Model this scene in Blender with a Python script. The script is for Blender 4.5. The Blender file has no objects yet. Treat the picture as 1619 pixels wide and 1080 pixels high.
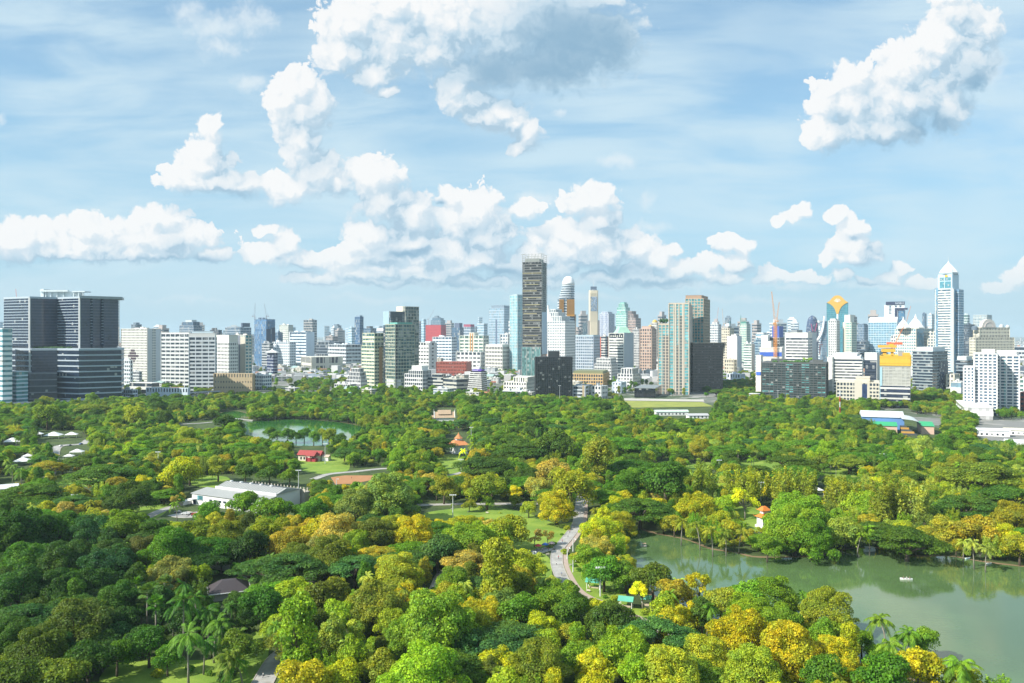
import bpy, bmesh, math, random
from mathutils import Vector, Matrix
import numpy as np

D = bpy.data
sc = bpy.context.scene
# ---------------------------------------------------------------- camera, sun, sky, exposure
CAMH, F, HY = 110.0, 1300.0, 528.0        # eye height, focal length in photo pixels, horizon row
cam = D.cameras.new('camera')
cam.sensor_width = 36.0
cam.lens = F / 1619.0 * 36.0
cam.shift_y = -(540.0 - HY) / 1619.0
cam.clip_start = 1.0
cam.clip_end = 60000.0
camo = D.objects.new('camera', cam)
camo.location = (0, 0, CAMH)
camo.rotation_euler = (math.radians(90), 0, 0)
sc.collection.objects.link(camo)
sc.camera = camo

SUN_EL, SUN_AZ = math.radians(38), math.radians(243)      # clockwise from +Y
sun = D.lights.new('sun', 'SUN')
sun.energy = 4.8
sun.angle = math.radians(0.5)
sun.color = (1.0, 0.945, 0.85)
suno = D.objects.new('sun', sun)
sd = Vector((math.sin(SUN_AZ) * math.cos(SUN_EL), math.cos(SUN_AZ) * math.cos(SUN_EL), math.sin(SUN_EL)))
suno.rotation_euler = sd.to_track_quat('Z', 'Y').to_euler()
suno.location = (-400, -300, 600)
sc.collection.objects.link(suno)
sc.view_settings.view_transform = 'Standard'
sc.view_settings.look = 'None'
sc.view_settings.exposure = 0.70
sc.view_settings.gamma = 1.0
sc.cycles.use_denoising = True
sc.cycles.max_bounces = 6
sc.cycles.diffuse_bounces = 3
sc.cycles.glossy_bounces = 2
sc.cycles.transmission_bounces = 2
sc.cycles.volume_bounces = 0
sc.cycles.transparent_max_bounces = 8

class NT:
    """small helper for wiring node trees"""
    def __init__(s, tree): s.t = tree
    def n(s, typ, **kw):
        nd = s.t.nodes.new(typ)
        for k, v in kw.items(): setattr(nd, k, v)
        return nd
    def set(s, sock, v):
        if isinstance(v, bpy.types.NodeSocket): s.t.links.new(v, sock)
        elif v is not None: sock.default_value = v
    def math(s, op, a, b=None, c=None, clamp=False):
        nd = s.n('ShaderNodeMath', operation=op, use_clamp=clamp)
        for i, v in enumerate((a, b, c)): s.set(nd.inputs[i], v)
        return nd.outputs[0]
    def vec(s, op, a, b=None, scale=None):
        nd = s.n('ShaderNodeVectorMath', operation=op)
        s.set(nd.inputs[0], a)
        if b is not None: s.set(nd.inputs[1], b)
        if scale is not None: s.set(nd.inputs['Scale'], scale)
        return nd.outputs['Value'] if op in ('LENGTH', 'DOT_PRODUCT', 'DISTANCE') else nd.outputs['Vector']
    def mix(s, f, a, b, typ='MIX'):
        nd = s.n('ShaderNodeMix', data_type='RGBA', blend_type=typ)
        s.set(nd.inputs[0], f); s.set(nd.inputs[6], a); s.set(nd.inputs[7], b)
        return nd.outputs[2]
    def ramp(s, v, lo, hi, a=0.0, b=1.0, smooth=True):
        nd = s.n('ShaderNodeMapRange', interpolation_type='SMOOTHSTEP' if smooth else 'LINEAR')
        s.set(nd.inputs['Value'], v); s.set(nd.inputs['From Min'], lo); s.set(nd.inputs['From Max'], hi)
        s.set(nd.inputs['To Min'], a); s.set(nd.inputs['To Max'], b)
        return nd.outputs[0]
    def noise(s, vec, scale, detail=4.0, rough=0.55, dist=0.0, dim='3D', col=False):
        nd = s.n('ShaderNodeTexNoise', noise_dimensions=dim)
        if vec is not None: s.t.links.new(vec, nd.inputs['Vector'])
        nd.inputs['Scale'].default_value = scale; nd.inputs['Detail'].default_value = detail
        nd.inputs['Roughness'].default_value = rough; nd.inputs['Distortion'].default_value = dist
        return nd.outputs['Color' if col else 'Fac']

# cumulus masses: centre and radii in hundredths of the view's tangent plane (direction space, north = +Y)
CUM = [(465,140,40,30,0),(478,180,50,45,0),(478,228,34,40,0),(505,275,42,38,0),(450,298,50,24,0),(500,170,26,38,0),
 (535,288,20,26,0),(445,160,26,26,0),(330,262,46,32,0),(305,290,54,18,0),(335,203,22,24,0),(322,240,30,34,0),(298,278,42,26,0),(350,290,55,22,0),(385,296,40,16,0),
 (120,388,120,24,0),(240,384,110,24,0),(50,375,70,32,0),(140,360,50,26,0),(110,400,150,17,0),(250,350,48,26,0),(215,375,60,30,0),(290,375,52,26,0),(230,402,110,14,0),(335,402,40,13,0),(15,385,60,34,0),
 (432,398,48,20,0),(450,385,26,22,0),(420,364,17,8,0),
 (540,412,44,19,0),(600,424,46,17,0),(655,426,56,17,0),(520,402,24,12,0),
 (615,400,84,30,0),(755,335,40,40,0),(690,400,70,34,0),(925,388,96,40,0),(1350,395,40,24,0),(595,283,46,38,0),(610,320,46,36,0),(582,372,40,28,0),(560,388,30,10,0),(655,345,40,42,0),(660,385,40,24,0),
 (715,318,24,22,0),(735,350,46,40,0),(770,375,52,42,0),(752,410,52,22,0),(722,425,40,18,0),
 (932,318,46,28,0),(950,350,34,32,0),(850,375,26,20,0),(890,368,32,22,0),(900,398,62,28,0),(960,400,46,34,0),(880,425,60,16,0),
 (1005,395,30,26,0),(1030,412,40,28,0),(1075,428,34,18,0),(1055,400,18,12,0),(1000,430,60,16,0),
 (1150,388,30,15,0),(1175,392,18,18,0),(1165,415,26,22,0),(1128,436,40,11,0),(1100,425,20,12,0),(1212,440,24,15,0),
 (1252,345,17,10,0),(1265,333,17,13,0),(1232,352,13,6,0),
 (1322,338,17,13,0),(1350,362,28,22,0),(1343,388,34,22,0),(1350,408,44,14,0),(1310,405,14,16,0),
 (1290,442,26,9,0),(1335,438,22,11,0),(1372,447,24,7,0),(1408,440,24,11,0),(1450,447,26,8,0),
 (1310,208,44,34,0),(1305,160,30,40,0),(1345,128,36,34,0),(1360,170,70,50,0),(1430,110,52,50,0),(1440,160,90,52,0),(1400,205,90,30,0),(1490,70,50,50,0),(1520,22,46,36,0),(1555,48,36,40,0),(1530,110,50,44,0),(1500,180,40,34,0),(1500,-10,30,22,0),
 (540,85,46,34,0),(560,40,60,50,0),(620,70,60,60,0),(590,118,40,24,0),(700,40,90,60,0),(690,85,60,36,0),(735,120,50,38,0),(745,160,46,32,0),(790,178,44,24,0),(835,212,26,28,0),(822,236,16,14,0),(640,10,90,30,0),
 (820,40,90,70,0),(900,60,110,78,1),(860,110,110,40,1),(780,110,60,40,1),(960,70,60,60,1),(940,0,50,20,0),
 (500,440,60,12,0),(620,446,70,10,0),(760,446,80,12,0),(860,442,60,14,0),(960,440,70,14,0),(1060,446,60,10,0),(722,140,42,30,0),(768,188,36,24,0),(812,196,30,24,0),(480,412,40,16,0),(560,432,50,16,0),(660,436,60,14,0),(735,440,50,14,0),(810,425,50,22,0),(850,405,40,22,0),(1040,440,50,14,0),(1120,415,24,18,0),(1140,440,50,12,0),(1250,436,30,12,0),(1215,432,24,14,0),(1420,425,20,10,0),(1480,444,30,8,0),(830,330,30,12,0),(612,143,18,13,0),(1608,440,28,20,0),(1619,420,14,12,0),(1580,455,30,8,0)]
SOFT = [(340,40,75,34),(400,30,60,36),(350,75,50,24),(395,128,40,18),(300,20,40,26),(977,258,44,19),(1025,318,18,22),(850,318,50,16),(1030,360,40,14),(885,180,14,8),
 (640,446,120,12),(900,446,120,12),(1080,452,90,10),(1250,452,90,9),(1380,452,90,9),(600,474,150,9),(900,470,160,10),(1180,474,150,9),(300,476,140,8),(1450,472,120,8),(760,455,100,9),(0,190,14,22),(560,450,60,9),(440,300,18,6),(1570,110,30,50),(800,335,60,12)]

GREY = [(150,420,200,10,0),(300,412,90,12,0),(350,310,70,10,0),(1400,236,110,18,0),(1470,196,60,30,0),(1545,140,40,50,0),(640,398,60,12,0),
 (790,432,80,14,0),(960,428,90,12,0),(1040,445,120,8,0),(697,322,12,9,0),(880,150,110,22,0),(1380,424,30,10,0),(690,450,120,10,0),(1330,452,120,6,0)]

def blob_group(name, items, k):
    g = D.node_groups.new(name, 'ShaderNodeTree')
    g.interface.new_socket('P', in_out='INPUT', socket_type='NodeSocketVector')
    g.interface.new_socket('M', in_out='OUTPUT', socket_type='NodeSocketFloat')
    t = NT(g)
    gi = t.n('NodeGroupInput'); go = t.n('NodeGroupOutput')
    acc = None
    for it in items:
        mp = t.n('ShaderNodeMapping', vector_type='TEXTURE')
        g.links.new(gi.outputs[0], mp.inputs['Vector'])
        mp.inputs['Location'].default_value = ((it[0] - 809.5) / 100, (HY - it[1]) / 100, 0)
        mp.inputs['Scale'].default_value = (it[2] / 100, it[3] / 100, 1e6)
        if acc is not None:                  # evaluate the masses one after another, keeping the shader stack short
            cz = t.n('ShaderNodeCombineXYZ')
            cz.inputs[0].default_value = (it[0] - 809.5) / 100; cz.inputs[1].default_value = (HY - it[1]) / 100
            g.links.new(acc, cz.inputs[2]); g.links.new(cz.outputs[0], mp.inputs['Location'])
        l = t.vec('LENGTH', mp.outputs[0])
        acc = l if acc is None else t.math('SMOOTH_MIN', acc, l, k)
    g.links.new(acc, go.inputs[0])
    return g

def make_world():
    w = D.worlds.new("World"); sc.world = w; w.use_nodes = True
    w.cycles.sampling_method = 'MANUAL'; w.cycles.sample_map_resolution = 512
    t = NT(w.node_tree)
    w.node_tree.nodes.remove(w.node_tree.nodes['Background'])
    out = [n for n in w.node_tree.nodes if n.type == 'OUTPUT_WORLD'][0]
    sky = t.n('ShaderNodeTexSky', sky_type='NISHITA', sun_disc=False)
    sky.sun_elevation = SUN_EL; sky.sun_rotation = SUN_AZ
    sky.altitude = 100; sky.air_density = 1.0; sky.dust_density = 1.0; sky.ozone_density = 2.5
    tc = t.n('ShaderNodeTexCoord')
    sep = t.n('ShaderNodeSeparateXYZ'); t.t.links.new(tc.outputs['Generated'], sep.inputs[0])
    x, y, z = sep.outputs
    ya = t.math('MAXIMUM', t.math('ABSOLUTE', y), 0.12)
    u = t.math('MULTIPLY', t.math('DIVIDE', x, ya), 13.0)
    v = t.math('MULTIPLY', t.math('DIVIDE', t.math('ABSOLUTE', z), ya), 13.0)
    cb = t.n('ShaderNodeCombineXYZ'); t.set(cb.inputs[0], u); t.set(cb.inputs[1], v)
    P0 = cb.outputs[0]
    HORIZON = (4.2, 5.75, 6.5, 1)
    def bgs(c):
        b = t.n('ShaderNodeBackground'); t.set(b.inputs[0], c); b.inputs[1].default_value = 0.0775
        return b.outputs[0]
    def mixs(f, a, b):
        m = t.n('ShaderNodeMixShader'); t.set(m.inputs[0], f); t.t.links.new(a, m.inputs[1]); t.t.links.new(b, m.inputs[2])
        return m.outputs[0]
    def grp(g, p):
        nd = t.n('ShaderNodeGroup', node_tree=g); t.t.links.new(p, nd.inputs[0]); return nd.outputs[0]
    def clear():
        # thin high veil, streaked, over a sky that turns milky towards the horizon
        mp = t.n('ShaderNodeMapping'); t.t.links.new(P0, mp.inputs['Vector'])
        mp.inputs['Rotation'].default_value = (0, 0, math.radians(14)); mp.inputs['Scale'].default_value = (0.30, 1.5, 1)
        veil = t.noise(mp.outputs[0], 0.95, 6, 0.55, 0.4)
        veil2 = t.noise(P0, 0.28, 2, 0.5)
        va = t.math('MULTIPLY', t.ramp(veil, 0.28, 0.66), t.ramp(veil2, 0.30, 0.56, 0.45, 1.0), clamp=True)
        skyc = t.mix(1.0, sky.outputs[0], (0.95, 1.25, 1.35, 1), 'MULTIPLY')
        base = t.mix(t.ramp(v, 0.0, 5.5, 0.90, 0.40), skyc, (3.6, 5.65, 6.95, 1))
        return t.mix(t.math('MULTIPLY', va, 0.80), base, (5.3, 6.65, 7.35, 1))
    def tile(i, x0, x1):
        def near(items, k=1.9):
            return [it for it in items if it[0] + it[2] * k + 25 > x0 and it[0] - it[2] * k - 25 < x1] or items[:1]
        wn = t.vec('SCALE', t.vec('SUBTRACT', t.noise(P0, 2.6, 3, 0.55, col=True), (0.5, 0.5, 0.5)), scale=0.34)
        P = t.vec('ADD', P0, t.vec('MULTIPLY', wn, (1, 1, 0)))
        G = blob_group('cumulus_masses', [(a, b, c * 1.22, d * 1.20) for a, b, c, d, e in near(CUM)], 0.34)
        def field(p):
            m = grp(G, p)
            a = t.n('ShaderNodeTexVoronoi', feature='SMOOTH_F1'); t.t.links.new(p, a.inputs['Vector'])
            a.voronoi_dimensions = '2D'
            a.inputs['Scale'].default_value = 4.4; a.inputs['Detail'].default_value = 3.0
            a.inputs['Roughness'].default_value = 0.5; a.inputs['Lacunarity'].default_value = 2.3
            a.inputs['Smoothness'].default_value = 0.35
            n = t.noise(p, 2.8, 7, 0.53, dim='2D')
            b = t.math('ADD', t.math('MULTIPLY', t.math('SUBTRACT', 0.45, a.outputs['Distance']), 0.9), t.math('MULTIPLY', t.math('SUBTRACT', n, 0.5), 0.9))
            return m, b, t.math('ADD', t.math('MULTIPLY', t.math('SUBTRACT', 1.10, m), 2.0), t.math('MULTIPLY', b, 0.85))
        m1, b1, f1 = field(P)
        m2, b2, f2 = field(t.vec('ADD', P, (-0.10, 0.15, 0.0)))
        dd = t.math('ADD', t.math('SUBTRACT', m2, m1), t.math('MULTIPLY', t.math('SUBTRACT', b1, b2), 0.42))
        m3 = grp(G, t.vec('ADD', P, (-0.26, 0.40, 0.0)))
        softn = t.ramp(t.noise(P0, 0.9, 2, 0.5), 0.34, 0.62, 0.08, 0.5)
        lit = t.math('ADD', t.math('ADD', t.math('MULTIPLY', t.ramp(dd, -0.26, 0.26), 0.46), t.math('MULTIPLY', t.ramp(t.math('SUBTRACT', m3, m1), -0.42, 0.75), 0.62)), t.math('MULTIPLY', b1, 0.22), clamp=True)
        GR = blob_group('grey_masses', near([(a, b, c * 1.25, d * 1.25, 0) for a, b, c, d, e in CUM if e] + GREY), 0.4)
        gm = grp(GR, P)
        # sunward edges are crisp, shaded undersides dissolve
        alpha = t.ramp(f1, 0.02, t.math('ADD', t.math('ADD', softn, t.ramp(gm, 0.3, 1.3, 0.45, 0.0)), t.math('MULTIPLY', t.ramp(t.math('SUBTRACT', m2, m1), -0.20, 0.02, 1.0, 0.0), 0.7)))
        grey = t.ramp(gm, 0.05, 1.40, 0.95, 0.0)
        lit = t.math('MULTIPLY', t.math('ADD', t.math('MULTIPLY', lit, 0.8), 0.2), t.math('SUBTRACT', 1.0, grey))
        c0 = t.mix(t.ramp(lit, 0.0, 0.35, smooth=False), (2.1, 3.6, 4.95, 1), (4.6, 5.8, 6.7, 1))
        ccol = t.mix(t.ramp(lit, 0.34, 0.97, smooth=False), c0, (7.7, 7.75, 7.75, 1))
        base = clear()
        sm = grp(blob_group('soft_masses', near(SOFT), 0.4), P)
        sa = t.ramp(t.math('ADD', t.math('SUBTRACT', 1.0, sm), t.math('MULTIPLY', b1, 0.5)), -0.15, 0.9, 0.0, 0.7)
        base = t.mix(sa, base, (6.4, 7.1, 7.5, 1))
        full = t.mix(t.math('MULTIPLY', alpha, 0.97), base, ccol)
        return bgs(t.mix(t.ramp(v, 0.05, 1.35, 0.80, 0.0), full, HORIZON))
    NTL = 8
    edges = [-200 + 2000 * i / NTL for i in range(NTL + 1)]
    def tree(i, j):                # a balanced choice between strips of sky: only the strip that is hit gets evaluated
        if j - i == 1: return tile(i, edges[i], edges[i + 1])
        m = (i + j) // 2
        return mixs(t.math('GREATER_THAN', u, (edges[m] - 809.5) / 100), tree(i, m), tree(m, j))
    front = tree(0, NTL)
    side = mixs(t.math('GREATER_THAN', t.math('ADD', t.math('ABSOLUTE', u), 0.0), 10.1), front, bgs(clear()))
    high = mixs(t.math('GREATER_THAN', v, 7.5), side, bgs(clear()))
    upper = mixs(t.math('GREATER_THAN', y, 0.0), bgs(clear()), high)
    t.t.links.new(mixs(t.math('GREATER_THAN', z, 0.0), bgs(HORIZON), upper), out.inputs[0])
make_world()
# ---------------------------------------------------------------- helpers
rng = random.Random(7)
COL = sc.collection

def tag(o, label=None, cat=None, group=None, kind=None):
    if label: o['label'] = label
    if cat: o['category'] = cat
    if group: o['group'] = group
    if kind: o['kind'] = kind
    return o
def empty(name, loc, rz=0.0):
    o = D.objects.new(name, None); o.empty_display_size = 0.5
    o.location = loc; o.rotation_euler = (0, 0, rz)
    COL.objects.link(o); return o
def gx(px, Y): return (px - 809.5) * Y / F
def gz(py, Y): return CAMH - (py - HY) * Y / F
def gY(py): return F * CAMH / (py - HY)
def ground(px, py):
    Y = gY(py); return gx(px, Y), Y

class MB:
    """collects shapes into one mesh"""
    def __init__(s): s.v = []; s.f = []
    def add(s, v, f):
        n = len(s.v); s.v += [tuple(p) for p in v]; s.f += [tuple(i + n for i in q) for q in f]; return s
    def box(s, x0, x1, y0, y1, z0, z1):
        return s.add([(x0,y0,z0),(x1,y0,z0),(x1,y1,z0),(x0,y1,z0),(x0,y0,z1),(x1,y0,z1),(x1,y1,z1),(x0,y1,z1)],
                     [(3,2,1,0),(4,5,6,7),(0,1,5,4),(1,2,6,5),(2,3,7,6),(3,0,4,7)])
    def prism(s, poly, z0, z1, top=None):
        n = len(poly); t = top or poly
        v = [(x, y, z0) for x, y in poly] + [(x, y, z1) for x, y in t]
        f = [tuple(range(n - 1, -1, -1)), tuple(range(n, 2 * n))] + [(i, (i + 1) % n, (i + 1) % n + n, i + n) for i in range(n)]
        return s.add(v, f)
    def bar(s, a, b, w, w2=None):
        """square bar from a to b"""
        a = Vector(a); b = Vector(b); d = (b - a).normalized()
        u = d.cross(Vector((0, 0, 1)))
        u = Vector((1, 0, 0)) if u.length < 1e-3 else u.normalized()
        q = d.cross(u); w2 = w if w2 is None else w2
        v = [p + u * (i * k / 2) + q * (j * k / 2) for p, k in ((a, w), (b, w2)) for i, j in ((-1,-1),(1,-1),(1,1),(-1,1))]
        return s.add(v, [(0,1,2,3),(7,6,5,4),(1,0,4,5),(2,1,5,6),(3,2,6,7),(0,3,7,4)])
    def tube(s, pts, rads, n=8, cap=True):
        base = len(s.v); P = [Vector(p) for p in pts]
        for i, p in enumerate(P):
            d = (P[min(i + 1, len(P) - 1)] - P[max(i - 1, 0)]).normalized()
            u = d.cross(Vector((0.13, 1, 0.02))).normalized(); q = d.cross(u)
            for k in range(n):
                a = 2 * math.pi * k / n
                s.v.append(tuple(p + (u * math.cos(a) + q * math.sin(a)) * rads[i]))
        for i in range(len(P) - 1):
            for k in range(n):
                a = base + i * n + k; b = base + i * n + (k + 1) % n
                s.f.append((a, b, b + n, a + n))
        if cap:
            s.f.append(tuple(base + k for k in range(n))[::-1]); s.f.append(tuple(base + (len(P) - 1) * n + k for k in range(n)))
        return s
    def lathe(s, prof, n=24, cx=0, cy=0, sx=1, sy=1):
        base = len(s.v)
        for r, z in prof:
            for k in range(n):
                a = 2 * math.pi * k / n; s.v.append((cx + r * sx * math.cos(a), cy + r * sy * math.sin(a), z))
        for i in range(len(prof) - 1):
            for k in range(n):
                a = base + i * n + k; b = base + i * n + (k + 1) % n
                s.f.append((a, b, b + n, a + n))
        s.f.append(tuple(base + k for k in range(n))[::-1]); s.f.append(tuple(base + (len(prof) - 1) * n + k for k in range(n)))
        return s
    def blob(s, c, r, n=10, m=6, jit=0.15, rg=None):
        rg = rg or rng; base = len(s.v)
        for i in range(m + 1):
            t = math.pi * i / m
            for k in range(n):
                a = 2 * math.pi * k / n; j = 1 + rg.uniform(-jit, jit)
                s.v.append((c[0] + r[0] * math.sin(t) * math.cos(a) * j, c[1] + r[1] * math.sin(t) * math.sin(a) * j, c[2] + r[2] * math.cos(t) * j))
        for i in range(m):
            for k in range(n):
                a = base + i * n + k; b = base + i * n + (k + 1) % n
                s.f.append((a, a + n, b + n, b))
        return s
    def mesh(s, name, m, smooth=False):
        me = D.meshes.new(name); me.from_pydata(s.v, [], s.f)
        for x in (m if isinstance(m, (list, tuple)) else [m]): me.materials.append(x)
        if smooth: me.shade_smooth()
        me.update(); return me
    def build(s, name, m, parent=None, smooth=False, loc=None):
        return link(name, s.mesh(name, m, smooth), parent, loc)
def link(name, me, parent=None, loc=None, rz=None):
    o = D.objects.new(name, me); COL.objects.link(o)
    if parent: o.parent = parent
    if loc is not None: o.location = loc
    if rz is not None: o.rotation_euler = (0, 0, rz)
    return o

# ---------------------------------------------------------------- materials
_mc = {}
def newmat(name):
    m = D.materials.new(name); m.use_nodes = True
    return m, NT(m.node_tree), m.node_tree.nodes['Principled BSDF']
def paint(rgb, rough=0.75, dirt=0.16, metal=0.0, scale=0.12):
    key = ('p', rgb, rough, dirt, metal, scale)
    if key in _mc: return _mc[key]
    m, t, b = newmat('painted_surface')
    g = t.n('ShaderNodeNewGeometry').outputs['Position']
    mp = t.n('ShaderNodeMapping'); t.t.links.new(g, mp.inputs[0]); mp.inputs['Scale'].default_value = (1, 1, 0.25)
    a = t.noise(mp.outputs[0], scale, 5, 0.6); c = t.noise(g, 0.9, 3, 0.6)
    f = t.math('ADD', t.math('MULTIPLY', t.ramp(a, 0.3, 0.75), dirt), t.math('MULTIPLY', t.math('SUBTRACT', c, 0.5), dirt))
    dk = tuple(x * 0.55 for x in rgb) + (1,)
    t.set(b.inputs['Base Color'], t.mix(f, rgb + (1,), dk))
    b.inputs['Roughness'].default_value = rough; b.inputs['Metallic'].default_value = metal
    _mc[key] = m; return m
def glass(rgb, var=0.6, rough=0.12, metal=0.0, cell=(3.2, 3.2, 3.5), blinds=0.12):
    """window glass: each pane its own depth of tone, a few with pale blinds"""
    key = ('g', rgb, var, rough, metal, cell, blinds)
    if key in _mc: return _mc[key]
    m, t, b = newmat('window_glass')
    tc = t.n('ShaderNodeTexCoord').outputs['Object']
    q = t.vec('FLOOR', t.vec('DIVIDE', tc, cell))
    w = t.n('ShaderNodeTexWhiteNoise'); t.t.links.new(q, w.inputs['Vector'])
    big = t.noise(tc, 0.035, 3, 0.5)
    k = t.math('ADD', t.math('MULTIPLY', w.outputs['Value'], 0.6), t.math('MULTIPLY', big, 0.5))
    c = t.mix(k, tuple(x * (1 - var) for x in rgb) + (1,), tuple(min(1, x * (1 + var)) for x in rgb) + (1,))
    w2 = t.n('ShaderNodeTexWhiteNoise'); t.t.links.new(t.vec('ADD', q, (17.3, 4.1, 8.8)), w2.inputs['Vector'])
    c = t.mix(t.math('GREATER_THAN', w2.outputs['Value'], 1 - blinds), c, (0.34, 0.35, 0.34, 1))
    t.set(b.inputs['Base Color'], c)
    b.inputs['Roughness'].default_value = rough; b.inputs['Metallic'].default_value = metal
    b.inputs['IOR'].default_value = 1.6
    _mc[key] = m; return m
WHITE = (0.63, 0.635, 0.62); CREAM = (0.66, 0.60, 0.48); BEIGE = (0.52, 0.45, 0.35); GREY = (0.36, 0.37, 0.38); LGREY = (0.56, 0.58, 0.59)
DGREY = (0.12, 0.125, 0.135); BROWN = (0.26, 0.19, 0.14); PALEB = (0.55, 0.66, 0.74); NAVY = (0.035, 0.05, 0.09); BLACK = (0.02, 0.022, 0.028)
G_DK = (0.03, 0.045, 0.065); G_BL = (0.06, 0.11, 0.17); G_TL = (0.07, 0.22, 0.26); G_LT = (0.20, 0.32, 0.40); G_GR = (0.06, 0.13, 0.12); G_BK = (0.012, 0.016, 0.022)

# ---------------------------------------------------------------- labels that single out one of many
ORD = ['nearest', 'second nearest', 'third nearest', 'fourth nearest', 'fifth nearest', 'sixth nearest', 'seventh nearest', 'eighth nearest', 'ninth nearest', 'tenth nearest']
def ordinal(i):
    if i < 10: return ORD[i]
    n = i + 1; s = 'th' if 10 <= n % 100 <= 20 else {1: 'st', 2: 'nd', 3: 'rd'}.get(n % 10, 'th')
    return '%d%s nearest' % (n, s)
LAND = []                      # (name, px, py) of things one can find in the photo
def rank_labels(items, maxrank=10):
    """items: (object, description, px, py). Each gets 'N-th nearest <description> to <landmark>', true and unique within its description."""
    by = {}
    for it in items: by.setdefault(it[1], []).append(it)
    for desc, its in by.items():
        used = {}
        dist = lambda it, l: math.hypot(it[2] - l[1], (it[3] - l[2]) * 1.6)
        order = {l[0]: sorted(its, key=lambda it: dist(it, l)) for l in LAND}
        for it in its:
            best = None
            for l in LAND:
                r = order[l[0]].index(it)
                sc_ = dist(it, l) + r * 60
                if best is None or sc_ < best[0]: best = (sc_, l[0], r)
            r = best[2]
            it[0]['label'] = ('%s to the %s' % (desc.replace('{}', ordinal(r)), best[1])) if r else ('%s to the %s' % (desc.replace('{}', 'nearest'), best[1]))
# ---------------------------------------------------------------- building kit
def offset_poly(poly, d):
    n = len(poly); out = []
    for i in range(n):
        p0 = Vector(poly[i - 1]); p1 = Vector(poly[i]); p2 = Vector(poly[(i + 1) % n])
        a = (p1 - p0).normalized(); b = (p2 - p1).normalized()
        na = Vector((a.y, -a.x)); nb = Vector((b.y, -b.x))        # outward for counter-clockwise
        k = 1 + na.dot(nb); m = (na + nb) / max(k, 0.35)
        out.append((p1.x + m.x * d, p1.y + m.y * d))
    return out

def facade(root, poly, z0, z1, n, wall, gl, bf=0.45, pier=None, pw=0.35, proud=0.35, crown=1.2, band_name='floor_band', mul=None, core_name='glazing', voff=0.0):
    """glazed core wrapped by one floor_band per storey, and piers standing on every wall"""
    MB().prism(poly, z0, z1).build(core_name, gl, root)
    n = max(1, int(n)); h = (z1 - z0) / n; bh = h * bf
    if bf > 0:
        ring = MB().prism(offset_poly(poly, proud), -bh / 2, bh / 2)
        me = ring.mesh(band_name, wall)
        for i in range(1, n):
            link(band_name, me, root, (0, 0, z0 + i * h + voff))
    if pier:
        g = MB(); po = offset_poly(poly, proud * 0.5)
        for i in range(len(po)):
            a = Vector(po[i]); b = Vector(po[(i + 1) % len(po)]); L = (b - a).length
            if L < 2: continue
            k = max(1, int(round(L / pier))); d = (b - a) / L; nn = Vector((d.y, -d.x))
            for j in range(k + 1):
                c = a + d * (L * j / k); q = proud * 0.5 + 0.10
                g.prism([tuple(c - d * pw / 2 - nn * 0.3), tuple(c - d * pw / 2 + nn * q), tuple(c + d * pw / 2 + nn * q), tuple(c + d * pw / 2 - nn * 0.3)][::-1], z0, z1)
        # the loop winding above is counter-clockwise seen from above after reversing
        g.build('pier_grid', mul or wall, root)
    if crown: return MB().prism(offset_poly(poly, proud + 0.12), z1 - crown * 0.4, z1 + crown * 0.6).build('roof_slab', wall, root)
    return root

def frame(x0, xm, x1, yb, th, depth):
    """corner, width and depth of a box from where its edges stand in the view and how far off it is"""
    Y = gY(yb)
    if xm is None:                                       # seen square on
        u0, u1 = (x0 - 809.5) / F, (x1 - 809.5) / F; um = (u0 + u1) / 2
        th = math.atan(um) if th is None else th
        # corner at the right end, left face runs along (-cos, +sin)
        xm = x1
    th = math.radians(th) if th is not None and abs(th) > 1.6 else (th if th is not None else math.radians(30))
    Xc, Yc = gx(xm, Y), Y
    ul, ur = (x0 - 809.5) / F, (x1 - 809.5) / F
    w = (Xc - ul * Yc) / (math.cos(th) + ul * math.sin(th))
    if x1 > xm + 0.5:
        d = (ur * Yc - Xc) / max(0.05, (math.sin(th) - ur * math.cos(th)))
    else: d = depth or max(12.0, min(w, 30.0))
    if not (0 < w < 400 and 0 < d < 400): print('BADFRAME', x0, xm, x1, th, w, d)
    w, d = min(max(w, 3), 400), min(max(d, 3), 250)
    return Xc, Yc, w, d, th

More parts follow.
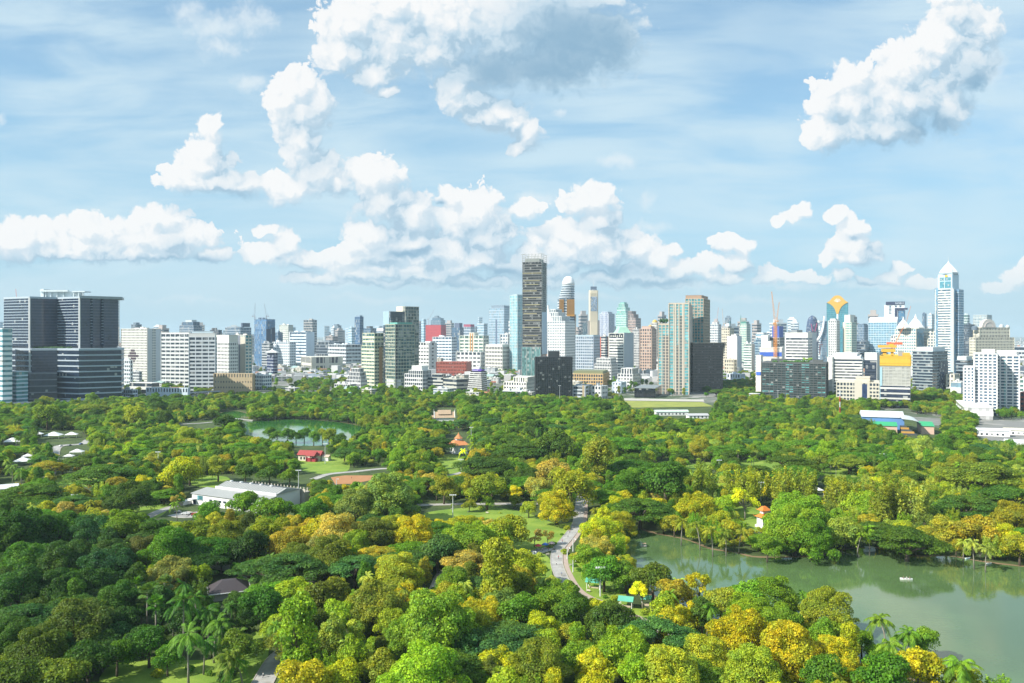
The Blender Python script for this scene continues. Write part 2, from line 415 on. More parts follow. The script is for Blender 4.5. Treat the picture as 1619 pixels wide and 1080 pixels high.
MAIN = []                         # (left px, right px, top px, distance) of the towers already standing
def tower(label, x0, xm, x1, yt, yb, p=4.0, wall=WHITE, gl=G_BL, bf=0.45, pier=None, pw=0.35, th=None, depth=None, tiers=(), roof=1,
          cat='office tower', name='office_tower', group=None, proud=0.35, panels=(), mul=None, wrough=0.7, grough=0.12, crown=1.2, dirt=0.16, var=0.6, blinds=0.12, top_gap=0.0):
    Xc, Yc, w, d, t = frame(x0, xm, x1, yb, th, depth); MAIN.append((x0, x1, yt, Yc))
    root = empty(name, (Xc, Yc, 0), -t)                  # local x runs to the right along the left face, y runs back
    tag(root, label, cat, group)
    Z = gz(yt, Yc); W = paint(wall, wrough, dirt); S = p * Yc / F
    cellm = (max(1.6, min(4, S)), max(1.6, min(4, S)), S)
    Gm = glass(gl, var, grough, 0.0, tuple(round(c, 2) for c in cellm), blinds)
    M = paint(mul, wrough, dirt) if mul else None
    poly = [(-w, 0), (0, 0), (0, d), (-w, d)]
    top = facade(root, poly, 0, Z, Z / S, W, Gm, bf, pier * 1.0 if pier else None, pw, proud, crown, mul=M)
    # tiers: (fx0, fx1, fy0, fy1, ytop, wall or None for the same facade)
    zt = Z
    for tr in tiers:
        a, b, c, e, y2 = tr[:5]; z2 = gz(y2, Yc)
        pl = [(-w + w * a, d * c), (-w + w * b, d * c), (-w + w * b, d * e), (-w + w * a, d * e)]
        zb = tr[6] if len(tr) > 6 else zt
        zb = gz(zb, Yc) if len(tr) > 6 else zt
        if len(tr) > 5 and tr[5] is not None:
            MB().prism(pl, zb + 0.02, z2).prism(offset_poly(pl, 0.3), z2 + 0.01, z2 + 0.6).build('plant_room', paint(tr[5], 0.7), root)
        else:
            facade(root, pl, zb + 0.75, z2, max(1, (z2 - zb) / S), W, Gm, bf, pier, pw, proud, crown, mul=M)
        zt = max(zt, z2) if len(tr) <= 6 else zt
    # panels: (face L/R, f0, f1, ytop, ybottom, colour, proud)
    for pn in panels:
        fc, f0, f1, ya, yb2, colr = pn[:6]; q = pn[6] if len(pn) > 6 else 0.7
        z1_, z0_ = gz(ya, Yc), (max(0.0, gz(yb2, Yc)) if yb2 else 0.0)
        if fc == 'L': g = MB().box(-w + w * f0, -w + w * f1, -q, 0.2, z0_, z1_)
        else: g = MB().box(-0.2, q, d * f0, d * f1, z0_, z1_)
        mt = colr if isinstance(colr, bpy.types.Material) else paint(colr, 0.6)
        g.build('wall_panel', mt, root)
    if roof:
        rg = random.Random(int(x0 * 7 + yt)); zr = zt + crown * 0.6
        for k in range(roof * 3):
            if tiers: break
            bw, bd = w * rg.uniform(0.1, 0.25), d * rg.uniform(0.12, 0.3)
            bx, by = -w + rg.uniform(0.08, 0.65) * w, rg.uniform(0.1, 0.6) * d
            MB().box(bx, bx + bw, by, by + bd, zr - 0.1, zr + rg.uniform(1.5, 4.5) * (1 if Yc < 2200 else 1.6)).build('plant_room', paint(tuple(min(0.8, c * 0.9 + 0.03) for c in wall), 0.8), top)
        for k in range(5):
            bx, by = -w * rg.uniform(0.1, 0.9), rg.uniform(0.1, 0.8) * d
            MB().box(bx, bx + 1.6, by, by + 1.6, zr - 0.3, zr + rg.uniform(1.0, 2.2)).build('roof_unit', paint(GREY, 0.6), top)
        if rg.random() < 0.5:
            bx = -w * rg.uniform(0.3, 0.7); MB().bar((bx, d * .4, zr - .5), (bx, d * .4, zr + 9), 0.35, 0.15).build('mast', paint(GREY, 0.5), top)
    root['_px'] = (x0 + x1) / 2; root['_py'] = yt
    return root, w, d, Z, t

def crane(label, px, yb_row, y_mast_top, jib, colr=(0.75, 0.30, 0.05), base_py=None, name='tower_crane', mast_w=2.2, cab=True, bold=1.0):
    """luffing tower crane: lattice mast, raised jib, counter arm"""
    Y = gY(yb_row); X = gx(px, Y); zt = gz(y_mast_top, Y)
    zb = gz(base_py, Y) if base_py else 0
    r = empty(name, (X, Y, zb)); tag(r, label, 'crane')
    m = paint(colr, 0.5, 0.1); h = zt - zb; g = MB(); w = mast_w
    for sx in (-1, 1):
        for sy in (-1, 1): g.bar((sx * w / 2, sy * w / 2, 0), (sx * w / 2, sy * w / 2, h), 0.42 * bold)
    k = max(2, int(h / (w * 1.6)))
    for i in range(k):
        za, zc = h * i / k, h * (i + 1) / k; s = 1 if i % 2 else -1
        for y_ in (-w / 2, w / 2): g.bar((-s * w / 2, y_, za), (s * w / 2, y_, zc), 0.28 * bold)
        for x_ in (-w / 2, w / 2): g.bar((x_, -s * w / 2, za), (x_, s * w / 2, zc), 0.28 * bold)
    g.build('mast', m, r)
    jx, jy = jib; tip = Vector((gx(jx, Y) - X, 0, gz(jy, Y) - zb)); o = Vector((0, 0, h)); g = MB()
    L = (tip - o).length; dr = (tip - o).normalized(); sdn = dr.cross(Vector((0, 1, 0))).normalized() * (w * 0.42)
    n = max(3, int(L / (w * 1.4)))
    A = [o + dr * (L * i / n) for i in range(n + 1)]
    for i in range(n):
        f0, f1 = 1 - 0.5 * i / n, 1 - 0.5 * (i + 1) / n
        for s in (-1, 1):
            g.bar(A[i] + sdn * s * f0, A[i + 1] + sdn * s * f1, 0.34 * bold)
        g.bar(A[i] + sdn * (1 if i % 2 else -1) * f0, A[i + 1] - sdn * (1 if i % 2 else -1) * f1, 0.24 * bold)
    g.build('jib', m, r)
    s = -1 if tip.x > 0 else 1
    g = MB().box(min(0, s * 9), max(0, s * 9), -1.1, 1.1, h - 0.4, h + 1.2).bar((s * 1.5, 0, h), (s * 4, 0, h + 9), 0.5).bar((s * 4, 0, h + 9), tuple(o + dr * L * 0.85), 0.16).bar((s * 4, 0, h + 9), (s * 9, 0, h + 1), 0.3)
    g.build('counter_arm', m, r)
    MB().box(min(s * 6, s * 9.2), max(s * 6, s * 9.2), -1.5, 1.5, h - 2.4, h - 0.42).build('counterweight', paint(GREY), r)
    if cab: MB().box(-s * 1.2 - 1.1, -s * 1.2 + 1.1, -2.9, -1.12, h - 1.6, h + 1.1).build('cab', paint(LGREY), r)
    return r
# ---------------------------------------------------------------- the skyline, nearest streets to the horizon
T = tower
# ---- far left: white banded block at the frame edge and the large hospital
T('white and pale blue banded tower block cut off by the left edge', -40, 4, 19, 520, 646, p=7.6, wall=(0.74,0.80,0.82), gl=G_TL, bf=0.55, th=35, roof=0, cat='hospital block', name='hospital_block')
T('low teal-roofed annex tucked between the left edge block and the hospital', 14, 26, 44, 588, 643, p=6, wall=PALEB, gl=G_TL, bf=0.4, th=30, roof=0, cat='annex', name='annex_building')

def hospital():
    Y = gY(640); Yp = Y + 10
    r = empty('hospital_complex', (gx(100, Y), Y + 40, 0)); ox, oy = r.location.x, r.location.y
    tag(r, 'huge dark glass hospital with silver floor bands and a stepped zigzag front', 'hospital')
    silver = paint((0.38, 0.45, 0.51), 0.8, 0.12); g1 = glass((0.018, 0.030, 0.056), 0.5, 0.16, 0.0, (3, 3, 4.0), 0.02); darkband = paint((0.16, 0.17, 0.20), 0.5)
    def P(px, dy): return (gx(px, Y + dy) - ox, Y + dy - oy)
    # podium: left lit facet, then a long shaded front, zigzagging
    pod = [P(19, 22), P(47, 4), P(50, 4), P(91, 16), P(125, 0), P(192, 34), P(196, 95), P(26, 95)]
    zt = gz(553, Y)
    facade(r, pod, 0, zt, 10, silver, g1, bf=0.24, proud=0.5, crown=3.2)
    low = [P(18, -2), P(46, -14), P(90, -1), P(90, 14), P(50, 2), P(19, 20)]
    facade(r, low, 0, gz(590, Y), 5, darkband, g1, bf=0.18, proud=0.3, crown=2)
    # the tower: sawtooth of lit left facets and dark right facets
    tw = [P(6, 52), P(26, 34), P(47, 18), P(91, 52), P(104, 38), P(126, 20), P(143, 33), P(146, 31), P(160, 45), P(163, 43), P(187, 66), P(189, 110), P(12, 110)]
    facade(r, tw, zt + 5.0, gz(471, Y + 30), 17, silver, g1, bf=0.20, proud=0.4, crown=3.0)
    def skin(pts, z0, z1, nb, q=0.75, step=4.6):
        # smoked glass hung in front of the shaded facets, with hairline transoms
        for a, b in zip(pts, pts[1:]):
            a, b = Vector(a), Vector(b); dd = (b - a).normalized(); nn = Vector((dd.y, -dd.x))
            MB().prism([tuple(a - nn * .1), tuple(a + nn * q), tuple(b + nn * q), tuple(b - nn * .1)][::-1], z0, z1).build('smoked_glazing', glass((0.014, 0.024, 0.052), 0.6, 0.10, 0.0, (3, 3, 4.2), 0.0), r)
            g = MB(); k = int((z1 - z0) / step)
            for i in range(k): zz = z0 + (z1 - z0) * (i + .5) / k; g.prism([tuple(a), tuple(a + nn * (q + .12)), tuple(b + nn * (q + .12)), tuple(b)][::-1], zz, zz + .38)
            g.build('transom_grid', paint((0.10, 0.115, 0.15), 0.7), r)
    zt2 = gz(473, Y + 30)
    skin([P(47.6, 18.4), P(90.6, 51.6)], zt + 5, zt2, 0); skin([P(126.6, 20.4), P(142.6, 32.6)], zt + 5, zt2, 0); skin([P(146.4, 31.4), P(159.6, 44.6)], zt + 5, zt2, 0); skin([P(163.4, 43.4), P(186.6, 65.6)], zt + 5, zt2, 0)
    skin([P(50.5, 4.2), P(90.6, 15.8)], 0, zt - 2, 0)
    inner = offset_poly(tw, -3)
    MB().prism(inner, zt + 1.5, zt + 5.0).build('garden_storey', darkband, r)
    # wide roof brim over the right half
    MB().prism([P(126, 17), P(193, 62), P(196, 100), P(128, 96)], gz(472, Y + 30), gz(468, Y + 30)).build('roof_brim', paint((0.30, 0.34, 0.37), 0.5), r)
    crown = MB()
    crown.prism([P(65, 60), P(112, 60), P(133, 66), P(133, 90), P(68, 90)], gz(470, Y + 60), gz(461, Y + 60))
    crown.box(P(64, 56)[0], P(69, 56)[0], P(64, 56)[1], P(64, 76)[1], gz(470, Y + 60), gz(457, Y + 60))
    crown.box(P(64, 56)[0], P(108, 56)[0], P(64, 54)[1], P(64, 60)[1], gz(461.5, Y + 60), gz(459, Y + 60))
    crown.box(P(114, 56)[0], P(134, 56)[0], P(64, 56)[1], P(64, 76)[1], gz(462, Y + 60), gz(460.3, Y + 60))
    for px in (72, 80, 90, 100, 116, 124, 131): crown.box(P(px, 58)[0], P(px + 1.2, 58)[0], P(64, 57)[1], P(64, 59)[1], gz(470, Y + 60), gz(460, Y + 60))
    crown.build('roof_pavilion', paint((0.62, 0.68, 0.68), 0.6), r)
    for px, dy in ((46.5, 16), (125.5, 18), (47, 3.2)):
        x, y = P(px, dy); MB().box(x - 1.1, x + 1.1, y - 0.9, y + 1.5, 0 if dy < 10 else zt + 1, zt if dy < 10 else gz(471, Y + 30)).build('corner_pier', paint(WHITE), r)
    # planting on the podium
    bush = MB()
    for k in range(60):
        px = rng.uniform(52, 116); x, y = P(px, 22 + rng.uniform(0, 8)); bush.blob((x, y, zt + 2.4 + rng.uniform(0, 1.2)), (rng.uniform(1, 2.2), rng.uniform(1, 2), rng.uniform(0.8, 1.8)), 7, 4, 0.3)
    bush.build('podium_planting', paint((0.06, 0.14, 0.04), 0.9, 0.5, 0.0, 0.8), r)
    MB().bar((P(26, 60)[0], P(26, 60)[1], gz(470, Y + 60)), (P(25, 60)[0], P(26, 60)[1], gz(457, Y + 60)), 0.4).build('flagpole', paint((0.6, 0.12, 0.1)), r)
hospital()

r, w, d, Z, t = T('white slab block with a grid of tiny windows and a dark diamond mosaic', 192, 233, 254, 520, 606, p=4.0, wall=(0.64,0.63,0.58), gl=G_BK, bf=0.5, pier=4.2, pw=1.9, th=25, roof=1, panels=[('R', 0.0, 0.36, 520, None, LGREY), ('R', 0.62, 1.0, 520, None, (0.60,0.63,0.66)), ('R', 0.36, 0.62, 522, None, G_BL, 0.3)], cat='hotel block', name='hotel_block')
g = MB()
for (a, b) in [(0,0),(-1,0),(1,0),(-2,0),(2,0),(-3,0),(3,0),(4,0),(0,1),(-1,1),(1,1),(2,1),(0,2),(1,2),(-1,-1),(0,-1),(1,-1),(-2,1),(1,-2),(2,-1),(-1,2)]:
    cx = -w * 0.56 + a * 4.1; cz = gz(563, gY(606)) + b * 6.0
    g.box(cx - 1.7, cx + 1.7, -1.0, 0.2, cz - 2.3, cz + 2.3)
g.build('mosaic', paint((0.06, 0.035, 0.05)), r)
T('small white office block standing in front of the diamond mosaic slab', 191, 206, 209, 570, 614, p=5.6, wall=(0.66,0.72,0.74), gl=G_DK, bf=0.45, pier=6, pw=1.6, th=30, roof=1, cat='office block', name='office_block')
T('little grey-white block between the mosaic slab and its small neighbour', 210, 220, 224, 588, 611, p=4.5, wall=LGREY, gl=G_DK, bf=0.4, pier=4, pw=0.8, th=30, roof=1, cat='office block', name='office_block')
T('four storey white house with balconies beside the hospital corner', 193, 210, 217, 617, 634, p=4.4, wall=(0.68,0.74,0.76), gl=G_DK, bf=0.4, pier=4.5, pw=0.7, th=25, roof=1, cat='house', name='white_house')
T('long low pale blue building with trees on its roof', 232, 297, 299, 614, 634, p=9, wall=(0.55,0.64,0.72), gl=G_DK, bf=0.75, pier=5, pw=2.4, th=10, roof=0, cat='low building', name='low_building')
T('white shed roof building squeezed behind the low pale blue block', 205, 240, 252, 606, 622, p=8, wall=WHITE, gl=G_DK, bf=0.6, th=20, roof=0, cat='shed', name='shed_building')
T('broad white hotel block with rows of wide dark windows, left part', 255, 299, 301, 528, 614, p=5.9, wall=(0.62,0.64,0.63), gl=G_DK, bf=0.50, pier=11, pw=1.6, th=16, roof=0, tiers=((0,1,0.05,0.8,526,WHITE),), cat='hotel', name='white_hotel')
T('broad white hotel block with rows of wide dark windows, right part', 299, 340, 342, 533, 622, p=5.9, wall=(0.58,0.62,0.65), gl=G_DK, bf=0.48, pier=11, pw=1.6, th=-4, roof=0, tiers=((0.0,1,0.0,0.95,527,WHITE),(0.1,0.9,0.2,0.6,524,(0.5,0.6,0.66))), cat='hotel', name='white_hotel')
T('tall cream and grey hotel slab with one dark vertical strip', 368, 388, 398, 530, 617, p=5.0, wall=(0.62,0.60,0.53), gl=G_TL, bf=0.4, pier=6, pw=1.8, th=40, roof=1, panels=[('L', 0.36, 0.62, 530, None, (0.16,0.18,0.22)), ('L', 0.62, 1.0, 532, None, (0.50,0.47,0.40))], cat='hotel', name='hotel_tower')
T('white stepped block with punched windows left of the cream hotel slab', 340, 362, 376, 542, 619, p=5.2, wall=(0.70,0.70,0.67), gl=G_DK, bf=0.5, pier=4.4, pw=1.7, th=35, roof=0, tiers=((0,1,0,1,530,(0.66,0.64,0.58)),), cat='hotel wing', name='hotel_wing')
T('beige stone podium at the foot of the cream hotel slab', 339, 399, 402, 591, 626, p=7.5, wall=(0.46,0.36,0.22), gl=G_DK, bf=0.7, pier=5, pw=3.2, th=6, roof=0, cat='podium', name='stone_podium')
T('white and blue low block right of the beige podium', 398, 416, 429, 594, 616, p=5, wall=(0.72,0.76,0.76), gl=G_BL, bf=0.45, pier=5, pw=1.2, th=35, roof=1, cat='low building', name='low_building')

# ---- hazy towers of the left background
T('grey glass tower with stepped top behind the white hotel', 284, 306, 319, 515, 585, p=4, wall=(0.30,0.34,0.38), gl=G_BL, bf=0.3, pier=6, th=35, roof=0, tiers=((0.15,0.9,0.1,0.9,509,None),(0.3,0.75,0.2,0.8,506,(0.45,0.5,0.52))))
T('dark flat block peeping over the white hotel roof', 332, 346, 351, 522, 580, p=4, wall=DGREY, gl=G_DK, bf=0.3, th=30, cat='office block', name='office_block')
T('blue grey stepped tower with a dark box on top', 356, 380, 397, 518, 584, p=4, wall=(0.34,0.40,0.45), gl=G_BL, bf=0.3, pier=6, th=35, roof=0, tiers=((0.05,0.6,0.1,0.9,517,None),(0.9,1.0,0.2,0.9,511,(0.08,0.11,0.16))))
T('two tone blue glass tower still under construction with two cranes', 402, 421, 435, 505, 580, p=4, wall=(0.10,0.16,0.24), gl=(0.08,0.17,0.30), bf=0.12, th=40, roof=1, var=0.8, panels=[('R', 0.0, 0.5, 520, 560, NAVY), ('R', 0.6, 1.0, 518, 560, NAVY)])
crane('thin grey crane on the left of the blue glass tower', 403, 578, 500, (403.3, 479), (0.25,0.25,0.30), 506)
crane('thin grey crane on the right of the blue glass tower', 421, 577, 500, (418, 480), (0.25,0.25,0.30), 504)
T('small dark blue block right of the blue glass tower', 434, 440, 447, 526, 575, p=4, wall=(0.12,0.18,0.26), gl=G_BL, bf=0.3, th=40, cat='office block', name='office_block')
T('slim cream apartment tower with vertical ribs', 442, 456, 463, 514, 572, p=3, wall=(0.66,0.66,0.60), gl=G_GR, bf=0.4, pier=6, pw=2, th=35, cat='apartment tower', name='apartment_tower')
T('white office block with broad window bands and grey flank', 457, 484, 497, 525, 577, p=4.6, wall=(0.66,0.72,0.76), gl=G_BL, bf=0.5, th=30, panels=[('R',0,1,525,None,(0.58,0.66,0.74)), ('L',0,0.06,525,None,LGREY)], cat='office block', name='office_block')
T('white office block with a fine window grid behind the pagoda roof', 431, 458, 467, 541, 583, p=4.2, wall=(0.68,0.72,0.74), gl=G_BL, bf=0.5, pier=8, pw=3, th=28, cat='office block', name='office_block')
T('brown grey banded tower rising behind the white office block', 480, 494, 501, 506, 562, p=4, wall=(0.36,0.35,0.33), gl=G_DK, bf=0.4, th=30)
T('grey banded block left of the fine grid office', 414, 426, 432, 543, 585, p=4, wall=(0.42,0.44,0.45), gl=G_DK, bf=0.45, th=30, cat='office block', name='office_block')
def pagoda_office():
    r, w, d, Z, t = T('small dark glass office under a white hipped pagoda roof', 422, 432, 439, 558, 597, p=4.4, wall=(0.5,0.55,0.62), gl=(0.02,0.03,0.08), bf=0.18, th=40, roof=0, cat='office block', name='pagoda_office')
    cx, cy = -w / 2, d / 2
    MB().lathe([(w * .8, Z + .8), (w * .5, Z + 4), (w * .18, Z + 6.5), (w * .05, Z + 10)], 4, cx, cy).build('hipped_roof', paint(WHITE), r)
pagoda_office()
T('slim dark blue residential tower standing alone on the skyline', 561, 569, 574.5, 501, 578, p=4, wall=(0.12,0.19,0.27), gl=(0.05,0.10,0.18), bf=0.25, pier=7, th=40, roof=0, tiers=((0.2,0.9,0.1,0.9,499,(0.25,0.34,0.42)),), cat='residential tower', name='residential_tower')
T('pair of pale hazy tower blocks just left of the slim blue tower', 551, 556, 561, 518, 562, p=4, wall=PALEB, gl=G_LT, bf=0.4, th=40, cat='apartment tower', name='apartment_tower')
T('dark stepped office block right of the slim blue tower', 574, 586, 595, 519, 572, p=4, wall=(0.2,0.26,0.32), gl=G_BL, bf=0.3, th=35, tiers=((0.3,0.7,0.2,0.8,516,DGREY),), roof=0, cat='office block', name='office_block')
T('brown grey block with two stepped towers near the long white block', 515, 526, 534, 532, 570, p=4, wall=(0.40,0.36,0.34), gl=G_DK, bf=0.4, pier=6, pw=2, th=35, cat='apartment tower', name='apartment_tower')
T('long dark glazed building below the hazy horizon', 500, 530, 545, 541, 573, p=4.5, wall=(0.20,0.24,0.28), gl=G_DK, bf=0.3, th=20, cat='office block', name='office_block')
T('long white block with grey window bands in the middle distance', 519, 547, 575, 545, 579, p=5, wall=(0.58,0.62,0.64), gl=G_DK, bf=0.5, pier=12, pw=1.4, th=50, roof=1, cat='office block', name='office_block')
T('cream civic building with two dark glass bays', 477, 493, 541, 565, 588, p=9, wall=(0.60,0.58,0.50), gl=G_DK, bf=0.35, pier=12, pw=3.5, th=60, roof=0, panels=[('R',0.0,0.12,565,None,(0.6,0.58,0.5)),('R',0.42,0.58,565,None,(0.6,0.58,0.5)),('R',0.9,1,565,None,(0.6,0.58,0.5))], cat='civic building', name='civic_building')

# ---- left centre
T('pale green and cream banded apartment tower', 572, 592, 606, 547, 614, p=5.2, wall=(0.66,0.66,0.46), gl=G_GR, bf=0.5, th=42, roof=0, tiers=((0.08,1.0,0,1,527,None),), mul=(0.60,0.62,0.5), panels=[('R',0.5,0.9,549,None,(0.42,0.26,0.12),0.5)], pier=9, pw=0.6, cat='apartment tower', name='apartment_tower')
T('white terraced block narrowing floor by floor', 548, 570, 580, 601, 617, p=5.2, wall=WHITE, gl=G_DK, bf=0.55, pier=4, pw=0.9, th=30, roof=0, tiers=((0.08,0.95,0.05,1,595,None),(0.16,0.9,0.1,1,589,None),(0.25,0.8,0.2,0.9,583,None)), cat='terraced block', name='terraced_block')
T('low white flat roofed building in front of the terraced block', 529, 553, 562, 608, 618, p=5, wall=WHITE, gl=G_DK, bf=0.5, pier=5, pw=0.8, th=25, cat='low building', name='low_building')
T('tall condominium tower with mottled dark glass and cream edge', 627, 641, 662, 485, 606, p=5.0, wall=(0.40,0.38,0.30), gl=(0.05,0.09,0.09), bf=0.18, pier=7, pw=0.5, th=52, roof=0, var=0.95, blinds=0.25, panels=[('L',0.0,0.75,484,530,(0.58,0.56,0.46))], cat='condominium tower', name='condominium_tower')
T('black glass condominium slab with a pale left edge', 606, 618, 640, 493, 612, p=5.0, wall=(0.04,0.05,0.07), gl=(0.03,0.05,0.075), bf=0.15, th=50, roof=0, panels=[('L',0,0.8,492,514,(0.30,0.42,0.48))], cat='condominium tower', name='condominium_tower')
T('condominium tower with stacked cream balconies and teal glass', 610, 625, 655, 513, 616, p=5.2, wall=(0.40,0.42,0.32), gl=(0.04,0.10,0.11), bf=0.26, pier=6.5, pw=0.5, th=50, roof=0, proud=0.9, var=0.9, blinds=0.2, panels=[('R',0.0,0.3,600,None,LGREY),('L',0.1,0.9,600,None,LGREY),('R',0.0,0.09,513,None,(0.02,0.03,0.05))], tiers=((0.1,0.9,0.15,0.95,510,(0.12,0.34,0.30)),), cat='condominium tower', name='condominium_tower')
T('white stepped apartment block with a planted terrace', 640, 668, 681, 592, 623, p=5.2, wall=WHITE, gl=G_DK, bf=0.42, pier=4.6, pw=1.1, th=30, roof=0, tiers=((0.25,1,0,1,586,None),(0.35,0.9,0.1,0.9,579,(0.72,0.72,0.7))), cat='apartment block', name='apartment_block')
T('plain white slab tower with dark slit windows', 661, 678, 690, 542, 594, p=5.4, wall=WHITE, gl=G_BK, bf=0.62, pier=11, pw=2.6, th=38, roof=0, panels=[('R',0.0,0.35,542,None,WHITE),('R',0.65,1,542,None,WHITE)], tiers=((0.5,1,0.2,0.8,540,WHITE),), cat='office block', name='office_block')
T('unfinished tower wrapped in bright red safety netting', 673, 697, 705, 514, 560, p=5, wall=(0.48,0.05,0.05), gl=(0.42,0.04,0.05), bf=0.2, th=22, roof=0, pier=5, pw=0.3, var=0.2, blinds=0.0, grough=0.8, cat='building site', name='netted_tower')
crane('grey crane leaning over the red netted tower', 678, 561, 505, (688, 487), (0.30,0.25,0.28), 514)
T('dark round shouldered tower behind the red netting', 681, 697, 704, 506, 548, p=3, wall=(0.16,0.24,0.28), gl=G_BL, bf=0.3, th=30, tiers=((0.1,0.9,0.1,0.9,503,None),), roof=0)
T('slim pale glass tower left of the red netting', 666, 670, 674, 505, 552, p=4, wall=PALEB, gl=G_LT, bf=0.3, th=40)
T('white office block with fine bands right of the red netting', 684, 714, 722, 533, 580, p=4.4, wall=(0.70,0.74,0.76), gl=G_BL, bf=0.48, pier=12, pw=1.5, th=25, cat='office block', name='office_block')
T('dark blue stepped tower left of the maroon topped block', 714, 727, 733, 518, 566, p=4, wall=(0.10,0.14,0.22), gl=G_BL, bf=0.2, th=30, tiers=((0.3,0.9,0.1,0.9,511,(0.1,0.13,0.2)),), roof=0)
T('pale block with a maroon parapet on the hazy skyline', 733, 744, 750, 517, 560, p=4, wall=(0.46,0.52,0.58), gl=G_BL, bf=0.35, pier=6, pw=1, th=30, roof=0, tiers=((0,1,0,1,513,(0.32,0.05,0.10)),), cat='office block', name='office_block')
T('long low red brown building with a square window grid', 690, 737, 745, 573, 598, p=4.6, wall=(0.34,0.09,0.06), gl=(0.08,0.025,0.02), bf=0.55, pier=4, pw=1.8, th=12, roof=0, panels=[('R',0,1,573,None,(0.42,0.13,0.09))], cat='office block', name='red_office')
T('cream hotel with orange vertical stripes on its front', 727, 764, 772, 531, 585, p=5.0, wall=(0.66,0.68,0.58), gl=G_GR, bf=0.5, pier=16, pw=3, th=22, roof=0, tiers=((0.4,0.62,0,0.8,526,(0.66,0.64,0.55)),), panels=[('L',0.44,0.48,527,570,(0.55,0.25,0.06)),('L',0.53,0.57,527,570,(0.45,0.22,0.08))], cat='hotel', name='striped_hotel')
T('white L shaped annex at the foot of the striped hotel', 722, 760, 768, 557, 588, p=6, wall=WHITE, gl=G_DK, bf=0.6, pier=14, pw=4, th=22, cat='annex', name='annex_building')

def banded_wedge():
    """white and black banded office that widens downwards, purple signs"""
    Y = gY(626); r = empty('banded_office', (gx(757, Y), Y, 0), math.radians(-28)); tag(r, 'black and white banded office with purple signs and a round roof tank', 'office block')
    W = paint((0.62, 0.62, 0.60)); G = glass(G_BK, 0.4); w, d = 22.0, 20.0; n = 12; h = gz(587, Y) / n
    for i in range(n):
        k = 1 - 0.34 * i / n; x0 = -w * 1.15 * k
        MB().box(x0, w * .28 * k, 0.6, d, i * h, (i + 1) * h).build('glazing', G, r)
        MB().box(x0 - .6, w * .28 * k + .5, 0, d + .3, i * h, i * h + h * 0.48).build('floor_band', W, r)
    zt = n * h
    MB().box(-14.5, 4, 2, 14, zt, zt + 3.2).build('roof_sign', paint((0.10, 0.05, 0.36), 0.5), r)
    MB().lathe([(4, 0), (4, 3), (3.2, 5), (1.4, 6.4), (.2, 6.8)], 16, -4, 8).build('roof_tank', paint(WHITE), r, loc=(0, 0, zt + 3.21))
    MB().box(-30, -17, -6, -5, 0.5, 7.5).build('street_sign', paint((0.12, 0.05, 0.42), 0.5), r)
    MB().box(-28, 10, -4.8, 0, 0, 4.2).build('entrance_wing', paint((0.5, 0.55, 0.58)), r)
    # pale wordmarks on the two signs
    tx = MB()
    for k, x in enumerate((-13, -11.2, -9.4, -7.6, -5.8, -4.0)): tx.box(x, x + 1.0, 1.93, 2.0, zt + 1.0, zt + 2.2)
    for k, x in enumerate((-27, -25.6, -24.2, -22.8, -21.4, -20)): tx.box(x, x + .9, -6.07, -6.0, 3.2, 4.6 + (k % 2) * .8)
    tx.build('sign_lettering', paint((0.7, 0.7, 0.8)), r)
banded_wedge()
T('grey concrete office with shaded ribbon windows left of the banded office', 701, 722, 742, 600, 625, p=5, wall=(0.44,0.44,0.38), gl=G_DK, bf=0.5, th=50, cat='office block', name='office_block')
T('pale grey terraced office behind the white stepped apartments', 676, 700, 706, 597, 623, p=5.2, wall=(0.50,0.50,0.46), gl=G_DK, bf=0.5, th=25, tiers=((0.3,0.95,0,1,592,None),), roof=0, cat='office block', name='office_block')
T('cube shaped office with deep white window grid and dark flank', 768, 794, 806, 548, 590, p=5.6, wall=(0.70,0.68,0.62), gl=G_DK, bf=0.42, pier=5.2, pw=1.7, th=30, proud=1.0, roof=0, tiers=((0.0,1,0,1,545,(0.62,0.62,0.58)),), cat='office block', name='office_block')
T('grey tower slab directly behind the cube shaped office', 796, 803, 809, 545, 588, p=5, wall=(0.5,0.52,0.52), gl=G_DK, bf=0.4, th=30)
T('blue grey glass tower with a ribbed crown and lettering band', 773, 797, 806, 487, 560, p=4.0, wall=(0.46,0.54,0.62), gl=G_LT, bf=0.3, pier=5, pw=0.7, th=22, roof=0, tiers=((0.15,0.98,0.05,1,483,(0.20,0.26,0.32)),), panels=[('L',0.44,0.54,505,None,(0.10,0.14,0.22))], cat='office tower')
T('slim pale green glass twin tower left of the dark skyscraper', 806, 818, 827, 467, 590, p=4.4, wall=(0.52,0.60,0.60), gl=(0.16,0.36,0.42), bf=0.14, pier=6, pw=1.3, th=42, roof=0, tiers=((0.4,1,0,0.9,466,None),), cat='residential tower', name='residential_tower')
T('short white block with a roof tree in front of the blue grey tower', 791, 803, 810, 529, 585, p=5, wall=WHITE, gl=G_BL, bf=0.4, pier=8, pw=3, th=30, cat='office block', name='office_block')

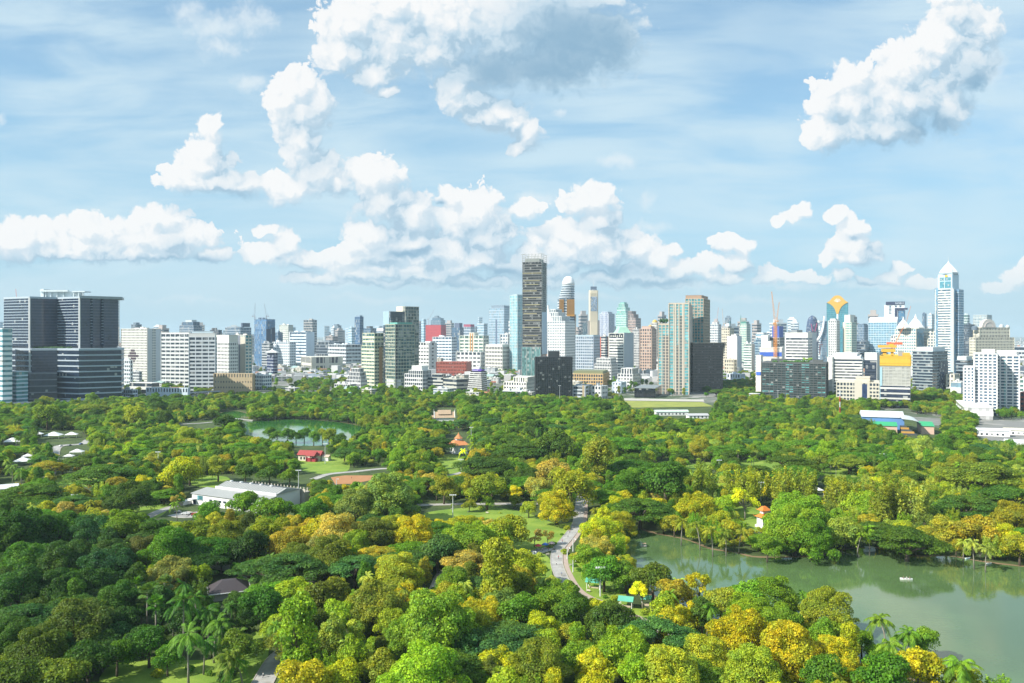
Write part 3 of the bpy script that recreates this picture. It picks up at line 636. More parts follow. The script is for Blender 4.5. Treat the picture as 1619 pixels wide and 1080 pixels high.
def skyscraper():
    """the tallest tower: unfinished, ochre and black floors, scaffold crown, pale side cladding"""
    r, w, d, Z, t = T('tallest tower, dark and unfinished, with ochre floor stripes and scaffold crown', 826, 856, 864, 414, 604, p=3.95, wall=(0.19,0.19,0.18), gl=(0.028,0.028,0.028), bf=0.24, th=18, roof=0, var=0.9, blinds=0.07, proud=0.6, crown=0.8, cat='skyscraper', name='skyscraper')
    Y = gY(604)
    sp = MB(); steel = paint((0.30, 0.32, 0.30), 0.6)
    zb, z2 = Z, gz(401, Y)
    for i in range(7):
        x = -w + w * i / 6
        for y in (0, d): sp.bar((x, y, zb - 3), (x, y, z2 - (6 if i % 3 == 1 else 0)), 0.7)
    for z in (Z + 4, Z + 9, z2 - 6, z2 - 1):
        for y in (0, d): sp.bar((-w - 1, y, z), (1, y, z), 0.5)
        for x in (-w, 0): sp.bar((x, -1, z), (x, d + 1, z), 0.5)
    sp.bar((-w - 4, 0, z2 - 1), (-w + 8, 0, z2), .6); sp.bar((-6, 0, z2), (7, 0, z2 - 1), .6); sp.bar((-w * .5, d / 2, Z), (-w * .45, d / 2, z2 + 2), .8)
    sp.box(-w + 5, -6, 4, d - 4, Z, Z + 8)
    sp.build('scaffold_crown', steel, r)
    # alternate bare and ochre-netted floors
    net = MB()
    for k, (ya, yb2) in enumerate(((431, 432.2), (443, 444), (449, 450), (459, 460.4), (470, 471), (481, 482.4), (488, 489), (495, 496.4), (506, 507), (517, 518.3), (530, 531), (538, 539), (543, 544))):
        net.box(-w * (1 - 0.06 * (k % 3)), -w * 0.08 * (k % 4), -0.95, -0.72, gz(yb2, Y), gz(ya, Y))
    net.build('ochre_netting', paint((0.33, 0.30, 0.17), 0.9), r)
    MB().box(0.75, 1.6, 1, d * .96, gz(560, Y), gz(493, Y)).build('side_cladding', paint((0.36, 0.47, 0.58), 0.5), r)
    sc2 = MB()
    for k in range(8): sc2.bar((1.4, d * k / 7, gz(493, Y)), (1.4, d * k / 7, Z), .45)
    for k in range(24): sc2.bar((1.4, 0, gz(493, Y) + (Z - gz(493, Y)) * k / 24), (1.4, d, gz(493, Y) + (Z - gz(493, Y)) * k / 24), .5)
    sc2.build('side_scaffold', steel, r)
    MB().box(-w - 1, -w * .02, -1.4, -0.75, 4, gz(549, Y)).build('lower_glazing', glass((0.10, 0.20, 0.20), 0.8, 0.12, 0.0, (3, 3, 5), 0.1), r)
    pm = MB()
    for k in range(5): x = -w - 1 + w * k / 4; pm.box(x - .4, x + .4, -1.9, -1.41, 4, gz(549, Y))
    pm.build('lower_mullions', paint((0.35, 0.38, 0.36)), r)
skyscraper()

def horned_white():
    """white residential tower, vertical bays, stepped roof with a curled horn"""
    r, w, d, Z, t = T('white residential tower with stepped roof and a curved horn', 866, 893, 909, 508, 596, p=4.2, wall=(0.76,0.76,0.74), gl=(0.14,0.19,0.23), bf=0.42, pier=5.2, pw=1.5, th=32, roof=0, dirt=0.05, tiers=((0.0,0.8,0.0,0.8,500,None),(0.08,0.6,0.0,0.7,494,None),(0.15,0.45,0,0.6,489,None)), cat='residential tower', name='residential_tower')
    Y = gY(596); z0 = gz(508, Y); z1 = gz(482, Y)
    g = MB(); n = 9
    for i in range(n):      # a blade that curls back as it climbs
        f0, f1 = i / n, (i + 1) / n
        xa = -w * (1 - 0.01 - 0.30 * (1 - f0) ** 2.2); 
        g.box(-w - .5, xa + .6, -.6, 5.5, z0 + (z1 - z0) * f0, z0 + (z1 - z0) * f1)
    g.build('roof_horn', paint((0.82, 0.82, 0.80), 0.7, 0.05), r)
horned_white()

def bullet_tower():
    Y = gY(590); r = empty('bullet_tower', (gx(896, Y), Y, 0)); tag(r, 'round shouldered tower with white bullet dome and gold net panels', 'skyscraper')
    R = 13.5 * Y / F; W = paint((0.66, 0.70, 0.72)); G = glass((0.10, 0.14, 0.18), 0.5)
    X = lambda px: gx(px, Y) - gx(896, Y)
    zs = lambda py: gz(py, Y)
    # shaft, a rounded slab
    MB().lathe([(R, 0), (R, zs(472))], 28, 0, R, 1, .8).build('shaft', G, r)
    for k in range(26):
        z = 10 + (zs(474) - 10) * k / 26
        MB().lathe([(R + .8, z), (R + .8, z + 2.2)], 28, 0, R, 1, .8).build('floor_band', W, r)
    # tapering upper drum leaning to the right, bands in silver
    n = 12
    for k in range(n):
        f0 = k / n; py0 = 472 - (472 - 450) * f0; py1 = 472 - (472 - 450) * (k + 1) / n
        xl = -12 + 6.5 * (k / n); x0, x1 = (xl) * Y / F, 13.5 * Y / F; rr = (x1 - x0) / 2; cx = (x0 + x1) / 2
        MB().lathe([(rr, zs(py0)), (rr, zs(py1) - .8)], 28, cx, R, 1, .8).build('drum_ring', paint((0.60, 0.66, 0.70), 0.35, 0.05) if k % 2 else G, r)
    rr = 10 * Y / F; cx = 3.7 * Y / F
    pr = [(rr, zs(450)), (rr * .98, zs(446)), (rr * .86, zs(442)), (rr * .66, zs(438.5)), (rr * .42, zs(436.6)), (rr * .1, zs(436))]
    MB().lathe(pr, 28, cx, R, 1, .8).build('bullet_dome', paint((0.82, 0.82, 0.82), 0.5, 0.03), r, smooth=True)
    gold = paint((0.50, 0.24, 0.04), 0.8, 0.3)
    gp = MB()
    for a, b in ((-11.5, -4.5), (0.5, 12.5)):
        gp.prism([(a * Y / F, R * .12), (b * Y / F, R * .12), (b * Y / F, R * .5), (a * Y / F, R * .5)], zs(500), zs(473.5))
    gp.build('gold_netting', gold, r)
    st = MB()
    for k in range(8): x = (-11.5 + k * 1.0) * Y / F if k < 8 else 0; st.box(x - .3, x + .3, R * .12 - .5, R * .12, zs(497), zs(474))
    for k in range(12): x = (0.5 + k * 1.07) * Y / F; st.box(x - .3, x + .3, R * .12 - .5, R * .12, zs(497), zs(474))
    st.build('net_poles', paint((0.35, 0.22, 0.10)), r)
    MB().box(13.6 * Y / F, 15.5 * Y / F, R * .6, R * 1.4, 0, zs(497)).build('rear_core', paint((0.42, 0.36, 0.30)), r)
bullet_tower()

def mural_tower():
    Y = gY(570); r = empty('hotel_skyscraper', (gx(939, Y), Y, 0)); tag(r, 'slender cream hotel tower with a painted mural and needle mast', 'skyscraper')
    s = Y / F; C = paint((0.62, 0.54, 0.40)); zs = lambda py: gz(py, Y)
    MB().prism([(-7*s, 2*s), (-5.6*s, 0), (5.6*s, 0), (7*s, 2*s), (7*s, 12*s), (-7*s, 12*s)], 0, zs(459)).build('shaft', C, r)
    for k in range(26):
        z = zs(508) + (zs(462) - zs(508)) * k / 26
        MB().box(-6.2*s, 6.2*s, -.5, 0.5, z, z + 1.3).build('floor_band', paint((0.5, 0.45, 0.36)), r)
    mur = MB(); mur.box(-5.2*s, 5.2*s, -1.1, -.52, zs(492), zs(469)); mur.build('mural', glass((0.16, 0.22, 0.30), 0.9, 0.6, 0.0, (3.5, 3.5, 3.0), 0.25), r)
    mk = MB()
    for cx, cz in ((-2.6, 487), (0.4, 487), (3.2, 486.5)): mk.lathe([(1.2*s, 0), (.7*s, .1)], 12).v
    # two arches over the mural
    for cx in (-2.4, 2.6):
        pts = [(cx * s + 1.9 * s * math.cos(a), -.9, zs(467.5) + 3.8 * s * math.sin(a)) for a in [math.pi * i / 8 for i in range(9)]]
        mk = MB().tube(pts, [.5] * 9, 5); mk.build('arch', paint((0.66, 0.58, 0.40)), r)
    MB().prism([(-4.6*s, 1*s), (4.6*s, 1*s), (4.6*s, 10*s), (-4.6*s, 10*s)], zs(459), zs(453)).build('observation_deck', paint((0.10, 0.14, 0.20)), r)
    MB().lathe([(5.4*s, zs(459)), (5.4*s, zs(458.2))], 20, 0, 5*s).build('deck_ring', paint((0.45, 0.48, 0.5)), r)
    MB().bar((0, 5*s, zs(453)), (0, 5*s, zs(441)), 1.4, .5).build('mast', paint(LGREY), r)
    MB().box(-9*s, 9*s, .8*s, 11*s, 0, zs(507)).build('podium', paint((0.3, 0.27, 0.25)), r)
mural_tower()
# ---- centre
T('black glass cube office with a darker upper box', 847, 905, 906, 565, 633, p=3.2, wall=(0.02,0.022,0.028), gl=(0.014,0.018,0.024), bf=0.12, pier=3, pw=0.35, th=-3, roof=0, proud=0.25, var=0.9, blinds=0.03, depth=38, mul=(0.05,0.055,0.06), tiers=((0.36,0.66,0.2,0.8,556,(0.03,0.035,0.04)),), cat='office block', name='black_office')
T('pale hospital block under a blue grey hipped roof', 908, 938, 948, 532, 592, p=4.4, wall=(0.50,0.56,0.62), gl=G_BL, bf=0.4, pier=6, pw=1.6, th=25, roof=0, tiers=((0,1,0,1,530,(0.42,0.54,0.60)),), cat='hospital block', name='hospital_block')
T('grey banded office with dark ribbon windows below the mural tower', 925, 943, 949, 546, 590, p=4.6, wall=(0.60,0.58,0.52), gl=G_DK, bf=0.45, th=35, roof=1, cat='office block', name='office_block')
T('black glass block at the foot of the mural tower', 921, 940, 951, 510, 560, p=4, wall=(0.05,0.08,0.10), gl=(0.03,0.06,0.08), bf=0.1, th=30, cat='office block', name='office_block', panels=[('R',0.1,1,506,None,(0.10,0.22,0.24))])
T('striped blue and white twin apartment tower right of the mural tower', 948, 962, 971, 496, 565, p=3, wall=(0.62,0.66,0.72), gl=(0.05,0.09,0.20), bf=0.08, pier=7, pw=3, th=40, proud=0.9, tiers=((0.2,0.8,0.1,0.9,493,None),), roof=0, cat='apartment tower', name='apartment_tower')
T('narrow tower with red corner stripes and pale balconies', 949, 957, 963, 532, 585, p=4, wall=(0.58,0.56,0.52), gl=G_DK, bf=0.4, th=38, panels=[('L',0,0.16,533,None,(0.5,0.10,0.05)),('R',0.6,0.9,533,None,(0.5,0.10,0.05))], cat='apartment tower', name='apartment_tower')
T('teal green stepped tower with a pale square crown', 974, 990, 998, 495, 560, p=3.6, wall=(0.50,0.66,0.58), gl=(0.08,0.28,0.26), bf=0.35, pier=6, pw=1.4, th=36, roof=0, tiers=((0.08,0.9,0.05,0.9,486,None),(0.2,0.78,0.1,0.8,480,None),(0.3,0.7,0.2,0.7,478,(0.15,0.40,0.34))), cat='hotel tower', name='hotel_tower')
T('rose brown stepped tower behind the teal green crown', 993, 1005, 1013, 503, 566, p=4, wall=(0.40,0.30,0.26), gl=G_DK, bf=0.45, pier=5, pw=1.6, th=38, roof=0, tiers=((0,0.75,0,0.9,497,None),(0,0.5,0,0.8,492,None)), cat='apartment tower', name='apartment_tower')
def green_pyramid():
    r, w, d, Z, t = T('white banded office with a pale green pyramid roof', 963, 986, 1001, 527, 598, p=4.4, wall=(0.72,0.72,0.66), gl=G_DK, bf=0.55, th=34, roof=0, pier=30, pw=2.5, panels=[('R',0.0,1.0,526,None,(0.34,0.40,0.44))], cat='office tower')
    MB().lathe([(w * .62, Z + 1), (w * .48, Z + 7), (w * .34, Z + 15), (w * .3, Z + 16)], 4, -w * .42, d * .5).build('pyramid_roof', paint((0.34, 0.56, 0.44), 0.5), r)
    g = MB()
    for k in range(7): x = -w + w * (k + .5) / 7; g.box(x - 1.4, x + 1.4, -1, 0.2, Z - 9, Z - 1.5)
    g.build('arcade_window', glass(G_BK), r)
green_pyramid()
T('grey tower slab right of the pyramid roofed office', 1000, 1010, 1014, 521, 585, p=4, wall=(0.48,0.48,0.47), gl=G_DK, bf=0.4, pier=5, pw=1.5, th=40, cat='apartment tower', name='apartment_tower')
T('rose and grey apartment tower below the gold domes', 1012, 1030, 1037, 520, 590, p=4.6, wall=(0.50,0.36,0.28), gl=G_DK, bf=0.42, pier=6.5, pw=2.6, th=34, roof=0, tiers=((0.1,0.9,0.1,0.9,516,(0.45,0.33,0.28)),), cat='apartment tower', name='apartment_tower')
def domed(label, x0, xm, x1, yt, yb, dpx, wall):
    r, w, d, Z, t = T(label, x0, xm, x1, yt, yb, p=4.2, wall=wall, gl=G_DK, bf=0.45, pier=5, pw=1.8, th=36, roof=0, cat='apartment tower', name='domed_tower')
    R = dpx * gY(yb) / F
    MB().lathe([(R * 1.05, Z + .8), (R * 1.05, Z + 3)], 20, -w / 2, d / 2).build('dome_drum', paint((0.6, 0.56, 0.45)), r)
    MB().lathe([(R, Z + 3), (R * .97, Z + 3 + R * .35), (R * .8, Z + 3 + R * .7), (R * .45, Z + 3 + R * .98), (R * .05, Z + 3 + R * 1.15)], 20, -w / 2, d / 2).build('gold_dome', paint((0.60, 0.38, 0.06), 0.35), r, smooth=True)
domed('cream tower with the higher of the two gold domes', 1028, 1038, 1043, 511, 570, 4.2, (0.62, 0.60, 0.54))
domed('brown tower with the lower of the two gold domes', 1020, 1030, 1036, 519, 576, 3.6, (0.42, 0.34, 0.30))
T('orange and cream balcony condominium behind the black glass cube', 904, 953, 963, 592, 612, p=4.6, wall=(0.62,0.42,0.20), gl=G_DK, bf=0.35, pier=5, pw=1.4, th=14, roof=0, tiers=((0.02,0.98,0.1,0.9,588,(0.20,0.22,0.12)),), cat='condominium', name='condominium_block')
T('white stepped apartment block above the orange condominium', 940, 966, 976, 576, 604, p=4.2, wall=WHITE, gl=G_DK, bf=0.45, pier=4, pw=1.1, th=28, roof=0, tiers=((0.08,0.92,0.1,1,567,None),), cat='apartment block', name='apartment_block')
T('grey white office right of the black glass cube', 906, 925, 935, 611, 633, p=4.6, wall=(0.50,0.54,0.56), gl=G_DK, bf=0.45, pier=20, pw=2, th=18, roof=1, panels=[('L',0.78,0.95,609,None,(0.40,0.32,0.2))], cat='office block', name='office_block')
T('white house with dark triangular gables near the grey white office', 936, 950, 960, 611, 632, p=6, wall=WHITE, gl=G_DK, bf=0.6, pier=6, pw=2.5, th=35, roof=1, cat='house', name='white_house')
T('white house with terraces between the condominium and the glass towers', 977, 1000, 1012, 592, 612, p=5, wall=WHITE, gl=G_DK, bf=0.55, pier=6, pw=2.2, th=30, roof=0, tiers=((0.2,0.9,0.1,0.9,583,None),), cat='house', name='white_house')
T('pale blue white house at the foot of the white terraces', 969, 981, 989, 605, 622, p=5, wall=(0.62,0.70,0.78), gl=G_DK, bf=0.6, pier=6, pw=3, th=30, cat='house', name='white_house')
T('low white stepped hotel left of the black glass cube', 797, 832, 847, 605, 628, p=5, wall=(0.74,0.72,0.64), gl=G_DK, bf=0.5, pier=4.6, pw=1.9, th=24, roof=0, tiers=((0.4,1,0.1,1,597,None),), cat='hotel', name='white_hotel')
T('long low white and grey banded building at the park edge', 795, 825, 836, 619, 631, p=4.5, wall=(0.62,0.66,0.66), gl=G_DK, bf=0.5, th=20, cat='low building', name='low_building')
T('dark glass pavilion with a broad grey roof beside the yellow field', 1003, 1036, 1046, 614, 629, p=12, wall=(0.22,0.25,0.26), gl=G_BK, bf=0.1, th=18, roof=0, cat='pavilion', name='glass_pavilion')

# ---- the teal glass condominium pair
def teal_pair():
    r, w, d, Z, t = T('tall teal glass condominium with a beige frame and pale flank', 1058, 1089, 1098, 480, 624, p=4.7, wall=(0.56,0.48,0.38), gl=(0.12,0.34,0.38), bf=0.16, pier=9.5, pw=1.9, th=14, roof=0, proud=0.6, var=0.7, blinds=0.10, crown=2.5, panels=[('R',0,1,478,None,(0.46,0.40,0.34)),('L',0.30,0.36,480,None,(0.60,0.54,0.45),1.0),('L',0.66,0.72,480,None,(0.60,0.54,0.45),1.0),('L',0.37,0.47,545,None,(0.10,0.12,0.12),.55),('L',0.56,0.65,500,None,(0.10,0.12,0.12),.55)], cat='condominium tower', name='condominium_tower')
    r, w, d, Z, t = T('teal glass condominium wing with a roof terrace and trees', 1041, 1058, 1059, 513, 623, p=4.7, wall=(0.56,0.48,0.38), gl=(0.13,0.36,0.40), bf=0.18, pier=8, pw=1.4, th=14, roof=0, proud=0.6, var=0.7, crown=3.0, depth=30, panels=[('L',0.45,0.95,530,None,(0.14,0.14,0.14),0.5)], cat='condominium tower', name='condominium_tower')
    for px in (-0.25, -0.55, -0.8):
        g = MB().bar((w * px, 6, Z), (w * px, 6, Z + 5), .6)
        g.build('terrace_trunk', paint((0.10, 0.07, 0.05)), r); MB().blob((w * px, 6, Z + 7), (3.2, 3.2, 3.4), 10, 7, .35).build('terrace_crown', paint((0.03, 0.09, 0.03), 0.9, 0.6, 0.0, 0.8), r)
teal_pair()
T('brown framed glass tower rising behind the teal condominium', 1084, 1112, 1122, 472, 612, p=4.6, wall=(0.46,0.36,0.26), gl=(0.06,0.20,0.22), bf=0.22, pier=6, pw=1.2, th=22, roof=0, var=0.85, blinds=0.15, tiers=((0,0.9,0.0,1,467,(0.36,0.24,0.16)),), cat='condominium tower', name='condominium_tower')
def dark_curve():
    Y = gY(620); r = empty('hotel_block', (gx(1096, Y), Y, 0), math.radians(4)); tag(r, 'broad dark brown hotel block with an outward curving right edge', 'hotel')
    n = 19; zt = gz(543, Y); W = paint((0.17, 0.145, 0.13), 0.8); G = glass((0.05, 0.055, 0.065), 0.6); s = Y / F
    for i in range(n):
        f = i / (n - 1); xr = (47.5 + 4.5 * f ** 3) * s; z = zt * i / n
        MB().box(0, xr - 1, 0.8, 40, z, z + zt / n).build('glazing', G, r)
        MB().box(-.5, xr, 0, 40.5, z, z + zt / n * .5).build('floor_band', W, r)
    g = MB()
    for k in range(22): x = 47.5 * s * k / 21; g.box(x - .55, x + .55, -.3, 1, 0, zt)
    g.build('pier_grid', W, r)
    MB().box(-.7, 53 * s, -.6, 41, zt, zt + 1.4).build('roof_slab', paint((0.34, 0.29, 0.22)), r)
    fin = MB()
    for k in range(7):
        f0, f1 = k / 7, (k + 1) / 7
        fin.bar(((48.5 + 4.0 * f0 ** 2) * s, -.8, zt * .8 + zt * .2 * f0), ((48.5 + 4.0 * f1 ** 2) * s, -.8, zt * .8 + zt * .2 * f1), 1.8)
    fin.build('curved_fin', paint((0.56, 0.48, 0.36)), r)
dark_curve()

# ---- right centre
T('white apartment tower under two faint cranes', 1122, 1135, 1140, 513, 585, p=3.8, wall=WHITE, gl=G_BL, bf=0.45, pier=5, pw=1.6, th=36, cat='apartment tower', name='apartment_tower')
T('beige tower with stepped grey roof and a teal spike', 1139, 1153, 1160, 519, 580, p=4, wall=(0.60,0.54,0.42), gl=G_DK, bf=0.5, pier=6, pw=2.5, th=36, roof=0, tiers=((0.1,0.8,0.1,0.9,516,(0.3,0.3,0.3)),(0.95,1.0,0.1,0.3,508,(0.08,0.22,0.26))), cat='apartment tower', name='apartment_tower')
crane('faint pink crane over the white apartment tower', 1133, 584, 512, (1136, 486), (0.55,0.33,0.30), 516)
crane('faint orange crane over the beige stepped tower', 1143.5, 579, 512, (1142, 488), (0.55,0.40,0.30), 518)
T('blank white slab tower with ribbed front and grey flank', 1150, 1165, 1172, 532, 590, p=4.2, wall=(0.80,0.76,0.72), gl=(0.5,0.48,0.46), bf=0.3, pier=2.6, pw=1.6, th=40, grough=0.8, blinds=0, panels=[('R',0,1,531,None,(0.48,0.54,0.60))], cat='office tower')
T('cream block with deep square windows below the ribbed slab', 1146, 1160, 1164, 569, 596, p=5, wall=(0.60,0.54,0.42), gl=G_DK, bf=0.45, pier=5, pw=2.2, th=38, cat='apartment block', name='apartment_block')
T('white houses clustered under the cream square window block', 1150, 1170, 1177, 592, 606, p=5, wall=(0.66,0.72,0.78), gl=G_DK, bf=0.5, pier=6, pw=3, th=35, cat='house', name='white_house')
def teal_spire():
    r, w, d, Z, t = T('pale tower with teal glass and a tall green corner pinnacle', 1170, 1180, 1186, 512, 578, p=3.6, wall=(0.58,0.62,0.54), gl=(0.08,0.26,0.24), bf=0.35, pier=5, pw=1.6, th=40, roof=0, cat='hotel tower', name='hotel_tower')
    g = MB(); Y = gY(578)
    for k, h in ((0, 497), (1, 503), (2, 505), (3, 505), (4, 505)):
        x = -w * (0.92 - k * .2); z2 = gz(h, Y); g.lathe([(1.5, Z), (1.5, Z + (z2 - Z) * .6), (.1, z2)], 4, x, 2)
    g.box(-w * .9, -w * .1, 1, d * .8, Z, Z + 6)
    g.build('pinnacle', paint((0.06, 0.26, 0.22), 0.4), r)
teal_spire()
T('white banded office with angled roof behind the park trees', 1176, 1188, 1193, 544, 592, p=3.8, wall=(0.66,0.70,0.68), gl=G_GR, bf=0.5, th=40, cat='office block', name='office_block', panels=[('R',0,1,544,None,(0.52,0.48,0.42))])
T('blue grey block with bright cables left of the construction core', 1192, 1203, 1210, 537, 588, p=4, wall=(0.30,0.42,0.48), gl=G_BL, bf=0.3, pier=6, th=42, cat='office block', name='office_block')
T('white round topped building on the skyline left of the orange crane', 1195, 1207, 1214, 528, 570, p=5, wall=WHITE, gl=G_LT, bf=0.6, th=42, roof=0, tiers=((0.1,0.9,0.1,0.9,526,WHITE),), cat='office block', name='office_block')
def core_site():
    r, w, d, Z, t = T('white construction core with a broad blue stripe', 1201, 1236, 1242, 550, 600, p=5, wall=(0.76,0.73,0.66), gl=(0.62,0.60,0.55), bf=0.2, th=20, roof=0, grough=0.9, blinds=0, var=0.1, panels=[('L',0,1,557,563.5,(0.04,0.12,0.50),0.9)], tiers=((0.05,0.5,0.1,0.9,540,(0.74,0.71,0.64)),(0.05,0.35,0.1,0.9,530,(0.76,0.74,0.68))), cat='building site', name='construction_core')
    r2, w, d, Z, t = T('bare concrete frame floors topped with a blue hoarding', 1216, 1232, 1240, 534, 596, p=4.4, wall=(0.40,0.40,0.38), gl=(0.05,0.05,0.055), bf=0.3, pier=5, pw=0.7, th=30, roof=0, grough=0.8, blinds=0, tiers=((0.25,0.95,0.1,0.9,516,(0.05,0.10,0.38)),), cat='building site', name='unfinished_block')
core_site()
T('tall narrow cream wall with a blue square at mid height', 1195, 1203, 1206, 562, 629, p=8, wall=(0.70,0.66,0.56), gl=(0.66,0.62,0.54), bf=0.3, th=42, roof=0, grough=0.9, blinds=0, var=0.05, panels=[('L',0.1,1,588,593.5,(0.04,0.13,0.52),0.9)], cat='building site', name='cream_wall')
crane('tall orange tower crane rising over the white construction core', 1225, 601, 508, (1220, 461), (0.72,0.30,0.06), 565, mast_w=3.6, bold=1.5)
crane('shorter orange crane just right of the tall orange crane', 1227.5, 600, 512, (1232, 478), (0.72,0.30,0.06), 565, mast_w=2.4, bold=1.2)
T('white office block with wide ribbon windows and slanted roof', 1241, 1277, 1291, 534, 590, p=4.6, wall=(0.74,0.72,0.68), gl=G_DK, bf=0.5, th=36, roof=0, tiers=((0.0,1,0,1,526,(0.70,0.68,0.62)),(0.2,0.45,0.2,0.8,522,(0.2,0.22,0.24))), panels=[('R',0.5,1,527,None,(0.56,0.60,0.64)),('L',0,0.05,526,None,WHITE)], cat='office block', name='office_block')
def teal_condo():
    r, w, d, Z, t = T('wide dark condominium slab with teal window columns and roof trees', 1205, 1305, 1309, 575, 634, p=3.6, wall=(0.10,0.11,0.11), gl=(0.03,0.05,0.055), bf=0.30, pier=6.2, pw=0.5, th=24, roof=0, proud=0.8, var=0.9, blinds=0.04, crown=2.4, cat='condominium', name='condominium_block')
    Y = gY(634); g = MB(); rg = random.Random(3)
    for k in range(16):
        f = k / 16
        for j in range(13):
            on = (k in (6, 7) or k in (10, 11)) or (k in (0, 1, 2) and j in (2, 3, 6, 8, 11)) or (k in (14, 15) and j % 2)
            if on and rg.random() < 0.8:
                z = Z * (1 - (j + 1) / 15.2); g.box(-w + w * f + .4, -w + w * (f + 1 / 16) - .3, -.3, .2, z, z + 2.0)
    g.build('teal_glazing', glass((0.14, 0.42, 0.42), 0.5, 0.1, 0.0, (3, 3, 3.6), 0.1), r)  # teal panes set among the dark ones
    MB().prism([(-w * .86, 3), (-w * .62, 3), (-w * .62, 16), (-w * .86, 16)], Z + 1, Z + 7).prism([(-w * .2, 3), (-w * .04, 3), (-w * .04, 16), (-w * .2, 16)], Z + 1, Z + 6).build('plant_room', paint((0.09, 0.10, 0.10)), r)
    b = MB()
    for k in range(34): b.blob((-w * rg.uniform(.22, .9), rg.uniform(1, 4), Z + 2 + rg.random() * 2), (2, 1.6, 1.7), 7, 4, .3)
    b.build('roof_planting', paint((0.06, 0.15, 0.03), 0.9, 0.5, 0.0, 0.8), r)
    MB().bar((-w * .28, 6, Z + 1), (-w * .28, 6, Z + 6), .6).build('terrace_trunk', paint((0.1, 0.07, 0.05)), r)
    g = MB()
    for k in range(12): g.blob((-w * .28 + rg.uniform(-6, 6), 6 + rg.uniform(-2, 2), Z + 7 + rg.uniform(-1, 1)), (2.6, 2.2, 1.2), 8, 5, .35)
    g.build('terrace_crown', paint((0.22, 0.36, 0.05), 0.9, 0.5, 0.0, 0.8), r)
teal_condo()
def curved_white():
    Y = gY(638); r = empty('curved_building', (gx(1196, Y), Y + 10, 0)); tag(r, 'small white curved building with round balconies at the slab foot', 'low building')
    for k in range(4):
        MB().lathe([(8.6, k * 3.6), (8.6, k * 3.6 + 1.9)], 24).build('floor_band', paint(WHITE), r)
        MB().lathe([(7.9, k * 3.6 + 1.9), (7.9, k * 3.6 + 3.6)], 24).build('glazing', glass(G_DK), r)
    MB().lathe([(8.8, 14.4), (8.8, 15.2)], 24).build('roof_slab', paint(WHITE), r)
curved_white()
def egg_tower():
    Y = gY(580); r = empty('egg_tower', (gx(1288, Y), Y, 0)); tag(r, 'dark egg shaped glass tower with two red stripes', 'office tower'); s = Y / F
    prof = [(9, 555), (9.8, 535), (9.6, 522), (8.6, 511), (6.6, 503), (3.4, 499.5), (.4, 498.5)]
    n = 20; ps = []
    for i in range(n + 1):
        py = 560 - 61.3 * i / n
        for (r0, y0), (r1, y1) in zip(prof, prof[1:]):
            if y1 <= py <= y0: rr = r0 + (r1 - r0) * (y0 - py) / (y0 - y1); break
        else: rr = 9
        ps.append((rr * s, gz(py, Y)))
    MB().lathe([(ps[0][0], 0)] + ps, 20, 0, 10 * s, 1, .7).build('glazing', glass((0.06, 0.09, 0.16), 0.6), r)
    for i in range(1, n): 
        a = ps[i]; MB().lathe([(a[0] + .5, a[1] - .35), (a[0] + .5, a[1] + .35)], 20, 0, 10 * s, 1, .7).build('floor_band', paint((0.16, 0.20, 0.28)), r)
    m = paint((0.60, 0.06, 0.16), 0.4); g = MB()
    g.bar((-5 * s, 2 * s, gz(512, Y)), (-2.2 * s, 2 * s, gz(524, Y)), 1.3).bar((4.5 * s, 2 * s, gz(511, Y)), (1 * s, 2 * s, gz(524, Y)), 1.3); g.build('red_ribbon', m, r)
egg_tower()
crane('red crane base behind the white sail shaped blade', 1296, 588, 545, (1289, 530), (0.62,0.10,0.12), 560)
def sail():
    Y = gY(584); s = Y / F; r = empty('sail_tower', (gx(1301, Y), Y, 0)); tag(r, 'pale tower edged by a white curved sail left of the gold crowned tower', 'office tower')
    MB().box(-1*s, 7*s, 1*s, 9*s, 0, gz(508, Y)).build('shaft', glass((0.16, 0.24, 0.32), 0.6), r)
    for k in range(16): z = gz(560, Y) + (gz(509, Y) - gz(560, Y)) * k / 16; MB().box(-1.1*s, 7.1*s, .7*s, 9.1*s, z, z + 1.2).build('floor_band', paint((0.42, 0.50, 0.56)), r)
    pts = [(-15 * s + 17 * s * math.sin(math.pi / 2 * i / 12), 0, gz(541 - 41 * (1 - math.cos(math.pi / 2 * i / 12)), Y)) for i in range(13)]
    MB().tube(pts, [1.2 + 3.2 * math.sin(math.pi * (i + 2) / 15) for i in range(13)], 8).build('sail_blade', paint((0.76, 0.78, 0.80), 0.4, 0.05), r, smooth=True)
sail()
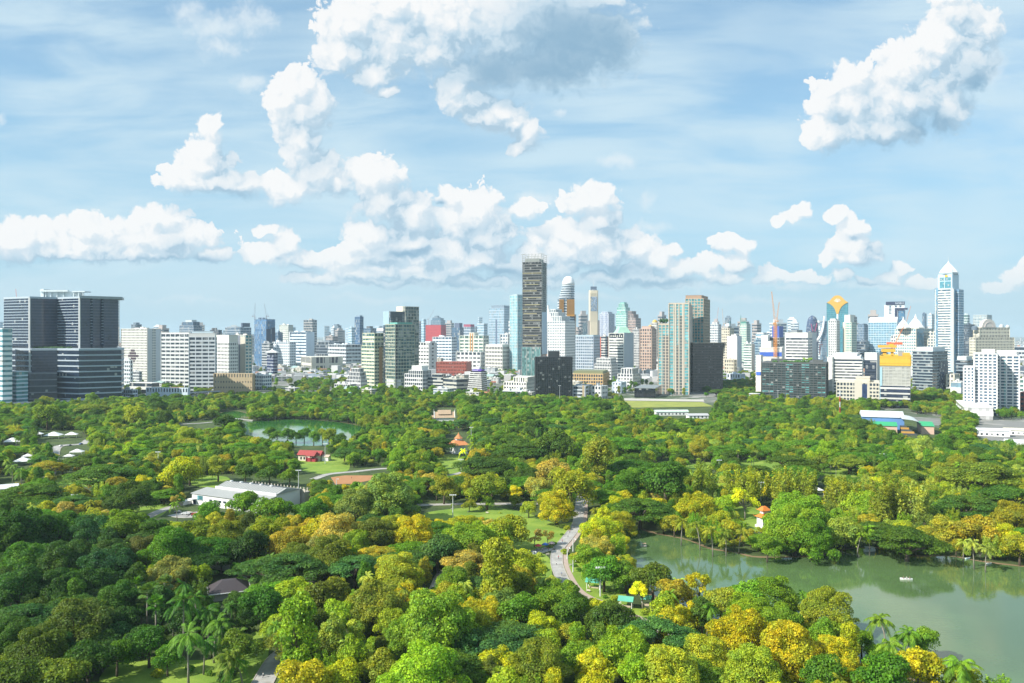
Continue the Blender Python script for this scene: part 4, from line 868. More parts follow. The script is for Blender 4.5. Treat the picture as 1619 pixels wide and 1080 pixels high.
def gold_fan():
    r, w, d, Z, t = T('teal glass tower crowned by a golden fan with white tracery', 1307, 1341, 1342, 478.5, 578, p=3.4, wall=(0.16,0.34,0.38), gl=(0.05,0.22,0.28), bf=0.12, pier=3.5, pw=0.5, th=21, roof=0, var=0.5, blinds=0.02, cat='office tower', depth=40)
    Y = gY(578); s = Y / F; cx = -w / 2; W = w / 34.0
    def Q(x, py): return (cx + x * W, gz(py, Y))
    out = [(-17, 478.2), (-12.5, 475.5), (-8, 470.5), (-4.6, 467.6), (0, 466.6), (4.6, 467.6), (8, 470.5), (12.5, 475.5), (17, 478.2), (11.5, 480.5), (7.2, 484), (4.2, 488.5), (2.6, 493), (1.9, 496), (-1.9, 496), (-2.6, 493), (-4.2, 488.5), (-7.2, 484), (-11.5, 480.5)]
    pts = [Q(*p) for p in out]; g = MB(); n = len(pts)
    v = [(x, -2.0, z) for x, z in pts] + [(x, 3.0, z) for x, z in pts]
    g.add(v, [tuple(range(n)), tuple(range(2 * n - 1, n - 1, -1))] + [(i, i + n, (i + 1) % n + n, (i + 1) % n) for i in range(n)])
    g.build('gold_fan', paint((0.62, 0.36, 0.06), 0.5, 0.05), r)
    tr = MB()                                   # white petals of tracery
    for a in (-62, -36, -12, 12, 36, 62):
        a = math.radians(a); x0, z0 = Q(0, 477.5)
        tip = (x0 + math.sin(a) * 6.2 * W, -2.3, z0 + math.cos(a) * 6.0 * s)
        for sgn in (-1, 1):
            b = a + sgn * 0.22; mid = (x0 + math.sin(b) * 3.8 * W, -2.3, z0 + math.cos(b) * 3.8 * s)
            tr.tube([(x0, -2.3, z0), mid, tip], [.55, .75, .3], 5)
    tr.build('tracery', paint((0.80, 0.76, 0.72), 0.5), r)
    MB().box(cx - 1.4 * W, cx + 1.4 * W, -1.6, .3, gz(530, Y), gz(496.5, Y)).build('white_mullion', paint((0.72, 0.78, 0.80)), r)
gold_fan()
T('slender white tower with square windows before the gold crowned tower', 1310, 1322, 1327, 507, 590, p=3.8, wall=WHITE, gl=G_DK, bf=0.45, pier=5, pw=2.3, th=44, roof=0, dirt=0.05, tiers=((0.15,0.85,0.1,0.9,504,WHITE),), cat='apartment tower', name='apartment_tower')
T('cream and teal apartment tower right of the slender white tower', 1333, 1346, 1354, 510, 590, p=3.8, wall=(0.60,0.62,0.52), gl=(0.08,0.26,0.26), bf=0.4, pier=5, pw=1.2, th=44, roof=0, tiers=((0.1,0.8,0.1,0.9,498,(0.66,0.66,0.60)),), panels=[('L',0,0.3,510,None,(0.66,0.62,0.5))], cat='apartment tower', name='apartment_tower')
T('brown grey rounded tower right of the gold crowned tower', 1346, 1350, 1355, 501, 572, p=4, wall=(0.30,0.28,0.24), gl=G_DK, bf=0.2, th=48)
T('dark blue grey pair of towers left of the sloped glass roof', 1354, 1366, 1374, 514, 575, p=3.6, wall=(0.24,0.32,0.40), gl=G_BL, bf=0.3, pier=6, pw=1, th=44, tiers=((0.2,0.8,0.1,0.9,512,None),), roof=0)
T('dark block beneath the blue grey pair of towers', 1354, 1368, 1375, 540, 588, p=4, wall=(0.14,0.19,0.24), gl=G_DK, bf=0.3, th=44, cat='office block', name='office_block')
def sloped_glass():
    r, w, d, Z, t = T('blue glass office with a sloping white ribbed roof', 1373, 1418, 1421, 510, 588, p=3.6, wall=(0.48,0.62,0.70), gl=(0.12,0.26,0.36), bf=0.28, pier=7, pw=1.0, th=27, roof=0, cat='office block', name='glass_office', depth=30)
    Y = gY(588); z2 = gz(500.5, Y)
    g = MB().add([(-w, 0, Z + .8), (0, 0, Z + .8), (0, d, Z + .8), (-w, d, Z + .8), (-w, d * .6, z2), (0, d * .6, z2)], [(0, 1, 5, 4), (1, 2, 5), (2, 3, 4, 5), (3, 0, 4), (3, 2, 1, 0)])
    g.build('sloping_roof', paint((0.76, 0.76, 0.74), 0.5, 0.05), r)
    rb = MB()
    for k in range(13): x = -w + w * k / 12; rb.bar((x, 0, Z + 1), (x, d * .6, z2 + .3), .5)
    rb.build('roof_rib', paint((0.46, 0.50, 0.52)), r)
sloped_glass()
def sign_tower():
    Y = gY(580); s = Y / F
    r = empty('sign_tower', (gx(1416, Y), Y, 0), -math.atan((1416 - 809.5) / F)); tag(r, 'white tower with a dark rooftop sign and framed dark bay', 'office tower')
    k = s * math.cos(math.atan((1416 - 809.5) / F)) ; z = lambda py: gz(py, Y)
    Wm = paint((0.72, 0.74, 0.74)); dk = paint((0.03, 0.04, 0.09), 0.5)
    MB().box(-18*k, 14*k, 0, 22, 0, z(482)).build('shaft', Wm, r)
    g = MB()
    for i in range(5): g.box(-11*k, -6.5*k, -.5, .2, z(496 - i * 2.1), z(494.9 - i * 2.1))
    for a in (-10, -1, 6): g.box(a*k, (a+3)*k, -.5, .2, z(485.8), z(483.2))
    g.build('window_row', glass(G_BL), r)
    MB().box(-15.5*k, 14.5*k, -2, 10, z(482), z(477)).build('roof_sign', dk, r)
    fr = MB(); fr.box(-1.5*k, 19*k, -3, 6, z(490), z(487)); fr.box(-1.5*k, 2*k, -3, 6, z(515), z(490)); fr.box(3.5*k, 15*k, -2.6, 6, 0, z(491)); fr.build('dark_frame', dk, r)
    MB().box(4.5*k, 14*k, -3.3, -2.61, z(520), z(492)).build('glazing', glass((0.07, 0.16, 0.26), 0.8, 0.12, 0, (3, 3, 4)), r)
    c = D.curves.new('sign_text', 'FONT'); c.body = 'NOBLE'; c.size = 4.2 * s; c.align_x = 'CENTER'; c.extrude = 0.3; c.space_character = 1.05
    o = D.objects.new('sign_lettering', c); COL.objects.link(o); o.parent = r; o.rotation_euler = (math.pi / 2, 0, 0); o.location = (6.2*k, -2.4, z(481)); c.materials.append(paint((0.62, 0.70, 0.76)))
    bpy.context.view_layer.update(); me = D.meshes.new_from_object(o.evaluated_get(bpy.context.evaluated_depsgraph_get())); o2 = link('sign_lettering', me, r, tuple(o.location)); o2.rotation_euler = o.rotation_euler; o2.scale = (0.92, 1, 1); D.objects.remove(o)
sign_tower()
crane('thin orange crane leaning right beside the sign tower', 1432, 592, 512, (1440, 484), (0.62,0.22,0.08), 545)
def twin_pyramids():
    r, w, d, Z, t = T('cream and glass complex with twin white tent shaped roofs', 1416, 1448, 1475, 520, 596, p=4.6, wall=(0.66,0.64,0.54), gl=(0.10,0.24,0.32), bf=0.42, pier=6, pw=1.8, th=48, roof=0, panels=[('R',0.05,0.45,517,None,glass((0.14,0.30,0.40)),.9)], cat='office complex', name='tent_roofed_complex')
    Y = gY(596)
    for (px, top, hw) in ((1433.5, 500, 9.5), (1453, 496.5, 11.5)):
        zt = gz(top + 4, Y); R = hw * Y / F
        c, s_ = math.cos(t), math.sin(t); X, YY = gx(px, Y) - r.location.x, 18.0
        lx, ly = X * c - YY * s_, X * s_ + YY * c
        MB().lathe([(R * 1.1, Z + .7), (R * 1.1, Z + 3.2)], 8, lx, ly).build('roof_drum', paint((0.62, 0.60, 0.52)), r)
        H = zt - Z - 3.2
        MB().lathe([(R * 1.12, Z + 3.2), (R * .82, Z + 3.2 + H * .34), (R * .5, Z + 3.2 + H * .62), (R * .2, Z + 3.2 + H * .86), (.15, zt + H * .25)], 8, lx, ly).build('tent_roof', paint((0.78, 0.78, 0.76), 0.4, 0.05), r)
        rb = MB()
        for k in range(8):
            a = 2 * math.pi * k / 8; rb.bar((lx + R * 1.12 * math.cos(a), ly + R * 1.12 * math.sin(a), Z + 3.4), (lx + R * .5 * math.cos(a), ly + R * .5 * math.sin(a), Z + 3.5 + H * .62), .5)
        rb.build('roof_rib', paint((0.5, 0.52, 0.54)), r)
twin_pyramids()
T('cream office wing left of the twin tent roofs', 1409, 1424, 1430, 531, 594, p=5, wall=(0.70,0.68,0.62), gl=G_BL, bf=0.45, pier=7, pw=2, th=46, cat='office block', name='office_block')
T('cream office wing with square windows left of the pyramid topped tower', 1467, 1480, 1487, 526, 596, p=4.6, wall=(0.62,0.60,0.50), gl=G_BL, bf=0.45, pier=6, pw=2, th=46, cat='office block', name='office_block')
T('dark tilted slab on the skyline behind the twin tent roofs', 1458, 1462, 1465, 496, 560, p=4, wall=(0.10,0.15,0.24), gl=G_BL, bf=0.1, th=48)
T('small dark slab between the two tent roofs on the skyline', 1444, 1448, 1451, 503, 560, p=4, wall=(0.12,0.18,0.26), gl=G_BL, bf=0.1, th=48, cat='office block', name='office_block')
T('white round ended tower just left of the pyramid topped tower', 1467, 1473, 1477, 497, 566, p=4, wall=WHITE, gl=G_LT, bf=0.4, pier=4, pw=1.2, th=48, cat='apartment tower', name='apartment_tower')

def pyramid_tower():
    r, w, d, Z, t = T('very tall silver blue tower with a white pyramid roof and spire', 1480, 1507, 1519, 457, 604, p=4.0, wall=(0.60,0.60,0.57), gl=(0.07,0.13,0.18), bf=0.5, pier=40, pw=3, th=50, roof=0, dirt=0.05, cat='skyscraper', name='skyscraper', panels=[('L',0,0.12,455,None,glass((0.14,0.26,0.36)),.6),('L',0.86,1,455,None,(0.42,0.56,0.66),.9),('R',0,1,457,None,glass((0.16,0.30,0.42),0.3),.6)])
    Y = gY(604); z = lambda py: gz(py, Y)
    def lp(px, dy):
        X, YY = gx(px, Y + dy) - r.location.x, dy; c, s_ = math.cos(t), math.sin(t)
        return X * c - YY * s_, X * s_ + YY * c
    cx, cy = -w * .5, d * .5
    a = [(-w * .92, d * .06), (-w * .08, d * .06), (-w * .08, d * .94), (-w * .92, d * .94)]
    MB().prism(a, Z + .8, z(433)).build('upper_shaft', paint((0.46, 0.60, 0.68), 0.4, 0.05), r)
    g = MB()
    for f0, f1, y0, y1 in ((.14, .44, 438, 443), (.5, .9, 438, 443), (.14, .44, 444.5, 455), (.5, .9, 444.5, 455)):
        g.box(-w * .92 + w * .84 * f0, -w * .92 + w * .84 * f1, d * .06 - .7, d * .06 + .2, z(y1), z(y0))
    g.build('sky_window', glass((0.08, 0.24, 0.30), 0.3), r)
    MB().box(-w * .5, -w * .34, d * .06 - .9, d * .06, z(437.5), z(434.5)).build('gold_panel', paint((0.7, 0.42, 0.03)), r)
    R = w * .56
    MB().lathe([(R * 1.02, z(433.2)), (R * 1.04, z(430))], 8, cx, cy).build('roof_ring', paint((0.34, 0.42, 0.46)), r)
    MB().lathe([(R * .98, z(430)), (R * .80, z(425.5)), (R * .46, z(419.5)), (R * .16, z(415)), (.6, z(412)), (.2, z(409))], 8, cx, cy).build('pyramid_roof', paint((0.74, 0.75, 0.74), 0.4, 0.06), r)
    rb = MB()
    for k in range(8):
        an = 2 * math.pi * k / 8
        rb.bar((cx + R * .98 * math.cos(an), cy + R * .98 * math.sin(an), z(429.8)), (cx + R * .8 * math.cos(an), cy + R * .8 * math.sin(an), z(425.4)), .8); rb.bar((cx + R * .8 * math.cos(an), cy + R * .8 * math.sin(an), z(425.4)), (cx + R * .16 * math.cos(an), cy + R * .16 * math.sin(an), z(414.9)), .8, .4)
    rb.build('roof_rib', paint((0.30, 0.36, 0.40)), r)
    MB().bar((cx, cy, z(410)), (cx, cy, z(402)), .5, .15).build('spire', paint(LGREY), r)
    # shoulders
    MB().box(-w - 4.5, -w - .4, 3, d * .7, 0, z(455)).build('shoulder', glass((0.16, 0.28, 0.36)), r)
    MB().box(.8, 6.8, d * .35, d * .98, 0, z(457.5)).build('shoulder', glass((0.14, 0.24, 0.34)), r)
    for k in range(34):
        zz = 20 + (z(459) - 20) * k / 34
        MB().box(-w - 4.8, -w - .3, 2.7, d * .72, zz, zz + 1.2).box(.85, 7.1, d * .33, d, zz, zz + 1.2).build('floor_band', paint((0.40, 0.50, 0.56)), r)
pyramid_tower()
T('grey green tower slab behind the pyramid topped tower', 1522, 1530, 1533, 498, 566, p=4, wall=(0.50,0.56,0.56), gl=G_GR, bf=0.4, th=48, cat='apartment tower', name='apartment_tower')
T('glass and white frame tower behind the round pediment hotel', 1539, 1560, 1568, 498, 568, p=4.4, wall=(0.56,0.58,0.54), gl=(0.14,0.22,0.28), bf=0.2, pier=6, pw=1.6, th=46, roof=0, cat='office tower')
T('dark glass tower left of the round pediment hotel', 1524, 1532, 1541, 513, 580, p=4, wall=(0.10,0.14,0.18), gl=G_DK, bf=0.25, pier=6, th=46)
def pediment_hotel():
    r, w, d, Z, t = T('large cream hotel with a round pediment and rows of square windows', 1533, 1542, 1603, 534, 588, p=4.3, wall=(0.64,0.60,0.48), gl=G_DK, bf=0.45, pier=5.4, pw=2.2, th=74, roof=0, tiers=((0.0,1.0,0.1,0.88,518,None),), cat='hotel', name='pediment_hotel')
    Y = gY(588); z0 = gz(518, Y) + .8; R = d * .18
    pts = [(d * .34 + R * math.cos(a), z0 + R * .95 * math.sin(a)) for a in [math.pi * i / 14 for i in range(15)]]
    n = len(pts); v = [(1.5, y, z) for y, z in pts] + [(-8, y, z) for y, z in pts]
    MB().add(v, [tuple(range(n)), tuple(range(2 * n - 1, n - 1, -1))] + [(i, i + n, (i + 1) % n + n, (i + 1) % n) for i in range(n)]).build('pediment', paint((0.66, 0.60, 0.54)), r)
    pts = [(1.8, d * .34 + R * .6 * math.cos(a), z0 + R * .6 * math.sin(a)) for a in [math.pi * i / 12 for i in range(13)]]
    MB().tube(pts, [.7] * 13, 6).build('pediment_arch', paint((0.66, 0.56, 0.52)), r)
    MB().lathe([(7, z0), (7, z0 + 2), (6, z0 + 6), (3.6, z0 + 9), (1, z0 + 10.4)], 16, -6, d * .72).build('roof_dome', paint((0.42, 0.46, 0.48), 0.4), r)
    MB().lathe([(6, z0), (6, z0 + 1.5), (5, z0 + 4.5), (2.6, z0 + 7), (.8, z0 + 8)], 16, -3, d * .86).build('roof_dome', paint((0.50, 0.52, 0.50), 0.4), r)
    MB().lathe([(8, z0 - 8), (8, z0 + 1), (5, z0 + 3.4), (1, z0 + 4)], 16, -8, d * .04).build('roof_dome', paint((0.14, 0.18, 0.22), 0.4), r)
pediment_hotel()

# ---- right front
T('white trapezoid topped office with dark ribbon windows', 1308, 1363, 1369, 568, 628, p=4.6, wall=(0.74,0.73,0.69), gl=G_DK, bf=0.52, th=24, roof=0, tiers=((0.08,0.95,0.05,0.9,564,(0.74,0.73,0.7)),(0.2,0.85,0.1,0.8,560,(0.74,0.73,0.7))), panels=[('L',0,0.07,568,None,(0.74,0.73,0.69))], cat='office block', name='office_block', depth=30)
T('tall plain white strip building left of the trapezoid topped office', 1308, 1316, 1319, 565, 627, p=8, wall=(0.72,0.71,0.66), gl=(0.6,0.6,0.56), bf=0.4, th=46, roof=0, grough=0.9, blinds=0, var=0.05, cat='office block', name='office_block')
T('cream building with a grid of small square windows and blue centre', 1323, 1390, 1394, 606, 641, p=5.2, wall=(0.58,0.55,0.46), gl=G_DK, bf=0.42, pier=4.6, pw=1.4, th=24, roof=0, tiers=((0.45,0.78,0.1,0.9,599,(0.56,0.52,0.43)),), panels=[('L',0.60,0.72,608,None,glass((0.03,0.05,0.12)),.8),('L',0.42,0.60,602,None,(0.56,0.52,0.43),.7),('L',0.72,0.78,602,None,(0.56,0.52,0.43),.7)], cat='office building', name='grid_office', depth=35)
T('low cream and black banded building with a window grid', 1390, 1409, 1410, 607, 642, p=5.2, wall=(0.56,0.54,0.46), gl=G_DK, bf=0.42, pier=4.6, pw=1.4, th=26, roof=0, cat='office building', name='grid_office', depth=30)
T('white block over dark glass left of the yellow netting', 1367, 1386, 1391, 570, 618, p=5, wall=(0.06,0.08,0.12), gl=(0.025,0.035,0.055), bf=0.15, th=40, roof=0, tiers=((0,1,0,1,558,(0.74,0.74,0.72)),), panels=[('R',0,1,560,None,(0.66,0.66,0.62))], cat='office block', name='office_block')
def yellow_site():
    r, w, d, Z, t = T('unfinished concrete tower capped with bright yellow netting', 1392, 1439, 1444, 580, 645, p=4.8, wall=(0.46,0.46,0.42), gl=(0.34,0.34,0.31), bf=0.3, pier=5.5, pw=0.9, th=26, roof=0, grough=0.85, blinds=0.1, var=0.4, depth=34, panels=[('L',-0.02,0.06,581,None,(0.34,0.52,0.60),1.0),('L',0.0,1.0,611,None,glass((0.03,0.04,0.07)),1.3),('L',0.0,1.0,616,613,(0.62,0.62,0.60),1.8),('L',0.0,1.0,624,621.5,(0.55,0.55,0.52),1.8),('L',0.0,1.0,632,629.5,(0.55,0.55,0.52),1.8)], cat='building site', name='netted_tower')
    Y = gY(645); z = lambda py: gz(py, Y); yl = paint((0.70, 0.47, 0.05), 0.85, 0.1)
    g = MB().box(-w - 1, 1, -1, .2, z(578.5), z(563)).box(.2, 1.4, -1, d + 1, z(578.5), z(563)).box(-w - 1, -w, .2, d + 1, z(578.5), z(563)).box(-w - 1, 1, d, d + 1, z(578.5), z(563))
    g.build('yellow_netting', yl, r)
    v = MB()
    for k in range(26): x = -w - 1 + (w + 2) * k / 25; v.box(x - .13, x + .13, -1.25, -1.01, z(579), z(562))
    for py in (563, 566, 575, 578.5): v.box(-w - 1, 1, -1.3, -1.02, z(py) - .25, z(py) + .05)
    v.build('net_frame', paint((0.50, 0.28, 0.03)), r)
    pf = MB(); 
    pf.box(-w - 3.5, -w + 22, 2, 16, z(550), z(546)).box(-w + 1, -w + 20, 4, 18, z(557), z(551.5)).box(-w + 3, -w + 8, 6, 10, z(562), z(557)).box(-w + 14, -w + 18, 6, 10, z(562), z(557)).box(-w + 12, -w + 18, 3, 9, z(546), z(544))
    pf.box(-w + 30, -w + 40, 4, 14, z(563), z(558)); pf.build('yellow_formwork', paint((0.66, 0.36, 0.04), 0.8), r)
    MB().box(-w + 5, -3, 5, d - 4, Z, z(566)).box(-w + 24, -w + 32, 8, 18, z(566), z(556)).build('slab_core', paint((0.30, 0.30, 0.28)), r)
    MB().box(-w + 8, -w + 30, 12, 14, z(545), z(541.5)).build('red_platform', paint((0.6, 0.12, 0.05)), r)
yellow_site()
crane('orange red crane over the yellow netted tower', 1411, 642, 552, (1431, 512), (0.66,0.20,0.06), 566, mast_w=1.8)
T('dark round cornered office with silver bands right of the yellow netting', 1443, 1474, 1498, 556, 622, p=4.7, wall=(0.30,0.36,0.38), gl=G_DK, bf=0.32, th=50, roof=0, proud=0.8, tiers=((0.12,0.95,0.1,0.9,549.5,(0.66,0.70,0.70)),), panels=[('R',0.4,1,572,None,glass((0.03,0.045,0.08)),1.2)], cat='office block', name='round_office')
T('dark blue banded office half hidden by the white apartments', 1512, 1529, 1540, 570, 618, p=5, wall=(0.22,0.28,0.32), gl=G_DK, bf=0.35, th=48, roof=0, proud=0.8, tiers=((0.05,0.9,0.05,0.9,564,(0.62,0.64,0.62)),), cat='office block', name='round_office')
T('beige low building with roof trees left of the white apartments', 1497, 1508, 1516, 592, 621, p=6, wall=(0.66,0.62,0.52), gl=G_DK, bf=0.6, pier=6, pw=3, th=48, roof=1, cat='low building', name='low_building')
T('pale grey store building beside the white apartment block', 1503, 1519, 1528, 605, 629, p=9, wall=(0.62,0.62,0.58), gl=G_LT, bf=0.7, th=45, roof=1, cat='store building', name='store_building')
def white_flats():
    kw = dict(p=4.75, wall=(0.68,0.68,0.67), gl=G_BL, bf=0.38, dirt=0.05, cat='apartment block', name='white_apartments', roof=0)
    r, w, d, Z, t = T('large bright white apartment block with balconies, main body', 1541, 1576, 1580, 560, 657, th=29, pier=5.2, pw=1.7, depth=20, tiers=((0.35,0.92,0.0,0.9,554,(0.80,0.80,0.79)),), proud=0.6, **kw)
    r, w, d, Z, t = T('bright white apartment block, right wing with blue green glass', 1572, 1611, 1615, 563, 655, th=31, pier=7.4, pw=1.8, depth=20, tiers=((0.1,0.9,0.0,0.9,556,(0.80,0.80,0.79)),), proud=0.9, panels=[('L',0.0,0.08,562,None,glass((0.05,0.08,0.22)),.3),('L',0.40,0.52,566,None,glass((0.12,0.30,0.32)),.7)], **kw)
    r, w, d, Z, t = T('bright white apartment block, low left wing', 1524, 1540, 1543, 581, 656, th=30, pier=4.6, pw=1.9, depth=16, **kw)
    T('plain white car park base below the white apartment block', 1524, 1570, 1577, 645, 664, p=9, wall=(0.76,0.76,0.75), gl=(0.5,0.5,0.5), bf=0.8, th=24, roof=0, cat='podium', name='car_park_podium')
white_flats()
T('red brown block at the right frame edge', 1613, 1640, 1650, 622, 650, p=6, wall=(0.30,0.07,0.05), gl=G_DK, bf=0.5, pier=6, pw=2, th=42, roof=0, cat='office block', name='red_office')
T('pale block above the red brown one at the right frame edge', 1611, 1636, 1650, 601, 640, p=6, wall=(0.62,0.66,0.66), gl=G_GR, bf=0.5, pier=8, pw=2, th=42, roof=0, cat='office block', name='office_block')
T('hazy low white factory on the right horizon', 1603, 1640, 1660, 549, 575, p=6, wall=(0.5,0.54,0.58), gl=G_DK, bf=0.5, th=42, roof=1, cat='factory', name='factory_building')
# ---------------------------------------------------------------- low houses between the towers, far towers, hazy far city
solid = []                        # footprints already taken
for o in list(COL.objects):
    if o.parent is None and o.type == 'EMPTY' and o.get('_px') is not None or (o.parent is None and o.get('category') and o.type == 'EMPTY'):
        solid.append((o.location.x, o.location.y))
LAND_CITY = [('zigzag hospital', 100, 560), ('diamond mosaic slab', 222, 560), ('cream hotel slab', 385, 570), ('pagoda roofed office', 430, 575), ('cream civic building', 510, 575), ('slim blue tower', 568, 540), ('black condominium slab', 630, 550),
 ('red netted tower', 690, 530), ('red brown building', 718, 585), ('purple signed office', 757, 600), ('tallest dark tower', 845, 520), ('black glass cube', 876, 600), ('horned white tower', 888, 540), ('mural tower', 939, 500), ('green pyramid roof', 975, 560),
 ('teal condominium', 1075, 550), ('curving brown hotel', 1125, 580), ('ribbed white slab', 1160, 560), ('orange tower crane', 1225, 520), ('dark condominium slab', 1256, 600), ('gold crowned tower', 1324, 490), ('trapezoid topped office', 1340, 590), ('sloped glass roof', 1397, 530),
 ('yellow netted tower', 1415, 590), ('twin tent roofs', 1445, 530), ('pyramid topped tower', 1500, 500), ('round pediment hotel', 1568, 530), ('white apartment block', 1570, 610)]
def house_proto(name, w, d, n, st, wall, gl, kind):
    """a low block: wall body, one window_row per storey, roof with tank or gable"""
    root = empty(name, (0, 0, -50)); H = n * st; Wm = paint(wall, 0.8, 0.22); parts = []
    parts.append(MB().box(-w/2, w/2, -d/2, d/2, -0.5, H).mesh('wall', Wm))
    parts = [('wall', parts[0], (0, 0, 0))]
    g = MB(); k = max(2, int(w / 4.2)); k2 = max(2, int(d / 4.2))
    for i in range(k):
        x = -w/2 + w * (i + .5) / k; a = w / k * (.40 if kind != 'ribbon' else .49); g.box(x - a, x + a, -d/2 - .06, -d/2 + .2, 0, st * .46)
    for i in range(k2):
        y = -d/2 + d * (i + .5) / k2; a = d / k2 * .36; g.box(-w/2 - .06, -w/2 + .2, y - a, y + a, 0, st * .46); g.box(w/2 - .2, w/2 + .06, y - a, y + a, 0, st * .46)
    row = g.mesh('window_row', gl)
    for j in range(n): parts.append(('window_row', row, (0, 0, j * st + st * .32)))
    if kind == 'gable':
        g = MB().add([(-w/2-.5, -d/2-.5, H), (w/2+.5, -d/2-.5, H), (w/2+.5, d/2+.5, H), (-w/2-.5, d/2+.5, H), (-w/2-.5, 0, H + d * .28), (w/2+.5, 0, H + d * .28)], [(0, 1, 5, 4), (1, 2, 5), (2, 3, 4, 5), (3, 0, 4), (3, 2, 1, 0)])
        parts.append(('roof', g.mesh('roof', paint((0.40, 0.16, 0.10) if n < 3 else (0.30, 0.42, 0.40), 0.8, 0.3)), (0, 0, .01)))
    else:
        g = MB().box(-w/2 - .35, w/2 + .35, -d/2 - .35, d/2 + .35, H - .2, H + .5)
        parts.append(('roof', g.mesh('roof', paint((0.58, 0.58, 0.55), 0.9, 0.3)), (0, 0, .01)))
        parts.append(('plant_room', MB().box(-w * .3, -w * .05, -d * .2, d * .2, H + .4, H + 3).mesh('plant_room', Wm), (0, 0, .01)))
        parts.append(('roof_tank', MB().lathe([(1.4, H + .4), (1.4, H + 2.2), (.3, H + 2.8)], 10, w * .2, 0).mesh('roof_tank', paint(LGREY)), (0, 0, .01)))
    D.objects.remove(root); return name, parts, (w, d, H)
def stamp(proto, loc, rz, sz=(1, 1, 1)):
    nm, parts, _ = proto; e = empty(nm, loc, rz); e.scale = sz
    rf = e
    for pn, me, l in parts:
        o = link(pn, me, rf if pn in ('plant_room', 'roof_tank') else e, l)
        if pn == 'roof': rf = o
    return e
PR = [('small white block', house_proto('white_house', 20, 14, 4, 3.3, (0.60,0.60,0.58), glass(G_DK), 'flat')), ('white five storey block', house_proto('white_block', 26, 16, 5, 3.4, (0.58,0.60,0.61), glass(G_BL), 'ribbon')),
 ('cream block', house_proto('cream_block', 22, 15, 5, 3.3, (0.60,0.56,0.46), glass(G_DK), 'flat')), ('low grey block', house_proto('grey_block', 28, 16, 3, 3.6, (0.42,0.43,0.42), glass(G_DK), 'ribbon')),
 ('low house with a reddish gable roof', house_proto('gabled_house', 14, 10, 2, 3.1, (0.66,0.64,0.58), glass(G_DK), 'gable')), ('pale blue block', house_proto('blue_block', 20, 14, 6, 3.3, (0.52,0.60,0.66), glass(G_BL), 'flat')),
 ('pale block with a green grey gable roof', house_proto('gabled_block', 24, 15, 3, 3.4, (0.62,0.64,0.60), glass(G_DK), 'gable')), ('slim beige apartment block', house_proto('beige_apartments', 16, 14, 9, 3.2, (0.50,0.44,0.36), glass(G_DK), 'flat'))]
rc = random.Random(21); taken = list(solid); items = []
KEEP_ROOM = [(985, 600, 1130, 650), (1140, 600, 1195, 640), (475, 590, 545, 622)]
n_low = 0; k_ = 0
while n_low < 255 and k_ < 9000:
    k_ += 1
    Y = 1330 + 2300 * rc.random() ** 1.4; X = rc.uniform(-.63, .63) * Y; px, py = 809.5 + F * X / Y, HY + F * CAMH / Y
    if any(a < px < c and b < py < d for a, b, c, d in KEEP_ROOM): continue
    if Y < 1480 and not (540 < px < 850 or 1480 < px or 395 < px < 480): continue
    if 1190 < px < 1500 and Y < 1500: continue
    if any(abs(X - x) < 30 and abs(Y - 12 - y) < 30 for x, y in taken): continue
    wts = [6, 4, 4, 4, 5, 2, 3, 1.2 if Y > 1800 else 0]
    desc, pr = rc.choices(PR, wts)[0]; s = rc.uniform(.8, 1.25)
    e = stamp(pr, (X, Y, 0), math.radians(rc.choice((-28, -24, 15, -32, 62))), (s, s, rc.uniform(.85, 1.25)))
    e['category'] = 'house' if 'house' in desc else 'building'; e['group'] = 'low buildings between the towers'
    taken.append((X, Y)); items.append((e, '{} ' + desc, px, py - 8)); n_low += 1
LAND[:] = LAND_CITY; rank_labels(items)
# far towers on the horizon
def far_proto(name, w, d, H, wall, gl, step):
    n = int(H / 7); parts = [('glazing', MB().box(-w/2, w/2, -d/2, d/2, 0, H).mesh('glazing', glass(gl, cell=(6, 6, 7))), (0, 0, 0))]
    ring = MB().box(-w/2 - .6, w/2 + .6, -d/2 - .6, d/2 + .6, -1.8, 1.8).mesh('floor_band', paint(wall))
    for i in range(1, n + 1): parts.append(('floor_band', ring, (0, 0, i * H / n)))
    if step: parts.append(('plant_room', MB().box(-w * .3, w * .3, -d * .3, d * .3, H, H + step).mesh('plant_room', paint(wall)), (0, 0, 1.82)))
    return name, parts, (w, d, H)
FP = [('pale far tower', far_proto('far_tower', 30, 26, 95, (0.56,0.60,0.62), G_BL, 8)), ('dark far tower', far_proto('far_tower', 28, 28, 110, (0.14,0.19,0.24), G_DK, 6)), ('white far slab', far_proto('far_slab', 46, 20, 70, (0.68,0.68,0.66), G_BL, 5)),
 ('brownish far tower', far_proto('far_tower', 30, 24, 80, (0.38,0.34,0.32), G_DK, 8)), ('slim far tower', far_proto('far_tower', 20, 20, 105, (0.46,0.54,0.60), G_LT, 0))]
MAIN2 = MAIN + [(884, 912, 436, gY(590)), (930, 948, 450, gY(570)), (1276, 1300, 498, gY(580)), (1287, 1308, 500, gY(584)), (1396, 1434, 477, gY(580)), (1476, 1523, 402, gY(604))]
items = []
